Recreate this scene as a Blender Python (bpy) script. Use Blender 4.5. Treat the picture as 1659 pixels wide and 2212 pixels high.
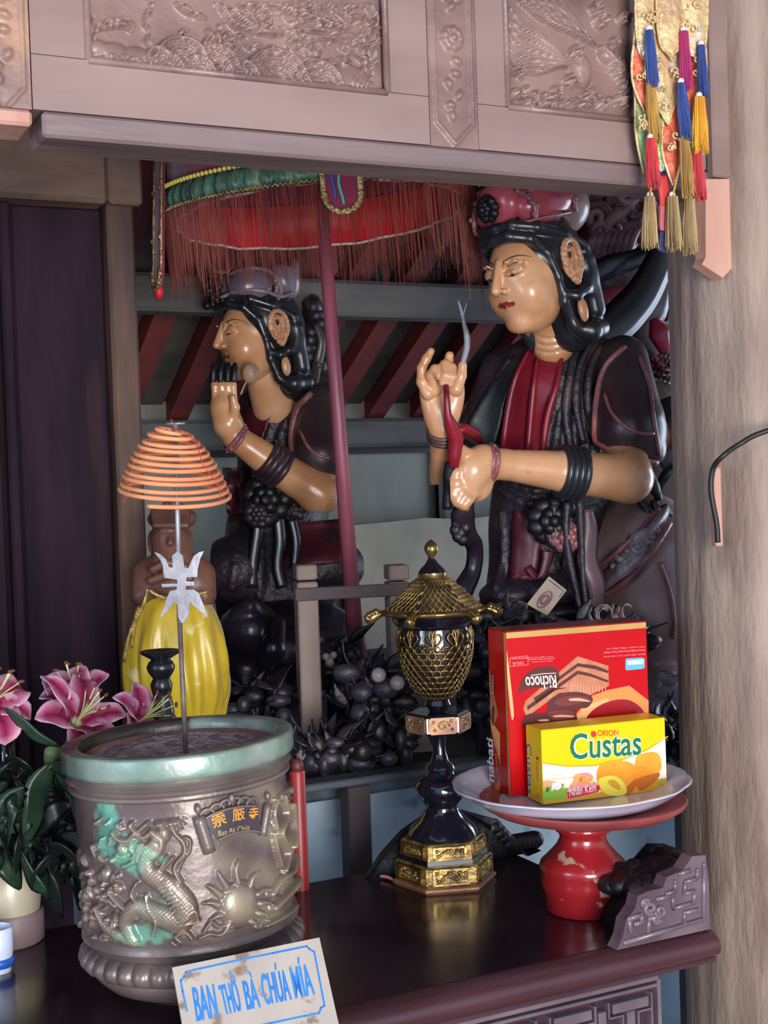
import bpy, bmesh, math, random
import numpy as np
from mathutils import Matrix, Vector, Euler
for o in list(bpy.data.objects): bpy.data.objects.remove(o)
random.seed(7); RNG=np.random.RandomState(7)
SC=bpy.context.scene; COL=SC.collection
# ---------------- camera ----------------
FPX=2900.0; CX,CY=829.5,1106.0; CAM=Vector((0,0,1.65))
PITCH=math.atan2(62,FPX); ROLL=math.radians(2.0)
_f=Vector((0,math.cos(PITCH),-math.sin(PITCH))); _u=Vector((0,math.sin(PITCH),math.cos(PITCH))); _r=Vector((1,0,0))
RI=_r*math.cos(ROLL)-_u*math.sin(ROLL); UI=_r*math.sin(ROLL)+_u*math.cos(ROLL)
cd=bpy.data.cameras.new('camera'); cam=bpy.data.objects.new('camera',cd); COL.objects.link(cam)
cd.sensor_fit='VERTICAL'; cd.sensor_height=24; cd.lens=24*FPX/2212; cd.clip_start=.05
m=Matrix.Identity(4)
for i in range(3): m[i][0]=RI[i]; m[i][1]=UI[i]; m[i][2]=-_f[i]; m[i][3]=CAM[i]
cam.matrix_world=m; SC.camera=cam
# ---------------- light, world, exposure ----------------
w=bpy.data.worlds.new('world'); SC.world=w; w.use_nodes=True
w.node_tree.nodes['Background'].inputs[0].default_value=(.62,.74,1.0,1)
w.node_tree.nodes['Background'].inputs[1].default_value=.6
def area(name,loc,tgt,sx,sy,power,col):
    l=bpy.data.lights.new(name,'AREA'); l.shape='RECTANGLE'; l.size=sx; l.size_y=sy; l.energy=power; l.color=col
    o=bpy.data.objects.new(name,l); COL.objects.link(o); o.location=loc
    o.rotation_euler=(Vector(tgt)-Vector(loc)).to_track_quat('-Z','Y').to_euler()
area('daylight_doorway',(1.0,-2.0,1.35),(0.2,2.4,1.5),1.5,2.0,150,(1.0,.97,.95))
area('daylight_side_door',(-3.2,-1.2,2.0),(0,2.4,1.4),1.2,1.6,38,(.62,.75,1.0))
area('back_fill_light',(3.0,4.3,1.6),(-.6,4.2,1.9),1.3,1.8,42,(.72,.84,1.0))  # fill light added to brighten the rafters and back wall
vs=SC.view_settings; vs.view_transform='Standard'; vs.look='None'; vs.gamma=1; vs.use_curve_mapping=False; vs.exposure=0.55
# ---------------- helpers ----------------
def raydir(px,py): return (_f*FPX+RI*(px-CX)+UI*(CY-py))
def at(px,py,Y):
    d=raydir(px,py); return CAM+d*(Y/d.y)
def atz(px,py,z):
    d=raydir(px,py); return CAM+d*((z-CAM.z)/d.z)
UA=math.atan2(.441,.897); UV=Vector((math.cos(UA),math.sin(UA),0)); VV=Vector((-math.sin(UA),math.cos(UA),0)); ZV=Vector((0,0,1))
OO=Vector((.47,2.1,0))
def room(s,t,z): return OO+UV*s+VV*t+ZV*z
def onplane(px,py,p0,n):
    d=raydir(px,py); return CAM+d*((p0-CAM).dot(n)/d.dot(n))
def front(px,py,t):   # pixel -> (s,z) on the plane at depth t of the room
    p=onplane(px,py,room(0,t,0),VV); return ((p-OO).dot(UV),p.z)
def lin(c):
    return tuple(((x/255)/12.92 if x/255<=.04045 else ((x/255+.055)/1.055)**2.4) for x in c)
MATS={}
def mat(name,c1,c2=None,scale=8,rough=.6,metal=0,bump=0,bscale=None,spec=.5,coat=0,vcol=False,stretch=(1,1,1),c3=None,c3t=(.6,.7),c3s=None,detail=5,alpha=1,emit=None,trans=0,sheen=0,rvar=0,thr=(.35,.65)):
    if name in MATS: return MATS[name]
    m=bpy.data.materials.new(name); m.use_nodes=True; nt=m.node_tree; N=nt.nodes; L=nt.links
    b=N['Principled BSDF']; b.inputs['Roughness'].default_value=rough; b.inputs['Metallic'].default_value=metal
    b.inputs['Specular IOR Level'].default_value=spec; b.inputs['Coat Weight'].default_value=coat; b.inputs['Coat Roughness'].default_value=.15
    b.inputs['Alpha'].default_value=alpha; b.inputs['Transmission Weight'].default_value=trans
    if sheen: b.inputs['Sheen Weight'].default_value=sheen
    if emit: b.inputs['Emission Color'].default_value=(*lin(emit[0]),1); b.inputs['Emission Strength'].default_value=emit[1]
    tc=N.new('ShaderNodeTexCoord'); mp=N.new('ShaderNodeMapping'); mp.inputs['Scale'].default_value=stretch
    L.new(tc.outputs['Object'],mp.inputs[0])
    def noise(s,d=detail):
        n=N.new('ShaderNodeTexNoise'); n.inputs['Scale'].default_value=s; n.inputs['Detail'].default_value=d; L.new(mp.outputs[0],n.inputs['Vector']); return n
    if vcol:
        a=N.new('ShaderNodeAttribute'); a.attribute_name='Col'; base=a.outputs['Color']
    else:
        r=N.new('ShaderNodeRGB'); r.outputs[0].default_value=(*lin(c1),1); base=r.outputs[0]
    def mix(f,A,B,mode='MIX'):
        x=N.new('ShaderNodeMix'); x.data_type='RGBA'; x.blend_type=mode
        if isinstance(f,float): x.inputs[0].default_value=f
        else: L.new(f,x.inputs[0])
        L.new(A,x.inputs[6]); 
        if hasattr(B,'is_linked'): L.new(B,x.inputs[7])
        else: x.inputs[7].default_value=(*B,1)
        return x.outputs[2]
    def ramp(src,lo,hi):
        q=N.new('ShaderNodeMapRange'); q.inputs[1].default_value=lo; q.inputs[2].default_value=hi; L.new(src,q.inputs[0]); return q.outputs[0]
    if c2:
        n=noise(scale)
        f=ramp(n.outputs[0],*thr)
        base=mix(f,base,lin(c2),'MULTIPLY' if vcol else 'MIX')
    if c3:
        n3=noise(c3s or scale*.5); base=mix(ramp(n3.outputs[0],*c3t),base,lin(c3))
    L.new(base,b.inputs['Base Color'])
    if bump:
        nb=noise(bscale or scale*3,6); bp=N.new('ShaderNodeBump'); bp.inputs['Strength'].default_value=bump; bp.inputs['Distance'].default_value=.01
        L.new(nb.outputs[0],bp.inputs['Height']); L.new(bp.outputs[0],b.inputs['Normal'])
    if rvar:
        nr=noise(scale*1.7); q=N.new('ShaderNodeMapRange'); q.inputs[1].default_value=.3; q.inputs[2].default_value=.7
        q.inputs[3].default_value=max(.03,rough-rvar); q.inputs[4].default_value=min(1,rough+rvar); L.new(nr.outputs[0],q.inputs[0]); L.new(q.outputs[0],b.inputs['Roughness'])
    MATS[name]=m; return m
WM={}
def thing(name,label,cat,loc,rotz=0,group=None,M=None):
    o=bpy.data.objects.new(name,None); o.empty_display_size=.05; COL.objects.link(o)
    if M is None: M=Matrix.Translation(Vector(loc))@Matrix.Rotation(rotz,4,'Z')
    o.matrix_basis=M; WM[o]=M; o['label']=label; o['category']=cat
    if group: o['group']=group
    return o
def tag(o,label=None,cat=None,group=None,kind=None):
    for k,v in (('label',label),('category',cat),('group',group),('kind',kind)):
        if v: o[k]=v
    return o
class G:
    def __init__(s): s.V=[]; s.F=[]; s.I=[]; s.C=[]; s.n=0
    def add(s,vf,mi=0,M=None,col=None):
        V,F=vf[0],vf[1]; V=np.asarray(V,dtype=np.float64).reshape(-1,3)
        if M is not None:
            A=np.array(M); V=V@A[:3,:3].T+A[:3,3]
        s.V.append(V)
        if isinstance(F,np.ndarray): fl=[F+s.n]
        else: fl=[tuple(i+s.n for i in f) for f in F]
        s.F.append((isinstance(F,np.ndarray),fl,mi))
        c=np.ones((len(V),3)) if col is None else (np.tile(np.array(col,float),(len(V),1)) if np.ndim(col)==1 else np.asarray(col,float))
        s.C.append(c); s.n+=len(V); return s
    def build(s,name,mats,parent=None,smooth=True,usecol=False,angle=None):
        if not isinstance(mats,(list,tuple)): mats=[mats]
        V=np.concatenate(s.V)
        root=parent
        if parent is not None:
            Mi=WM[parent].inverted(); A=np.array(Mi); V=V@A[:3,:3].T+A[:3,3]
        me=bpy.data.meshes.new(name)
        starts=[];tot=[];loops=[];mis=[]
        for isn,fl,mi in s.F:
            if isn:
                a=fl[0]; k=a.shape[1]; loops.append(a.ravel()); tot.append(np.full(len(a),k)); mis.append(np.full(len(a),mi))
            else:
                if not fl: continue
                loops.append(np.fromiter((i for f in fl for i in f),dtype=np.int64)); tot.append(np.array([len(f) for f in fl])); mis.append(np.full(len(fl),mi))
        loops=np.concatenate(loops).astype(np.int32); tot=np.concatenate(tot).astype(np.int32); mis=np.concatenate(mis).astype(np.int32)
        st=np.concatenate([[0],np.cumsum(tot)[:-1]]).astype(np.int32)
        me.vertices.add(len(V)); me.vertices.foreach_set('co',V.astype(np.float32).ravel())
        me.loops.add(len(loops)); me.loops.foreach_set('vertex_index',loops)
        me.polygons.add(len(tot)); me.polygons.foreach_set('loop_start',st); me.polygons.foreach_set('loop_total',tot)
        me.polygons.foreach_set('material_index',mis)
        for m_ in mats: me.materials.append(m_)
        me.update(calc_edges=True); me.validate()
        if usecol and len(me.vertices)==len(V):
            at_=me.color_attributes.new('Col','FLOAT_COLOR','POINT'); c=np.ones((len(V),4),np.float32); c[:,:3]=np.concatenate(s.C); at_.data.foreach_set('color',c.ravel())
        if len(me.polygons)<60000:
            b_=bmesh.new(); b_.from_mesh(me); bmesh.ops.recalc_face_normals(b_,faces=b_.faces); b_.to_mesh(me); b_.free()
        if smooth:
            me.polygons.foreach_set('use_smooth',np.ones(len(me.polygons),bool))
            if angle: me.set_sharp_from_angle(angle=math.radians(angle))
        else: me.polygons.foreach_set('use_smooth',np.zeros(len(me.polygons),bool))
        o=bpy.data.objects.new(name,me); COL.objects.link(o)
        if parent is not None: o.parent=parent; WM[o]=WM[parent]
        else: WM[o]=Matrix.Identity(4)
        return o
def rebase(o,loc):   # move a top-level mesh's origin to its base
    o.data.transform(Matrix.Translation(-Vector(loc))); o.location=loc; WM[o]=Matrix.Translation(Vector(loc)); return o
def dup(o,M,parent=None,**k):   # copy of one object (linked mesh)
    c=o.copy(); COL.objects.link(c); c.parent=parent
    c.matrix_basis=M
    for a,b in k.items(): c[a]=b
    return c
# ---- primitives return (V,F)
def box(x0,x1,y0,y1,z0,z1,bv=0):
    if bv<=0:
        V=[(x,y,z) for x in (x0,x1) for y in (y0,y1) for z in (z0,z1)]
        return V,[(0,1,3,2),(4,6,7,5),(0,4,5,1),(2,3,7,6),(0,2,6,4),(1,5,7,3)]
    P=[]; b=min(bv,(x1-x0)/2.01,(y1-y0)/2.01,(z1-z0)/2.01)
    V=[];idx={}
    for sx in (0,1):
        for sy in (0,1):
            for sz in (0,1):
                c=(x1 if sx else x0,y1 if sy else y0,z1 if sz else z0); d=(-1 if sx else 1,-1 if sy else 1,-1 if sz else 1)
                for ax in range(3):
                    p=list(c)
                    for k in range(3):
                        if k!=ax: p[k]+=d[k]*b
                    idx[(sx,sy,sz,ax)]=len(V); V.append(p)
    F=[]
    def q(l): F.append(tuple(idx[i] for i in l))
    for s in (0,1):
        q([(s,0,0,0),(s,1,0,0),(s,1,1,0),(s,0,1,0)][::1 if s else -1])
        q([(0,s,0,1),(0,s,1,1),(1,s,1,1),(1,s,0,1)][::1 if s else -1])
        q([(0,0,s,2),(1,0,s,2),(1,1,s,2),(0,1,s,2)][::1 if s else -1])
    for a in (0,1):
        for c in (0,1):
            q([(a,c,0,0),(a,c,1,0),(a,c,1,1),(a,c,0,1)]); q([(a,0,c,0),(a,1,c,0),(a,1,c,2),(a,0,c,2)]); q([(0,a,c,1),(1,a,c,1),(1,a,c,2),(0,a,c,2)])
            for e in (0,1): q([(a,c,e,0),(a,c,e,1),(a,c,e,2)])
    return V,F
def cr(P,n=6,closed=False):   # Catmull-Rom resample (any dimension)
    P=np.array([tuple(p) for p in P],float)
    if closed: Q=np.vstack([P[-1],P,P[0],P[1]])
    else: Q=np.vstack([2*P[0]-P[1],P,2*P[-1]-P[-2]])
    out=[]
    for i in range(1,len(Q)-2):
        for k in range(n):
            t=k/n; a,b,c,d=Q[i-1],Q[i],Q[i+1],Q[i+2]
            out.append(.5*((2*b)+(-a+c)*t+(2*a-5*b+4*c-d)*t*t+(-a+3*b-3*c+d)*t**3))
    if not closed: out.append(Q[-2])
    return np.array(out)
def lathe(prof,n=32,arc=None,fn=None):
    P=np.array(prof,float); k=len(P); V=np.zeros((n,k,3))
    th=np.linspace(0,2*math.pi,n,endpoint=False) if arc is None else np.linspace(arc[0],arc[1],n)
    for i,t in enumerate(th):
        r=P[:,0]
        if fn is not None: r=r+fn(t,P[:,1])
        V[i,:,0]=r*math.cos(t); V[i,:,1]=r*math.sin(t); V[i,:,2]=P[:,1]
    i=np.arange(n if arc is None else n-1); j=(i+1)%n
    F=[]
    for q in range(k-1): F.append(np.stack([i*k+q,j*k+q,j*k+q+1,i*k+q+1],1))
    return V.reshape(-1,3),np.concatenate(F)
def tube(path,r,n=8,cap=True,closed=False,flat=1,upv=None):
    P=np.array([tuple(p) for p in path],float); m=len(P); R=np.full(m,r) if np.isscalar(r) else np.interp(np.linspace(0,1,m),np.linspace(0,1,len(r)),r)
    T=np.roll(P,-1,0)-np.roll(P,1,0) if closed else np.gradient(P,axis=0)
    T/=np.linalg.norm(T,axis=1)[:,None]+1e-12
    a=np.array(upv if upv is not None else (0,0,1.0)); 
    if upv is None and abs(T[0]@a)>.9: a=np.array((1.0,0,0))
    V=np.zeros((m,n,3)); th=np.linspace(0,2*math.pi,n,endpoint=False)
    for i in range(m):
        a=a-T[i]*(a@T[i]) if upv is None else np.array(upv)-T[i]*(np.array(upv)@T[i]); a/=np.linalg.norm(a)+1e-12; b=np.cross(T[i],a)
        V[i]=P[i]+R[i]*(np.cos(th)[:,None]*a*flat+np.sin(th)[:,None]*b)
    i=np.arange(m if closed else m-1)[:,None]; j=np.arange(n)[None,:]; i2=(i+1)%m; j2=(j+1)%n
    F=np.stack([i*n+j+0*j2,i*n+j2,i2*n+j2,i2*n+j],-1).reshape(-1,4)
    Fl=[tuple(f) for f in F]
    if cap and not closed: Fl.append(tuple(range(n))[::-1]); Fl.append(tuple(range((m-1)*n,m*n)))
    return V.reshape(-1,3),Fl
def sphere(c,r,n=12,m=8):
    r=(r,r,r) if np.isscalar(r) else r
    V=[(c[0],c[1],c[2]+r[2])]
    for i in range(1,m):
        p=math.pi*i/m
        for j in range(n):
            t=2*math.pi*j/n; V.append((c[0]+r[0]*math.sin(p)*math.cos(t),c[1]+r[1]*math.sin(p)*math.sin(t),c[2]+r[2]*math.cos(p)))
    V.append((c[0],c[1],c[2]-r[2])); F=[]
    for j in range(n):
        F.append((0,1+j,1+(j+1)%n))
        for i in range(m-2): a=1+i*n; F.append((a+j,a+n+j,a+n+(j+1)%n,a+(j+1)%n))
        a=1+(m-2)*n; F.append((a+j,len(V)-1,a+(j+1)%n))
    return V,F
def prism(poly,fn,d0,d1):   # poly 2D, fn(u,v,d)->xyz
    n=len(poly); V=[tuple(fn(p[0],p[1],d0)) for p in poly]+[tuple(fn(p[0],p[1],d1)) for p in poly]
    F=[tuple(range(n))[::-1],tuple(range(n,2*n))]+[(i,(i+1)%n,n+(i+1)%n,n+i) for i in range(n)]
    return V,F
def ribbon(path,width,wdir,thick=.003,n=None,wave=0):   # strip along path; wdir: vector(s) across
    P=np.array([tuple(p) for p in path],float); m=len(P)
    W=np.interp(np.linspace(0,1,m),np.linspace(0,1,len(width)),width) if not np.isscalar(width) else np.full(m,width)
    D=np.array([tuple(d) for d in wdir],float) if np.ndim(wdir)==2 or (isinstance(wdir,list)) else np.tile(np.array(tuple(wdir),float),(m,1))
    if len(D)!=m: D=np.stack([np.interp(np.linspace(0,1,m),np.linspace(0,1,len(D)),D[:,k]) for k in range(3)],1)
    T=np.gradient(P,axis=0); D=D-T*((D*T).sum(1)/((T*T).sum(1)+1e-12))[:,None]; D/=np.linalg.norm(D,axis=1)[:,None]+1e-12
    Nn=np.cross(T,D); Nn/=np.linalg.norm(Nn,axis=1)[:,None]+1e-12
    prof=[(-.5,0),(-.25,.5),(.25,.5),(.5,0),(.25,-.5),(-.25,-.5)]
    V=np.zeros((m,6,3))
    for j,(a,b) in enumerate(prof): V[:,j]=P+D*(a*W)[:,None]+Nn*(b*thick+ (wave*abs(a) if wave else 0))
    i=np.arange(m-1)[:,None]; j=np.arange(6)[None,:]; j2=(j+1)%6
    F=[tuple(f) for f in np.stack([i*6+j,i*6+j2,(i+1)*6+j2,(i+1)*6+j],-1).reshape(-1,4)]
    F+= [tuple(range(6))[::-1],tuple(range((m-1)*6,m*6))]
    return V.reshape(-1,3),F
_txt={}
def text(s,w,h,offset=0,shear=0):   # text fitted to w x h, lower left at 0,0 -> V(2D),F
    k=(s,offset,shear)
    if k not in _txt:
        c=bpy.data.curves.new('t','FONT'); c.body=s; c.size=1; c.offset=offset; c.shear=shear; c.resolution_u=3; c.fill_mode='FRONT'
        o=bpy.data.objects.new('t',c); COL.objects.link(o); dg=bpy.context.evaluated_depsgraph_get(); dg.update()
        me=bpy.data.meshes.new_from_object(o.evaluated_get(dg)); V=np.array([v.co[:] for v in me.vertices]); F=[tuple(p.vertices) for p in me.polygons]
        bpy.data.objects.remove(o); bpy.data.curves.remove(c); bpy.data.meshes.remove(me); _txt[k]=(V,F)
    V,F=_txt[k]; V=V.copy(); lo=V.min(0); hi=V.max(0)
    V[:,0]=(V[:,0]-lo[0])/(hi[0]-lo[0])*w; V[:,1]=(V[:,1]-lo[1])/(hi[1]-lo[1])*h
    return V[:,:2],F
# ---- signed distance sculpting
class SDF:
    def __init__(s,lo,hi,h):
        s.lo=np.array(tuple(lo),float); s.h=h; s.n=np.ceil((np.array(tuple(hi))-s.lo)/h).astype(int)+1
        ax=[(s.lo[i]+h*np.arange(s.n[i])).astype(np.float32) for i in range(3)]
        s.X=ax[0][:,None,None]; s.Y=ax[1][None,:,None]; s.Z=ax[2][None,None,:]
        s.D=np.full(tuple(s.n),1.0,np.float32)
    def _sub(s,lo,hi):
        a=np.clip(((np.array(lo)-s.lo)/s.h).astype(int),0,s.n-1); b=np.clip(((np.array(hi)-s.lo)/s.h).astype(int)+2,0,s.n)
        if (b<=a).any(): return None
        sl=tuple(slice(a[i],b[i]) for i in range(3)); return sl,s.X[sl[0]],s.Y[:,sl[1]],s.Z[:,:,sl[2]]
    def _put(s,sl,d,k,op):
        A=s.D[sl]
        if op=='+':
            if k>0:
                h=np.clip(.5+.5*(A-d)/k,0,1); s.D[sl]=A*(1-h)+d*h-k*h*(1-h)
            else: s.D[sl]=np.minimum(A,d)
        else:
            if k>0:
                h=np.clip(.5-.5*(A+d)/k,0,1); s.D[sl]=A*(1-h)-d*h+k*h*(1-h)
            else: s.D[sl]=np.maximum(A,-d)
    def ell(s,c,r,R=None,k=.01,op='+'):
        c=tuple(c); r=(r,)*3 if np.isscalar(r) else r; mr=max(r)+k+.02
        q=s._sub([c[i]-mr for i in range(3)],[c[i]+mr for i in range(3)])
        if q is None: return s
        sl,X,Y,Z=q; x=X-c[0]; y=Y-c[1]; z=Z-c[2]
        if R is not None:
            R=np.array(R)[:3,:3]; x,y,z=(x*R[0,0]+y*R[1,0]+z*R[2,0],x*R[0,1]+y*R[1,1]+z*R[2,1],x*R[0,2]+y*R[1,2]+z*R[2,2])
        k0=np.sqrt((x/r[0])**2+(y/r[1])**2+(z/r[2])**2); k1=np.sqrt((x/r[0]**2)**2+(y/r[1]**2)**2+(z/r[2]**2)**2)+1e-9
        s._put(sl,(k0*(k0-1)/k1).astype(np.float32),k,op); return s
    def cap(s,a,b,ra,rb=None,k=.01,op='+'):
        rb=ra if rb is None else rb; a=np.array(tuple(a),float); b=np.array(tuple(b),float); mr=max(ra,rb)+k+.02
        q=s._sub(np.minimum(a,b)-mr,np.maximum(a,b)+mr)
        if q is None: return s
        sl,X,Y,Z=q; d=b-a; L=d@d+1e-12
        t=np.clip(((X-a[0])*d[0]+(Y-a[1])*d[1]+(Z-a[2])*d[2])/L,0,1)
        D=np.sqrt((X-a[0]-t*d[0])**2+(Y-a[1]-t*d[1])**2+(Z-a[2]-t*d[2])**2)-(ra+(rb-ra)*t)
        s._put(sl,D.astype(np.float32),k,op); return s
    def path(s,P,r,k=.01,op='+'):
        R=np.full(len(P),r) if np.isscalar(r) else np.interp(np.linspace(0,1,len(P)),np.linspace(0,1,len(r)),r)
        for i in range(len(P)-1): s.cap(P[i],P[i+1],R[i],R[i+1],k,op)
        return s
    def box(s,c,hs,R=None,rd=.005,k=.01,op='+'):
        c=tuple(c); mr=math.sqrt(sum(x*x for x in hs))+k+.02; q=s._sub([c[i]-mr for i in range(3)],[c[i]+mr for i in range(3)])
        if q is None: return s
        sl,X,Y,Z=q; x=X-c[0]; y=Y-c[1]; z=Z-c[2]
        if R is not None:
            R=np.array(R)[:3,:3]; x,y,z=(x*R[0,0]+y*R[1,0]+z*R[2,0],x*R[0,1]+y*R[1,1]+z*R[2,1],x*R[0,2]+y*R[1,2]+z*R[2,2])
        a=np.abs(x)-hs[0]+rd; b=np.abs(y)-hs[1]+rd; e=np.abs(z)-hs[2]+rd
        D=np.sqrt(np.maximum(a,0)**2+np.maximum(b,0)**2+np.maximum(e,0)**2)+np.minimum(np.maximum(np.maximum(a,b),e),0)-rd
        s._put(sl,D.astype(np.float32)+0*s.D[sl],k,op); return s
    def mesh(s):
        D=s.D; D[0]=D[-1]=1; D[:,0]=1; D[:,-1]=1; D[:,:,0]=1; D[:,:,-1]=1
        I=D<0; nx,ny,nz=D.shape
        c=np.zeros((nx-1,ny-1,nz-1),np.int8)
        for i in (0,1):
            for j in (0,1):
                for k in (0,1): c+=I[i:nx-1+i,j:ny-1+j,k:nz-1+k]
        act=(c>0)&(c<8); ci=np.argwhere(act); ids=np.full(act.shape,-1,np.int64); ids[act]=np.arange(len(ci))
        S=np.zeros((len(ci),3)); cnt=np.zeros(len(ci)); x,y,z=ci.T
        cs=[(0,0,0),(1,0,0),(0,1,0),(1,1,0),(0,0,1),(1,0,1),(0,1,1),(1,1,1)]
        dv=[D[x+a,y+b,z+e] for a,b,e in cs]
        for p in range(8):
            for q in range(p+1,8):
                df=[cs[q][i]-cs[p][i] for i in range(3)]
                if sum(abs(t) for t in df)!=1: continue
                m_=(dv[p]<0)!=(dv[q]<0); t=dv[p]/(dv[p]-dv[q]+1e-20)
                for i in range(3): S[:,i]+=np.where(m_,cs[p][i]+df[i]*t,0)
                cnt+=m_
        V=(ci+S/cnt[:,None])*s.h+s.lo
        F=[]
        for ax in range(3):
            sl0=[slice(None)]*3; sl1=[slice(None)]*3; sl0[ax]=slice(0,-1); sl1[ax]=slice(1,None)
            A=I[tuple(sl0)]; B=I[tuple(sl1)]; e=np.argwhere(A!=B)
            o=[i for i in range(3) if i!=ax]; e=e[(e[:,o[0]]>0)&(e[:,o[1]]>0)&(e[:,o[0]]<act.shape[o[0]])&(e[:,o[1]]<act.shape[o[1]])]
            if len(e)==0: continue
            def g(d0,d1):
                q=e.copy(); q[:,o[0]]-=d0; q[:,o[1]]-=d1; return ids[q[:,0],q[:,1],q[:,2]]
            Q=np.stack([g(1,1),g(0,1),g(0,0),g(1,0)],1); ins=I[e[:,0],e[:,1],e[:,2]]
            if ax==1: ins=~ins
            Q[~ins]=Q[~ins][:,::-1]; F.append(Q)
        return V,np.concatenate(F)
# ---- carved relief as a height field
class Relief:
    def __init__(s,x0,x1,z0,z1,res): 
        s.x=np.arange(x0,x1+res/2,res); s.z=np.arange(z0,z1+res/2,res); s.res=res; s.H=np.zeros((len(s.x),len(s.z)))
    def stroke(s,P,w,h,prof='r',n=5,op='max'):
        P=cr(P,n) if n>1 and len(P)>2 else np.array(P,float); m=len(P)
        Wd=np.full(m,w) if np.isscalar(w) else np.interp(np.linspace(0,1,m),np.linspace(0,1,len(w)),w)
        for i in range(m-1):
            a,b=P[i],P[i+1]; ww=max(Wd[i],Wd[i+1])
            i0=np.searchsorted(s.x,min(a[0],b[0])-ww); i1=np.searchsorted(s.x,max(a[0],b[0])+ww)
            j0=np.searchsorted(s.z,min(a[1],b[1])-ww); j1=np.searchsorted(s.z,max(a[1],b[1])+ww)
            if i1<=i0 or j1<=j0: continue
            X=s.x[i0:i1,None]; Z=s.z[None,j0:j1]; d=b-a; L=d@d+1e-12
            t=np.clip(((X-a[0])*d[0]+(Z-a[1])*d[1])/L,0,1); D=np.sqrt((X-a[0]-t*d[0])**2+(Z-a[1]-t*d[1])**2)
            wd=Wd[i]+(Wd[i+1]-Wd[i])*t; q=np.clip(1-(D/(wd+1e-9))**2,0,1)
            v=h*(np.sqrt(q) if prof=='r' else np.clip(q*4,0,1))
            A=s.H[i0:i1,j0:j1]
            if op=='max': s.H[i0:i1,j0:j1]=np.maximum(A,v)
            elif op=='sub': s.H[i0:i1,j0:j1]=np.where(v>0,A-v*.5,A)
            else: s.H[i0:i1,j0:j1]=A+v
        return s
    def spiral(s,c,r,turns,w,h,a0=0,dir=1):
        P=[(c[0]+r*(1-k/24*.85)*math.cos(a0+dir*turns*2*math.pi*k/24),c[1]+r*(1-k/24*.85)*math.sin(a0+dir*turns*2*math.pi*k/24)) for k in range(25)]
        return s.stroke(P,[w,w*.7],h,n=1)
    def disc(s,c,rx,rz,h,prof='dome',rot=0):
        X=s.x[:,None]-c[0]; Z=s.z[None,:]-c[1]; ca,sa=math.cos(rot),math.sin(rot)
        d=((X*ca+Z*sa)/rx)**2+((-X*sa+Z*ca)/rz)**2
        v=h*np.sqrt(np.clip(1-d,0,1)) if prof=='dome' else h*np.clip((1-d)*5,0,1)
        s.H=np.maximum(s.H,v); return s
    def arcs(s,c,r,a0,a1,k,h,w=None):   # concentric wave arcs
        w=w or r/k*.42
        for q in range(k):
            rr=r*(1-q/k*.9); P=[(c[0]+rr*math.cos(a0+(a1-a0)*i/10),c[1]+rr*math.sin(a0+(a1-a0)*i/10)) for i in range(11)]
            s.stroke(P,w,h*(1-.25*(q%2)),n=1)
        return s
    def grid(s,fn,margin_drop=0):
        nx,nz=s.H.shape; X,Z=np.meshgrid(s.x,s.z,indexing='ij'); V=fn(X,Z,s.H)
        i=np.arange(nx-1)[:,None]; j=np.arange(nz-1)[None,:]; F=np.stack([i*nz+j,(i+1)*nz+j,(i+1)*nz+j+1,i*nz+j+1],-1).reshape(-1,4)
        return V.reshape(-1,3),F
def basis(o,x,y,z):
    m=Matrix.Identity(4)
    for i in range(3): m[i][0]=x[i]; m[i][1]=y[i]; m[i][2]=z[i]; m[i][3]=o[i]
    return m
ROOM=basis(OO,UV,VV,ZV)   # local x=s, y=t, z=z
def frustum(loc,r=.03): return Matrix.Translation(loc)
# ================= materials of the building =================
WOOD=mat('beam_wood',(150,126,119),(132,109,104),scale=4,rough=.55,bump=.12,stretch=(.6,2,2),c3=(172,148,138),c3t=(.58,.8),spec=.4)
WOODL=mat('relief_wood',(148,120,112),(110,86,84),scale=9,rough=.36,bump=.2,bscale=60,c3=(190,150,122),c3t=(.6,.74),spec=.5)
PILW=mat('pillar_wood',(166,146,132),(142,122,110),scale=9,rough=.8,bump=.3,bscale=50,stretch=(2,2,.5),c3=(112,92,84),c3t=(.6,.74),c3s=5,detail=8)
DKW=mat('dark_wood',(54,35,48),(33,21,33),scale=4,rough=.8,spec=.2,bump=.25,stretch=(3,3,.5),c3=(86,58,58),c3t=(.62,.8))
LINT=mat('lintel_wood',(130,102,86),(86,66,60),scale=5,rough=.7,bump=.3,stretch=(.6,2,2),c3=(140,104,84),c3t=(.62,.75))
PEACH=mat('fresh_wood',(206,160,140),(186,138,122),scale=4,rough=.7,bump=.15,stretch=(4,4,.5))
RAFT=mat('rafter_wood',(128,52,50),(84,38,44),scale=5,rough=.65,bump=.2,c3=(120,58,44),c3t=(.6,.75))
TILE=mat('roof_board',(92,88,82),(64,60,62),scale=6,rough=.85,bump=.3)
PURL=mat('purlin_wood',(104,102,98),(76,74,76),scale=6,rough=.8,bump=.3,stretch=(.5,2,2))
PLASTER=mat('grey_plaster',(148,150,140),(122,124,118),scale=5,rough=.85,bump=.12,c3=(96,98,96),c3t=(.6,.8),stretch=(1,1,.5))
CREAM=mat('cream_board',(178,170,150),(152,146,132),scale=6,rough=.8,bump=.1)
BLACK=mat('black_frame',(18,17,20),rough=.5)
BLUEP=mat('pale_blue_paint',(164,186,200),(130,154,172),scale=6,rough=.6,bump=.12,c3=(86,112,134),c3t=(.58,.72),c3s=14)
FLOOR=mat('stone_floor',(90,82,78),(70,64,62),scale=4,rough=.7,bump=.2)
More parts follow.
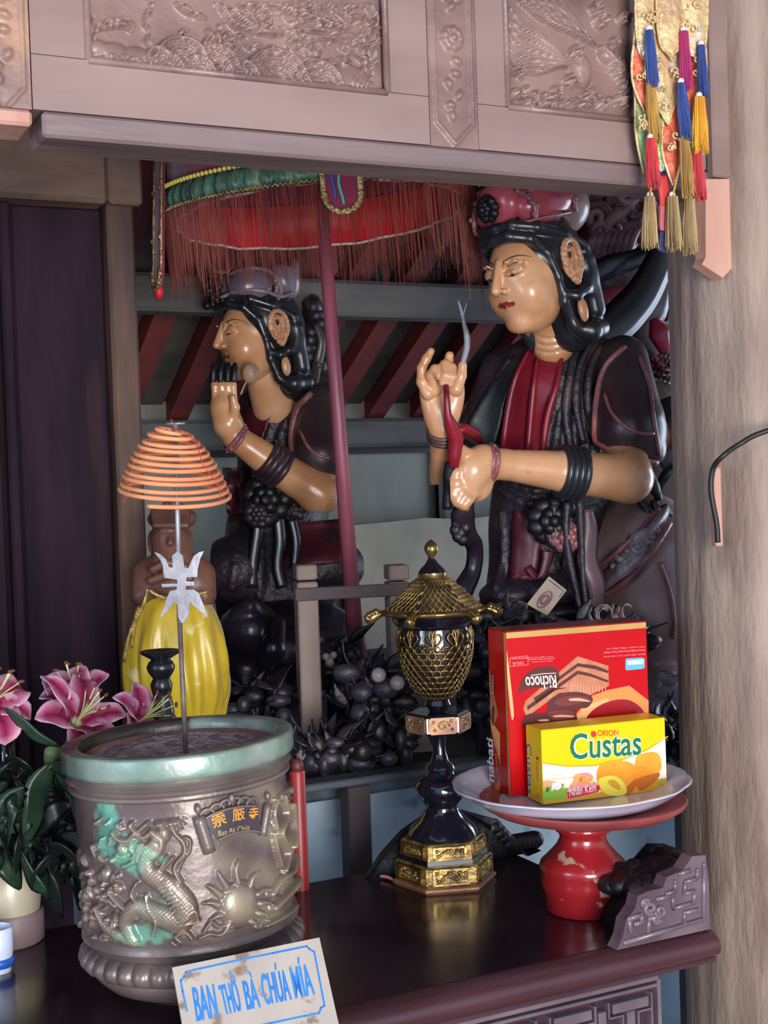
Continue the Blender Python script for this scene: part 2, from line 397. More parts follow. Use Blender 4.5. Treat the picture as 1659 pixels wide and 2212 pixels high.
# ================= the setting =================
def roombox(s0,s1,t0,t1,z0,z1,bv=0): v,f=box(s0,s1,t0,t1,z0,z1,bv); return v,f
def RB(g,*a,bv=0,mi=0): g.add(roombox(*a,bv=bv),mi,M=ROOM); return g
g=G(); RB(g,-3.4,3.8,-4.2,2.6,-.1,0); tag(g.build('floor',FLOOR,smooth=False),kind='structure')
TB=2.4; ZB=1.83; RS=.56  # back wall depth, plate height, roof slope (rise per metre of depth)
ww=thing('wall_back','','',room(0,TB,0),UA); del ww['label'],ww['category']; ww['kind']='structure'
RB(G(),-2.6,3.4,TB,TB+.15,0,ZB+.1).build('plaster_wall',PLASTER,ww,smooth=False)
# grey panels framed in black, and the cream board below
sA,_=front(300,1000,TB); sB,_=front(945,1000,TB); _,zt=front(620,948,TB); _,zm=front(620,965,TB)
g=G(); RB(g,sA-.1,3.0,TB-.03,TB,zt-.02,zt+.012,bv=.004); g.build('ledge',PLASTER,ww,smooth=False)
g=G(); RB(g,sA-.1,sB,TB-.022,TB-.002,zm-.03,zm-.012)
for px in (945,):
    s,_=front(px,1000,TB); RB(g,s-.012,s+.012,TB-.024,TB-.001,1.25,zm-.012)
g.build('panel_frame',BLACK,ww,smooth=False)
_,zc=front(900,1122,TB-.12)
g=G(); s0,_=front(745,1200,TB-.12)
P=[(s0,1.0),(s0,zc-.01),(s0+.16,zc-.004),(s0+.3,zc+.004),(s0+.45,zc-.008),(s0+.62,zc+.004),(s0+1.4,zc),(s0+1.4,1.0)]
g.add(prism(P,lambda u,v,d:room(u,d,v),TB-.12,TB-.1)); g.build('cream_board',CREAM,ww,smooth=False)
# roof seen from below: boards, rafters, purlins
rf=thing('ceiling','','',room(0,TB,ZB),UA); del rf['label'],rf['category']; rf['kind']='structure'
def roof(s,tau,dz): return room(s,TB-tau,ZB+RS*tau+dz)
def rprism(g,s0,s1,t0,t1,d0,d1,mi=0):
    V=[roof(s,t,d) for s in (s0,s1) for t in (t0,t1) for d in (d0,d1)]
    g.add((V,[(0,1,3,2),(4,6,7,5),(0,4,5,1),(2,3,7,6),(0,2,6,4),(1,5,7,3)]),mi)
g=G(); rprism(g,-2.6,3.4,-.2,2.75,.14,.2); g.build('roof_deck',TILE,rf,smooth=False)
base=None
for k in range(34):
    s=-2.5+k*.172
    if base is None:
        g=G(); rprism(g,s,s+.066,-.15,2.7,.035,.13); base=g.build('rafter',RAFT,rf,smooth=False)
    else: dup(base,Matrix.Translation((.172*k,0,0)),rf)
base=None
for k in range(34):    # flat tiles/boards lying between the rafters
    s=-2.5+k*.172+.088
    if base is None:
        g=G(); rprism(g,s,s+.074,-.15,2.7,.09,.125); base=g.build('roof_board',TILE,rf,smooth=False)
    else: dup(base,Matrix.Translation((.172*k,0,0)),rf)
for (t,zz0,zz1,m_) in ((.03,-.075,.02,PURL),(.64,-.07,.03,PURL),(1.35,-.07,.03,DKW),(2.1,-.07,.03,DKW)):
    g=G(); g.add(box(-2.6,3.4,TB-t-.05,TB-t+.05,ZB+RS*t+zz0,ZB+RS*t+zz1,.012),M=ROOM); g.build('purlin',m_,rf,smooth=False)
# unseen roof added over the viewer, so that daylight comes in level
g=G(); RB(g,-2.6,3.4,-1.9,-.25,3.15,3.22); g.build('light_shield_deck',DKW,rf,smooth=False)
wl=thing('wall_left','','',room(-2.6,0,0),UA); del wl['label'],wl['category']; wl['kind']='structure'
RB(G(),-2.7,-2.6,-.2,TB+.1,0,3.3).build('plank_wall',DKW,wl,smooth=False)
wr=thing('wall_right','','',room(3.4,0,0),UA); del wr['label'],wr['category']; wr['kind']='structure'
RB(G(),3.4,3.5,-.2,-.1,0,3.3).build('plank_wall',DKW,wr,smooth=False); RB(G(),3.4,3.5,2.2,TB+.1,0,3.3).build('plank_wall',DKW,wr,smooth=False); RB(G(),3.4,3.5,-.1,2.2,2.6,3.3).build('light_gap_head',DKW,wr,smooth=False)  # unseen wall, with a gap added for the back fill light
# door screen at left: post, lintel, boards
dr=thing('door_1','','',room(-1.2,td_:=1.05,0),UA); del dr['label'],dr['category']; dr['kind']='structure'
td=1.05
sp0,_=front(240,700,td); sp1,_=front(299,700,td); _,zl0=front(150,440,td); sb0,_=front(38,700,td)
g=G(); RB(g,sp0,sp1,td,td+.12,0,2.5,bv=.006); g.build('post',mat('post_wood',(112,84,66),(72,54,50),scale=5,rough=.7,bump=.3,stretch=(3,3,.5)),dr,smooth=False)
g=G(); RB(g,-3.2,sp0-.0005,td-.03,td+.1,zl0,2.5,bv=.01); g.build('lintel',LINT,dr,smooth=False)
g=G(); RB(g,sp0-.001,sp1+.012,td-.03,td-.0005,zl0,2.5,bv=.006); g.build('lintel_end',LINT,dr,smooth=False)
for a,b,dd in ((sb0,sp0-.004,.03),(sb0-.028,sb0-.006,.0),(sb0-.32,sb0-.034,.03),(sb0-.62,sb0-.328,.03),(sb0-.9,sb0-.628,.03),(sb0-1.2,sb0-.908,.03),(sb0-1.5,sb0-1.208,.03)):
    g=G(); RB(g,a,b,td+dd,td+dd+.03,0,zl0-.001,bv=.005); g.build('board',DKW,dr,smooth=False)
g=G(); RB(g,-3.2,sp0-.001,td+.07,td+.1,0,zl0-.002); g.build('backing',DKW,dr,smooth=False)
_,zz=front(20,362,td-.04)
# ================= carved beam =================
bm=thing('carved_beam','long carved wooden frieze beam with raised wave and phoenix panels across the top','beam',room(-.4,0,2.1),UA)
S=lambda px,py=150: front(px,py,0)[0]
zb=.5*(front(100,250,0)[1]+front(1350,347,0)[1]); zl=zb-.032; ZT=2.62
sJ=S(68); sL=S(190,100); sR=S(835,150); sc0=S(925,150); sc1=S(1028,150); sp=S(1095,150); sq=S(1372,150); sE=S(1562,300)
zp=.5*(front(200,130,0)[1]+front(835,200,0)[1]); zp2=front(1230,245,0)[1]
TH=.075
def rails(name,s0,s1,z0,z1,bv=0,t0=0,m_=WOOD): return RB(G(),s0,s1,t0,TH,z0,z1,bv=bv).build(name,m_,bm,smooth=False)
rails('bottom_rail',sJ,sc0-.001,zb+.002,zp); rails('bottom_rail',sc1+.001,sE,zb+.002,zp2-.001)
rails('stile',sJ,sL,zp+.001,ZT); rails('stile',sR,sc0-.001,zp+.001,ZT); rails('stile',sc1+.001,sp,zp2,ZT); rails('stile',sq,sE,zp2,ZT)
g=G(); RB(g,sJ+.01,sE,-.004,TH+.002,zl,zb,bv=.004); g.build('lower_moulding',mat('moulding_wood',(132,112,110),(110,92,92),scale=5,rough=.45,bump=.2,stretch=(.5,3,3),c3=(186,140,118),c3t=(.6,.72)),bm,smooth=False)
# fine inner frame bead round each carved panel
for (a,b,z_) in ((sL,sR,zp),(sp,sq,zp2)):
    g=G()
    for P in ([(a,z_,),(b,z_)],[(b,z_),(b,ZT)],[(a,z_),(a,ZT)]):
        g.add(tube([room(p[0],.0,p[1]) for p in P],.005,8))
    g.build('panel_bead',WOODL,bm)
def px2(P): return [front(x,y,0) for x,y in P]
def relief_obj(r,name,t0,parent,m_): 
    g=G(); A=np.array(ROOM)
    def fn(X,Z,H):
        L=np.stack([X,t0-H*1.3,Z],-1); return L@A[:3,:3].T+A[:3,3]
    g.add(r.grid(fn)); return g.build(name,m_,parent)
K=1/1.952
# --- wave and cloud panel
r=Relief(sL,sR,zp,2.46,.0021); R2=np.random.RandomState(3)
def U(px,py): return front(px,py,0)
pxm=abs(U(500,100)[0]-U(501,100)[0])
def waves(r,L,h=.013):
    for x,y,R,k in L: r.arcs(U(x,y),R*pxm,math.radians(12),math.radians(172),k,h)
for x,y,R in ((215,100,26),(250,112,34),(300,118,30),(225,135,30),(285,140,26),(330,140,26)): r.disc(U(x,y),R*pxm,R*pxm*.7,.007)
waves(r,[(395,140,55,5),(470,150,48,5),(600,182,72,7),(520,172,42,4),(690,190,56,6),(430,158,34,3),(360,150,34,3),(345,128,24,2)],.014)
r.disc(U(755,178),62*pxm,44*pxm,.012)
for k in range(14): r.stroke([U(700+k*9,196),U(705+k*8,182-10*math.sin(k/13*3.14))],1.6*pxm,.016,n=1)
for k in range(12): r.stroke([U(205+k*9,135),U(208+k*8,122-6*math.sin(k/11*3.14))],1.6*pxm,.012,n=1)
for x,y,R,t,d in ((570,32,26,1.6,1),(686,108,20,1.5,-1),(500,85,16,1.3,1),(640,95,15,1.2,-1),(788,92,14,1.4,1),(700,52,17,1.4,1),(745,128,16,1.3,-1),(405,75,14,1.2,1),(555,150,12,1.2,1),(630,30,16,1.4,-1),(665,12,20,1.3,1),(760,30,14,1.3,1),(455,105,15,1.3,-1),(795,45,12,1.2,-1)): r.spiral(U(x,y),R*pxm,t,2.6*pxm,.013,R2.rand()*6,d)
for P in ([(480,10),(510,50),(590,72),(660,62),(740,72),(800,78)],[(500,20),(560,60),(650,74),(735,84),(790,100)],[(520,8),(600,12),(680,36),(760,62),(810,60)],[(400,10),(425,30),(452,38)],[(385,5),(410,24),(445,30)],
  [(455,60),(462,90),(470,118),(500,132)],[(478,50),(474,88),(480,110),(495,120)],[(468,70),(478,100),(500,112)],[(390,80),(420,88),(440,108),(430,128)],[(322,20),(316,45),(325,62)],[(332,5),(326,30)],
  [(230,45),(272,42),(296,54)],[(222,58),(262,52),(290,62)],[(196,30),(212,52),(206,80)],[(200,45),(218,62)],[(800,10),(815,40),(808,90),(818,140)],[(790,120),(806,150),(800,178)],[(765,110),(790,130),(782,160)],
  [(560,110),(600,116),(628,104)],[(585,100),(640,122),(700,130),(740,124)],[(610,60),(650,84),(690,86)],[(330,100),(318,88),(325,70)],[(440,95),(452,76),(448,60)]):
    r.stroke(px2(P),[3*pxm,3.6*pxm,1.4*pxm],.014)
for k in range(70):
    x=R2.uniform(470,815); y=R2.uniform(0,100); a=R2.uniform(-.5,.8); l=R2.uniform(14,34)
    r.stroke(px2([(x,y),(x+l*.5,y+l*.4*a+3),(x+l,y+l*a)]),[2.4*pxm,1*pxm],.010,n=3)
relief_obj(r,'carved_panel',.012,bm,WOODL)
RB(G(),sL,sR,.014,TH,zp,ZT).build('panel_back',WOODL,bm,smooth=False)
# --- phoenix panel
r=Relief(sp,sq,zp2,2.46,.0021)
for k in range(11):
    y0=6+k*11; r.stroke(px2([(1098,y0),(1125,y0+38-k*.8),(1165,y0+62-k*2.2),(1215,118+k*2.4),(1255,130+k*1.5)]),[3*pxm,4.4*pxm,2*pxm],.010+.004*(k%2))
for k in range(6): r.stroke(px2([(1130+k*16,0),(1165+k*16,30+k*3),(1215+k*12,60+k*5),(1262+k*6,72+k*6)]),[3*pxm,4*pxm,1.5*pxm],.013)
for x,y,R,t,d in ((1250,115,20,1.5,1),(1300,40,20,1.5,-1),(1330,90,14,1.4,1),(1240,175,18,1.5,-1),(1205,195,16,1.4,1),(1125,205,16,1.5,1),(1150,222,14,1.3,-1),(1185,220,14,1.3,1),(1275,215,15,1.5,1),(1310,225,14,1.4,-1),(1345,215,12,1.4,1),(1335,150,18,1.4,-1),(1292,12,16,1.4,1),(1350,35,14,1.4,-1),(1110,150,12,1.3,1),(1130,160,12,1.3,-1)): r.spiral(U(x,y),R*pxm,t,2.8*pxm,.015,R2.rand()*6,d)
r.disc(U(1262,150),30*pxm,44*pxm,.012); r.disc(U(1320,118),26*pxm,20*pxm,.011)
for k in range(6): r.stroke(px2([(1298+k*9,100+k*6),(1318+k*7,120+k*8),(1322+k*6,140+k*9)]),3*pxm,.015)
for k in range(40):
    x=R2.uniform(1100,1362); y=R2.uniform(188,240); r.stroke(px2([(x,y),(x+8,y-6),(x+14,y+4)]),[2.4*pxm,1*pxm],.012,n=3)
relief_obj(r,'carved_panel',.012,bm,WOODL)
RB(G(),sp,sq,.014,TH,zp2,ZT).build('panel_back',WOODL,bm,smooth=False)
# --- cartouche stiles
def cart(s0,s1,zc_,name='cartouche_stile'):
    r=Relief(s0,s1,zb+.001,2.46,.0021); w=s1-s0; m0=(s0+s1)/2; a=s0+w*.12; b=s1-w*.12
    z0=zc_; zt_=z0+.27
    for P in ([(a,z0+.03),(m0,z0),(b,z0+.03),(b,zt_-.03),(m0,zt_),(a,zt_-.03),(a,z0+.03)],[(a,zt_+.05),(m0,zt_+.02),(b,zt_+.05),(b,zt_+.2)],[(a,zt_+.05),(a,zt_+.2)]): r.stroke(P,.003,.004,n=1)
    for k in range(9):
        aa=k*.698; r.disc((m0+.012*math.cos(aa),z0+.15+.012*math.sin(aa)),.007,.007,.006)
    r.disc((m0,z0+.15),.007,.007,.009)
    for i,(dx,dz) in enumerate(((-.006,.055),(.008,.07),(-.008,.085),(.004,.1),(0,.195),(-.01,.21),(.01,.205),(.0,.22),(-.004,.04),(.006,.118))): r.disc((m0+dx,z0+dz),.009,.006,.006,rot=i)
    relief_obj(r,name,-.001,bm,WOODL); RB(G(),s0,s1,0,TH,zb+.001,ZT).build('stile',WOOD,bm,smooth=False)
cart(sc0,sc1,front(985,310,0)[1]-.002); 
sK=S(-60); cart(sK,sJ-.002,front(20,190,0)[1]-.03)
g=G(); RB(g,sK,sJ-.002,-.004,TH,zl+.012,zb,bv=.004); g.build('lower_moulding',PEACH,bm,smooth=False)
# end board and pointed tenon peg by the pillar
g=G(); s0=S(1522,300); RB(g,s0,sE+.002,-.02,-.001,front(1500,385,0)[1],ZT,bv=.003); g.build('end_board',WOOD,bm,smooth=False)
pg=[front(x,y,0) for x,y in ((1508,392),(1574,392),(1578,568),(1545,604),(1500,575),(1508,560))]
g=G(); g.add(prism(pg,lambda u,v,d:room(u,d,v),-.018,.006)); tag(g.build('pointed_peg',PEACH,bm,smooth=False),label='pale fresh wood peg with a pointed foot')
# ================= pillar =================
pc=Vector((.70,2.27,0)); g=G()
rng=np.random.RandomState(5); ph=rng.rand(12)*6.3; am=rng.rand(12)*.0016
V,F=lathe([(0.205,0)]+[(.203+.003*math.sin(z*2.1),z) for z in np.linspace(0,3.2,90)]+[(0,3.2)],160,fn=lambda t,z:sum(a*np.sin(k*3*t+p+z*.6*math.sin(k)) for k,(a,p) in enumerate(zip(am,ph)))-.004*np.exp(-((t-4.25)/.02)**2)*(z<2.3)*(z>1.9)-.02*np.exp(-((t-4.52)/.055)**2-((z-2.28)/.014)**2))
V[:,0]+=pc.x; V[:,1]+=pc.y; g.add((V,F)); pil=thing('round_pillar','thick round unpainted wooden pillar with a knot hole, beside the hanging tassels','pillar',pc,0)
g.build('shaft',PILW,pil)
g=G(); q=at(1552,1095,2.1)
g.add(box(-.0065,.0065,-.004,.014,-.062,.062,.002),M=Matrix.Translation(q+Vector((0,.006,0)))@Matrix.Rotation(.25,4,'Z')); g.build('wooden_plug',PEACH,pil,smooth=False)
c=cr([pc+Vector((.2095*math.cos(-.6),.2095*math.sin(-.6),1.80)),pc+Vector((.2095*math.cos(-1.0),.2095*math.sin(-1.0),1.775)),pc+Vector((.2095*math.cos(-1.4),.2095*math.sin(-1.4),1.745)),at(1659,930,2.058),at(1600,958,2.066),at(1562,985,2.06),at(1541,1012,2.075),at(1536,1060,2.08),at(1548,1130,2.078),at(1551,1172,2.075)],8)
o=G().add(tube(c,.0042,8)).build('black_cable',mat('cable_rubber',(28,27,28),rough=.5)); rebase(o,tuple(c[-1])); tag(o,'thin black electric cable curving down the round wooden pillar','cable')
# ================= altar block behind the table =================
ZA=1.11; al=thing('altar_block','low masonry altar painted pale blue behind the dark table','altar',room(.2,.62,0),UA)
sAL=front(252,1560,.6)[0]
RB(G(),sAL+.02,1.3,.66,TB-.05,0,ZA-.045).build('painted_body',BLUEP,al,smooth=False)
RB(G(),sAL,1.32,.60,TB-.04,ZA-.045,ZA,bv=.006).build('top_slab',mat('altar_top',(84,100,112),(40,42,52),scale=6,rough=.6,bump=.2,c3=(34,30,38),c3t=(.5,.6)),al,smooth=False)
# ================= statues =================
SKIN=mat('lacquer_skin',None,(222,200,180),scale=9,rough=.30,bump=.05,vcol=True,c3=(104,66,50),c3t=(.66,.85),c3s=16,spec=.55,coat=.25)
SKINC=np.array(lin((214,164,124)))
ROBE=mat('black_lacquer_robe',(50,42,52),(30,25,32),scale=14,rough=.42,bump=.45,bscale=70,c3=(92,74,76),c3t=(.58,.75),spec=.6)
CAPE=mat('dark_cape',(66,60,56),(52,32,40),scale=5,rough=.36,bump=.12,c3=(90,84,76),c3t=(.6,.78),spec=.6)
GREEN=mat('dark_green_cloak',(44,54,52),(26,32,36),scale=8,rough=.5,bump=.2)
RED=mat('red_lacquer',(142,28,44),(104,18,38),scale=8,rough=.38,bump=.12,c3=(176,48,44),c3t=(.6,.75))
DRED=mat('dark_red_lacquer',(96,30,42),(60,20,34),scale=9,rough=.45,bump=.2)
HAIR=mat('black_lacquer_hair',(38,42,48),(26,29,35),scale=10,rough=.32,bump=.08,spec=.7,c3=(70,78,86),c3t=(.64,.8))
CROWNR=mat('crown_red',(182,84,98),(150,58,76),scale=9,rough=.26,bump=.08,c3=(112,84,90),c3t=(.62,.8),spec=.6)
CROWNG=mat('crown_grey',(142,134,150),(104,96,114),scale=9,rough=.28,bump=.1,spec=.6)
TRIM=mat('worn_trim',(160,98,98),(112,74,82),scale=22,rough=.35,bump=.3,c3=(214,120,100),c3t=(.6,.72),spec=.6)
BROWN=mat('brown_lacquer',(168,142,138),(138,110,110),scale=7,rough=.3,bump=.12,c3=(158,90,72),c3t=(.62,.78),spec=.6)
DARK=mat('sooty_dark',(26,23,30),(16,14,20),scale=12,rough=.45,bump=.4)
GREYRIB=mat('grey_scarf',(150,144,150),(112,106,116),scale=8,rough=.35,bump=.1)
def surf(sd,px,py,y0=2.0,y1=5,off=0.0):
    for Y in np.arange(y0,y1,.003):
        p=at(px,py,Y); q=((np.array(p)-sd.lo)/sd.h); i=q.astype(int)
        if (i<0).any() or (i>=np.array(sd.D.shape)-1).any(): continue
        if sd.D[tuple(np.round(q).astype(int))]<0.0015: return at(px,py,Y-off)
    return None
def surfpath(sd,pts,n=4,off=.0,**k):
    out=[]; last=None
    for x,y in cr(pts,n):
        p=surf(sd,x,y,off=off,**k)
        if p is not None: last=p; out.append(p)
        elif last is not None: out.append(at(x,y,last.y))
    out=np.array([tuple(p) for p in out])
    if len(out)>4:
        for _ in range(2): out[1:-1]=(out[:-2]+2*out[1:-1]+out[2:])/4
    return out
def patch(sd,A,B,off=.004,n=24,m=12,thick=.006,folds=0,**k):
    a=cr(A,6); b=cr(B,6); rs=lambda P,q:np.stack([np.interp(np.linspace(0,1,q),np.linspace(0,1,len(P)),P[:,i]) for i in (0,1)],1)
    a=rs(a,n); b=rs(b,n); V=np.zeros((n,m,3)); Yl=None
    for i in range(n):
        for j in range(m):
            q=a[i]+(b[i]-a[i])*j/(m-1); p=surf(sd,q[0],q[1],**k)
            if p is None: Y=Yl or 2.9
            else: Y=p.y; Yl=Y
            V[i,j]=tuple(at(q[0],q[1],Y-off-(folds*abs(math.sin(j/(m-1)*math.pi*3)) if folds else 0)))
    Yv=V.copy()
    for _ in range(3):
        Yv[1:-1,1:-1]=(Yv[:-2,1:-1]+Yv[2:,1:-1]+Yv[1:-1,:-2]+Yv[1:-1,2:]+Yv[1:-1,1:-1])/5
    V=Yv; back=V+np.array([0,thick,0]); VV_=np.concatenate([V.reshape(-1,3),back.reshape(-1,3)]); q=n*m
    F=[]
    for i in range(n-1):
        for j in range(m-1):
            t=i*m+j; F.append((t,t+1,t+m+1,t+m)); F.append((q+t,q+t+m,q+t+m+1,q+t+1))
    for i in range(n-1):
        t=i*m; F.append((t,t+m,q+t+m,q+t)); t=i*m+m-1; F.append((t,q+t,q+t+m,t+m))
    for j in range(m-1):
        F.append((j,q+j,q+j+1,j+1)); t=(n-1)*m+j; F.append((t,t+1,q+t+1,q+t))
    return VV_,F
def sdfo(sd,name,m_,parent,M=None,colf=None):
    V,F=sd.mesh(); g=G(); c=None if colf is None else colf(V)
    g.add((V,F),0,M=M,col=c); return g.build(name,m_,parent,usecol=colf is not None)
LINE=mat('painted_line',(48,34,32),rough=.5)
def skincol(V): return np.tile(SKINC,(len(V),1))
def head(parent,M,ctop,crown,res=.0019,lipc=(150,52,52)):
    sd=SDF((-.09,-.10,-.135),(.09,.135,.11),res)
    sd.ell((0,-.01,.02),(.074,.088,.086),k=0)
    sd.ell((0,.022,-.012),(.069,.078,.102),k=.02).ell((0,.031,-.062),(.057,.050,.050),k=.025)
    for s in (-1,1):
        sd.ell((s*.034,.056,-.036),(.034,.034,.036),k=.02)
        sd.ell((s*.032,.082,.018),(.024,.016,.012),k=.008,op='-')
    sd.ell((0,.071,-.093),(.026,.020,.018),k=.02)
    sd.cap((0,.092,.034),(0,.116,-.018),.0055,.0098,k=.010)
    for s in (-1,1):
        sd.ell((s*.0125,.1035,-.023),(.0068,.0075,.0062),k=.005)
        sd.ell((s*.031,.0805,.0135),(.0225,.0135,.0135),k=.006)
        sd.path([(s*.013,.094,.008),(s*.024,.0985,.0095),(s*.036,.0955,.0105),(s*.048,.083,.008)],.0009,k=.004)
        sd.path([(s*.014,.0935,.0055),(s*.026,.0965,.0035),(s*.038,.093,.0045),(s*.049,.083,.007)],.0009,k=.0015,op='-')
        sd.path([(s*.012,.0925,.022),(s*.026,.0975,.0325),(s*.042,.089,.032),(s*.052,.074,.026)],.0012,k=.008)
        sd.ell((s*.0055,.109,-.0305),(.0028,.004,.002),k=.002,op='-')
    sd.path([(-.025,.0845,-.0475),(-.009,.096,-.0455),(0,.096,-.0468),(.009,.096,-.0455),(.025,.0845,-.0475)],[.001,.0030,.0028,.0030,.001],k=.004)
    sd.path([(-.019,.087,-.0525),(0,.0945,-.0555),(.019,.087,-.0525)],[.0015,.0036,.0015],k=.004)
    sd.path([(-.026,.089,-.049),(0,.102,-.0505),(.026,.089,-.049)],.0012,k=.001,op='-')
    def colf(V):
        C=np.tile(SKINC,(len(V),1)); x,y,z=V.T; ax=np.abs(x)
        lip=(ax<.024)&(y>.08)&(((ax/.025)**2+((z+.0502)/.0064)**2)<1); C[lip]=lin(lipc)
        tq=np.clip((ax-.011)/.05,0,1); zb=.033+.0105*np.sin(tq*2.3)-.009*tq**2; br=(ax>.011)&(ax<.061)&(np.abs(z-zb)<.0011)&(y>.05);
        ze=.0035+.004*((ax-.031)/.019)**2; ey=(ax>.013)&(ax<.05)&(np.abs(z-ze)<.0015)&(y>.07);
        ir=(((ax-.0315)/.0042)**2+((z-.0048)/.003)**2<1)&(y>.08); C[ir]=lin((30,22,24))
        z2=ze+.0115-.006*((ax-.031)/.02)**2; cr_=(ax>.014)&(ax<.05)&(np.abs(z-z2)<.0008)&(y>.07); C[cr_]=lin((158,108,80))
        return C
    def hs(x,z,o=.0004):
        i=int(round((x-sd.lo[0])/sd.h)); fk=(z-sd.lo[2])/sd.h; k=int(fk); ys=[]
        fi=(x-sd.lo[0])/sd.h; i=int(fi); a=fi-i; b=fk-k
        col=(sd.D[i,:,k]*(1-a)+sd.D[i+1,:,k]*a)*(1-b)+(sd.D[i,:,k+1]*(1-a)+sd.D[i+1,:,k+1]*a)*b
        j=np.nonzero(col<0)[0]; j=j[-1]; t=col[j]/(col[j]-col[j+1]); return (x,sd.lo[1]+(j+t)*sd.h+o,z)
    for s in (-1,1):
        P=[hs(s*(.012+.046*q),.0325+.0105*math.sin(q*2.3)-.009*q*q) for q in np.linspace(0,1,12)]
        g=G(); g.add(tube(P,[.0006,.0013,.0011,.0005],6),0,M=M); g.build('eyebrow',LINE,parent)
        P=[hs(s*(.015+.034*q),.0035+.004*((q*.034-.016)/.019)**2) for q in np.linspace(0,1,12)]
        g=G(); g.add(tube(P,[.0005,.0011,.0010,.0005],6),0,M=M); g.build('eye_line',LINE,parent)
    h=sdfo(sd,'head',SKIN,parent,M,colf)
    # hair
    sd=SDF((-.125,-.16,-.21),(.125,.125,.165),.0028)
    sd.ell((0,-.022,.032),(.088,.098,.098),k=0)
    sd.ell((0,.085,-.055),(.090,.082,.142),k=.006,op='-')
    sd.cap((0,-.06,.0),(0,-.085,-.13),.068,.05,k=.03)
    for s in (-1,1):
        sd.path([(0,.086,.078),(s*.035,.082,.080),(s*.062,.053,.066),(s*.0735,.022,.03),(s*.0745,.009,-.02),(s*.071,.003,-.07),(s*.066,-.016,-.115),(s*.066,-.045,-.148)],[.011,.012,.011,.0085,.0085,.009,.012,.017],k=.006)
        sd.path([(0,.078,.1),(s*.04,.07,.1),(s*.07,.035,.085),(s*.086,-.02,.06),(s*.088,-.07,.03)],.011,k=.006)
        sd.path([(s*.074,.0,-.055),(s*.086,-.02,-.064),(s*.088,-.045,-.055),(s*.078,-.075,-.03)],.0115,k=.006)
        sd.cap((s*.078,-.075,.0),(s*.074,-.08,-.10),.022,.022,k=.02)
        sd.path([(s*.066,-.02,-.125),(s*.078,-.05,-.14),(s*.066,-.09,-.14)],[.013,.022,.022],k=.01)
        sd.ell((s*.082,-.03,-.095),(.006,.02,.03),k=.006,op='-')
    sdfo(sd,'hair',HAIR,parent,M)
    # ears: outer helix, inner ridge, bowl, long lobe seen again below the lock
    for s in (-1,1):
        sd=SDF((s*.09-.035,-.075,-.125),(s*.09+.035,.03,.06),.0017)
        c=(s*.083,-.024,.008)
        sd.ell(c,(.008,.024,.038),k=0)
        sd.ell((s*.094,-.024,.012),(.008,.015,.026),k=.004,op='-')
        rim=[(c[0]+s*.008,c[1]+.025*math.cos(a)*(1.0),c[2]+.004+.036*math.sin(a)) for a in np.linspace(-.3,3.9,14)]
        rim+= [(c[0]+s*.006,-.034,-.028),(c[0]+s*.006,-.028,-.036),(c[0]+s*.006,-.02,-.03)]
        sd.path(rim,[.0052,.0058,.0058,.005,.0065,.0075],k=.003)
        sd.path([(c[0]+s*.007,-.014,.028),(c[0]+s*.0075,-.028,.03),(c[0]+s*.0075,-.036,.012),(c[0]+s*.007,-.032,-.01),(c[0]+s*.007,-.022,-.018)],.004,k=.003)
        sd.path([(c[0]+s*.007,-.006,.012),(c[0]+s*.008,-.011,.0),(c[0]+s*.007,-.014,-.014)],.0042,k=.003)
        sd.ell((s*.084,-.032,-.094),(.0085,.0125,.026),k=.0); 
        sdfo(sd,'ear',SKIN,parent,M,skincol)
    crown(parent,M)
def dome(n,c,r,R,m_,name,parent,M):
    V,F=sphere((0,0,0),r,24,14); g=G(); g.add((V,F),0,M=M@Matrix.Translation(c)@R); return g.build(name,m_,parent)
def flower(c,R,seed=0):
    rr=np.random.RandomState(seed); g=G()
    for k in range(9):
        a=k*.7; g.add(sphere((c[0]+R*.62*math.cos(a),c[1]+R*.2*rr.rand(),c[2]+R*.62*math.sin(a)),(R*.42,R*.3,R*.36),8,6))
    for k in range(6):
        a=k*1.05; g.add(sphere((c[0]+R*.3*math.cos(a),c[1]-R*.25,c[2]+R*.3*math.sin(a)),R*.28,8,6))
    g.add(sphere((c[0],c[1]-R*.45,c[2]),R*.25,8,6)); return g
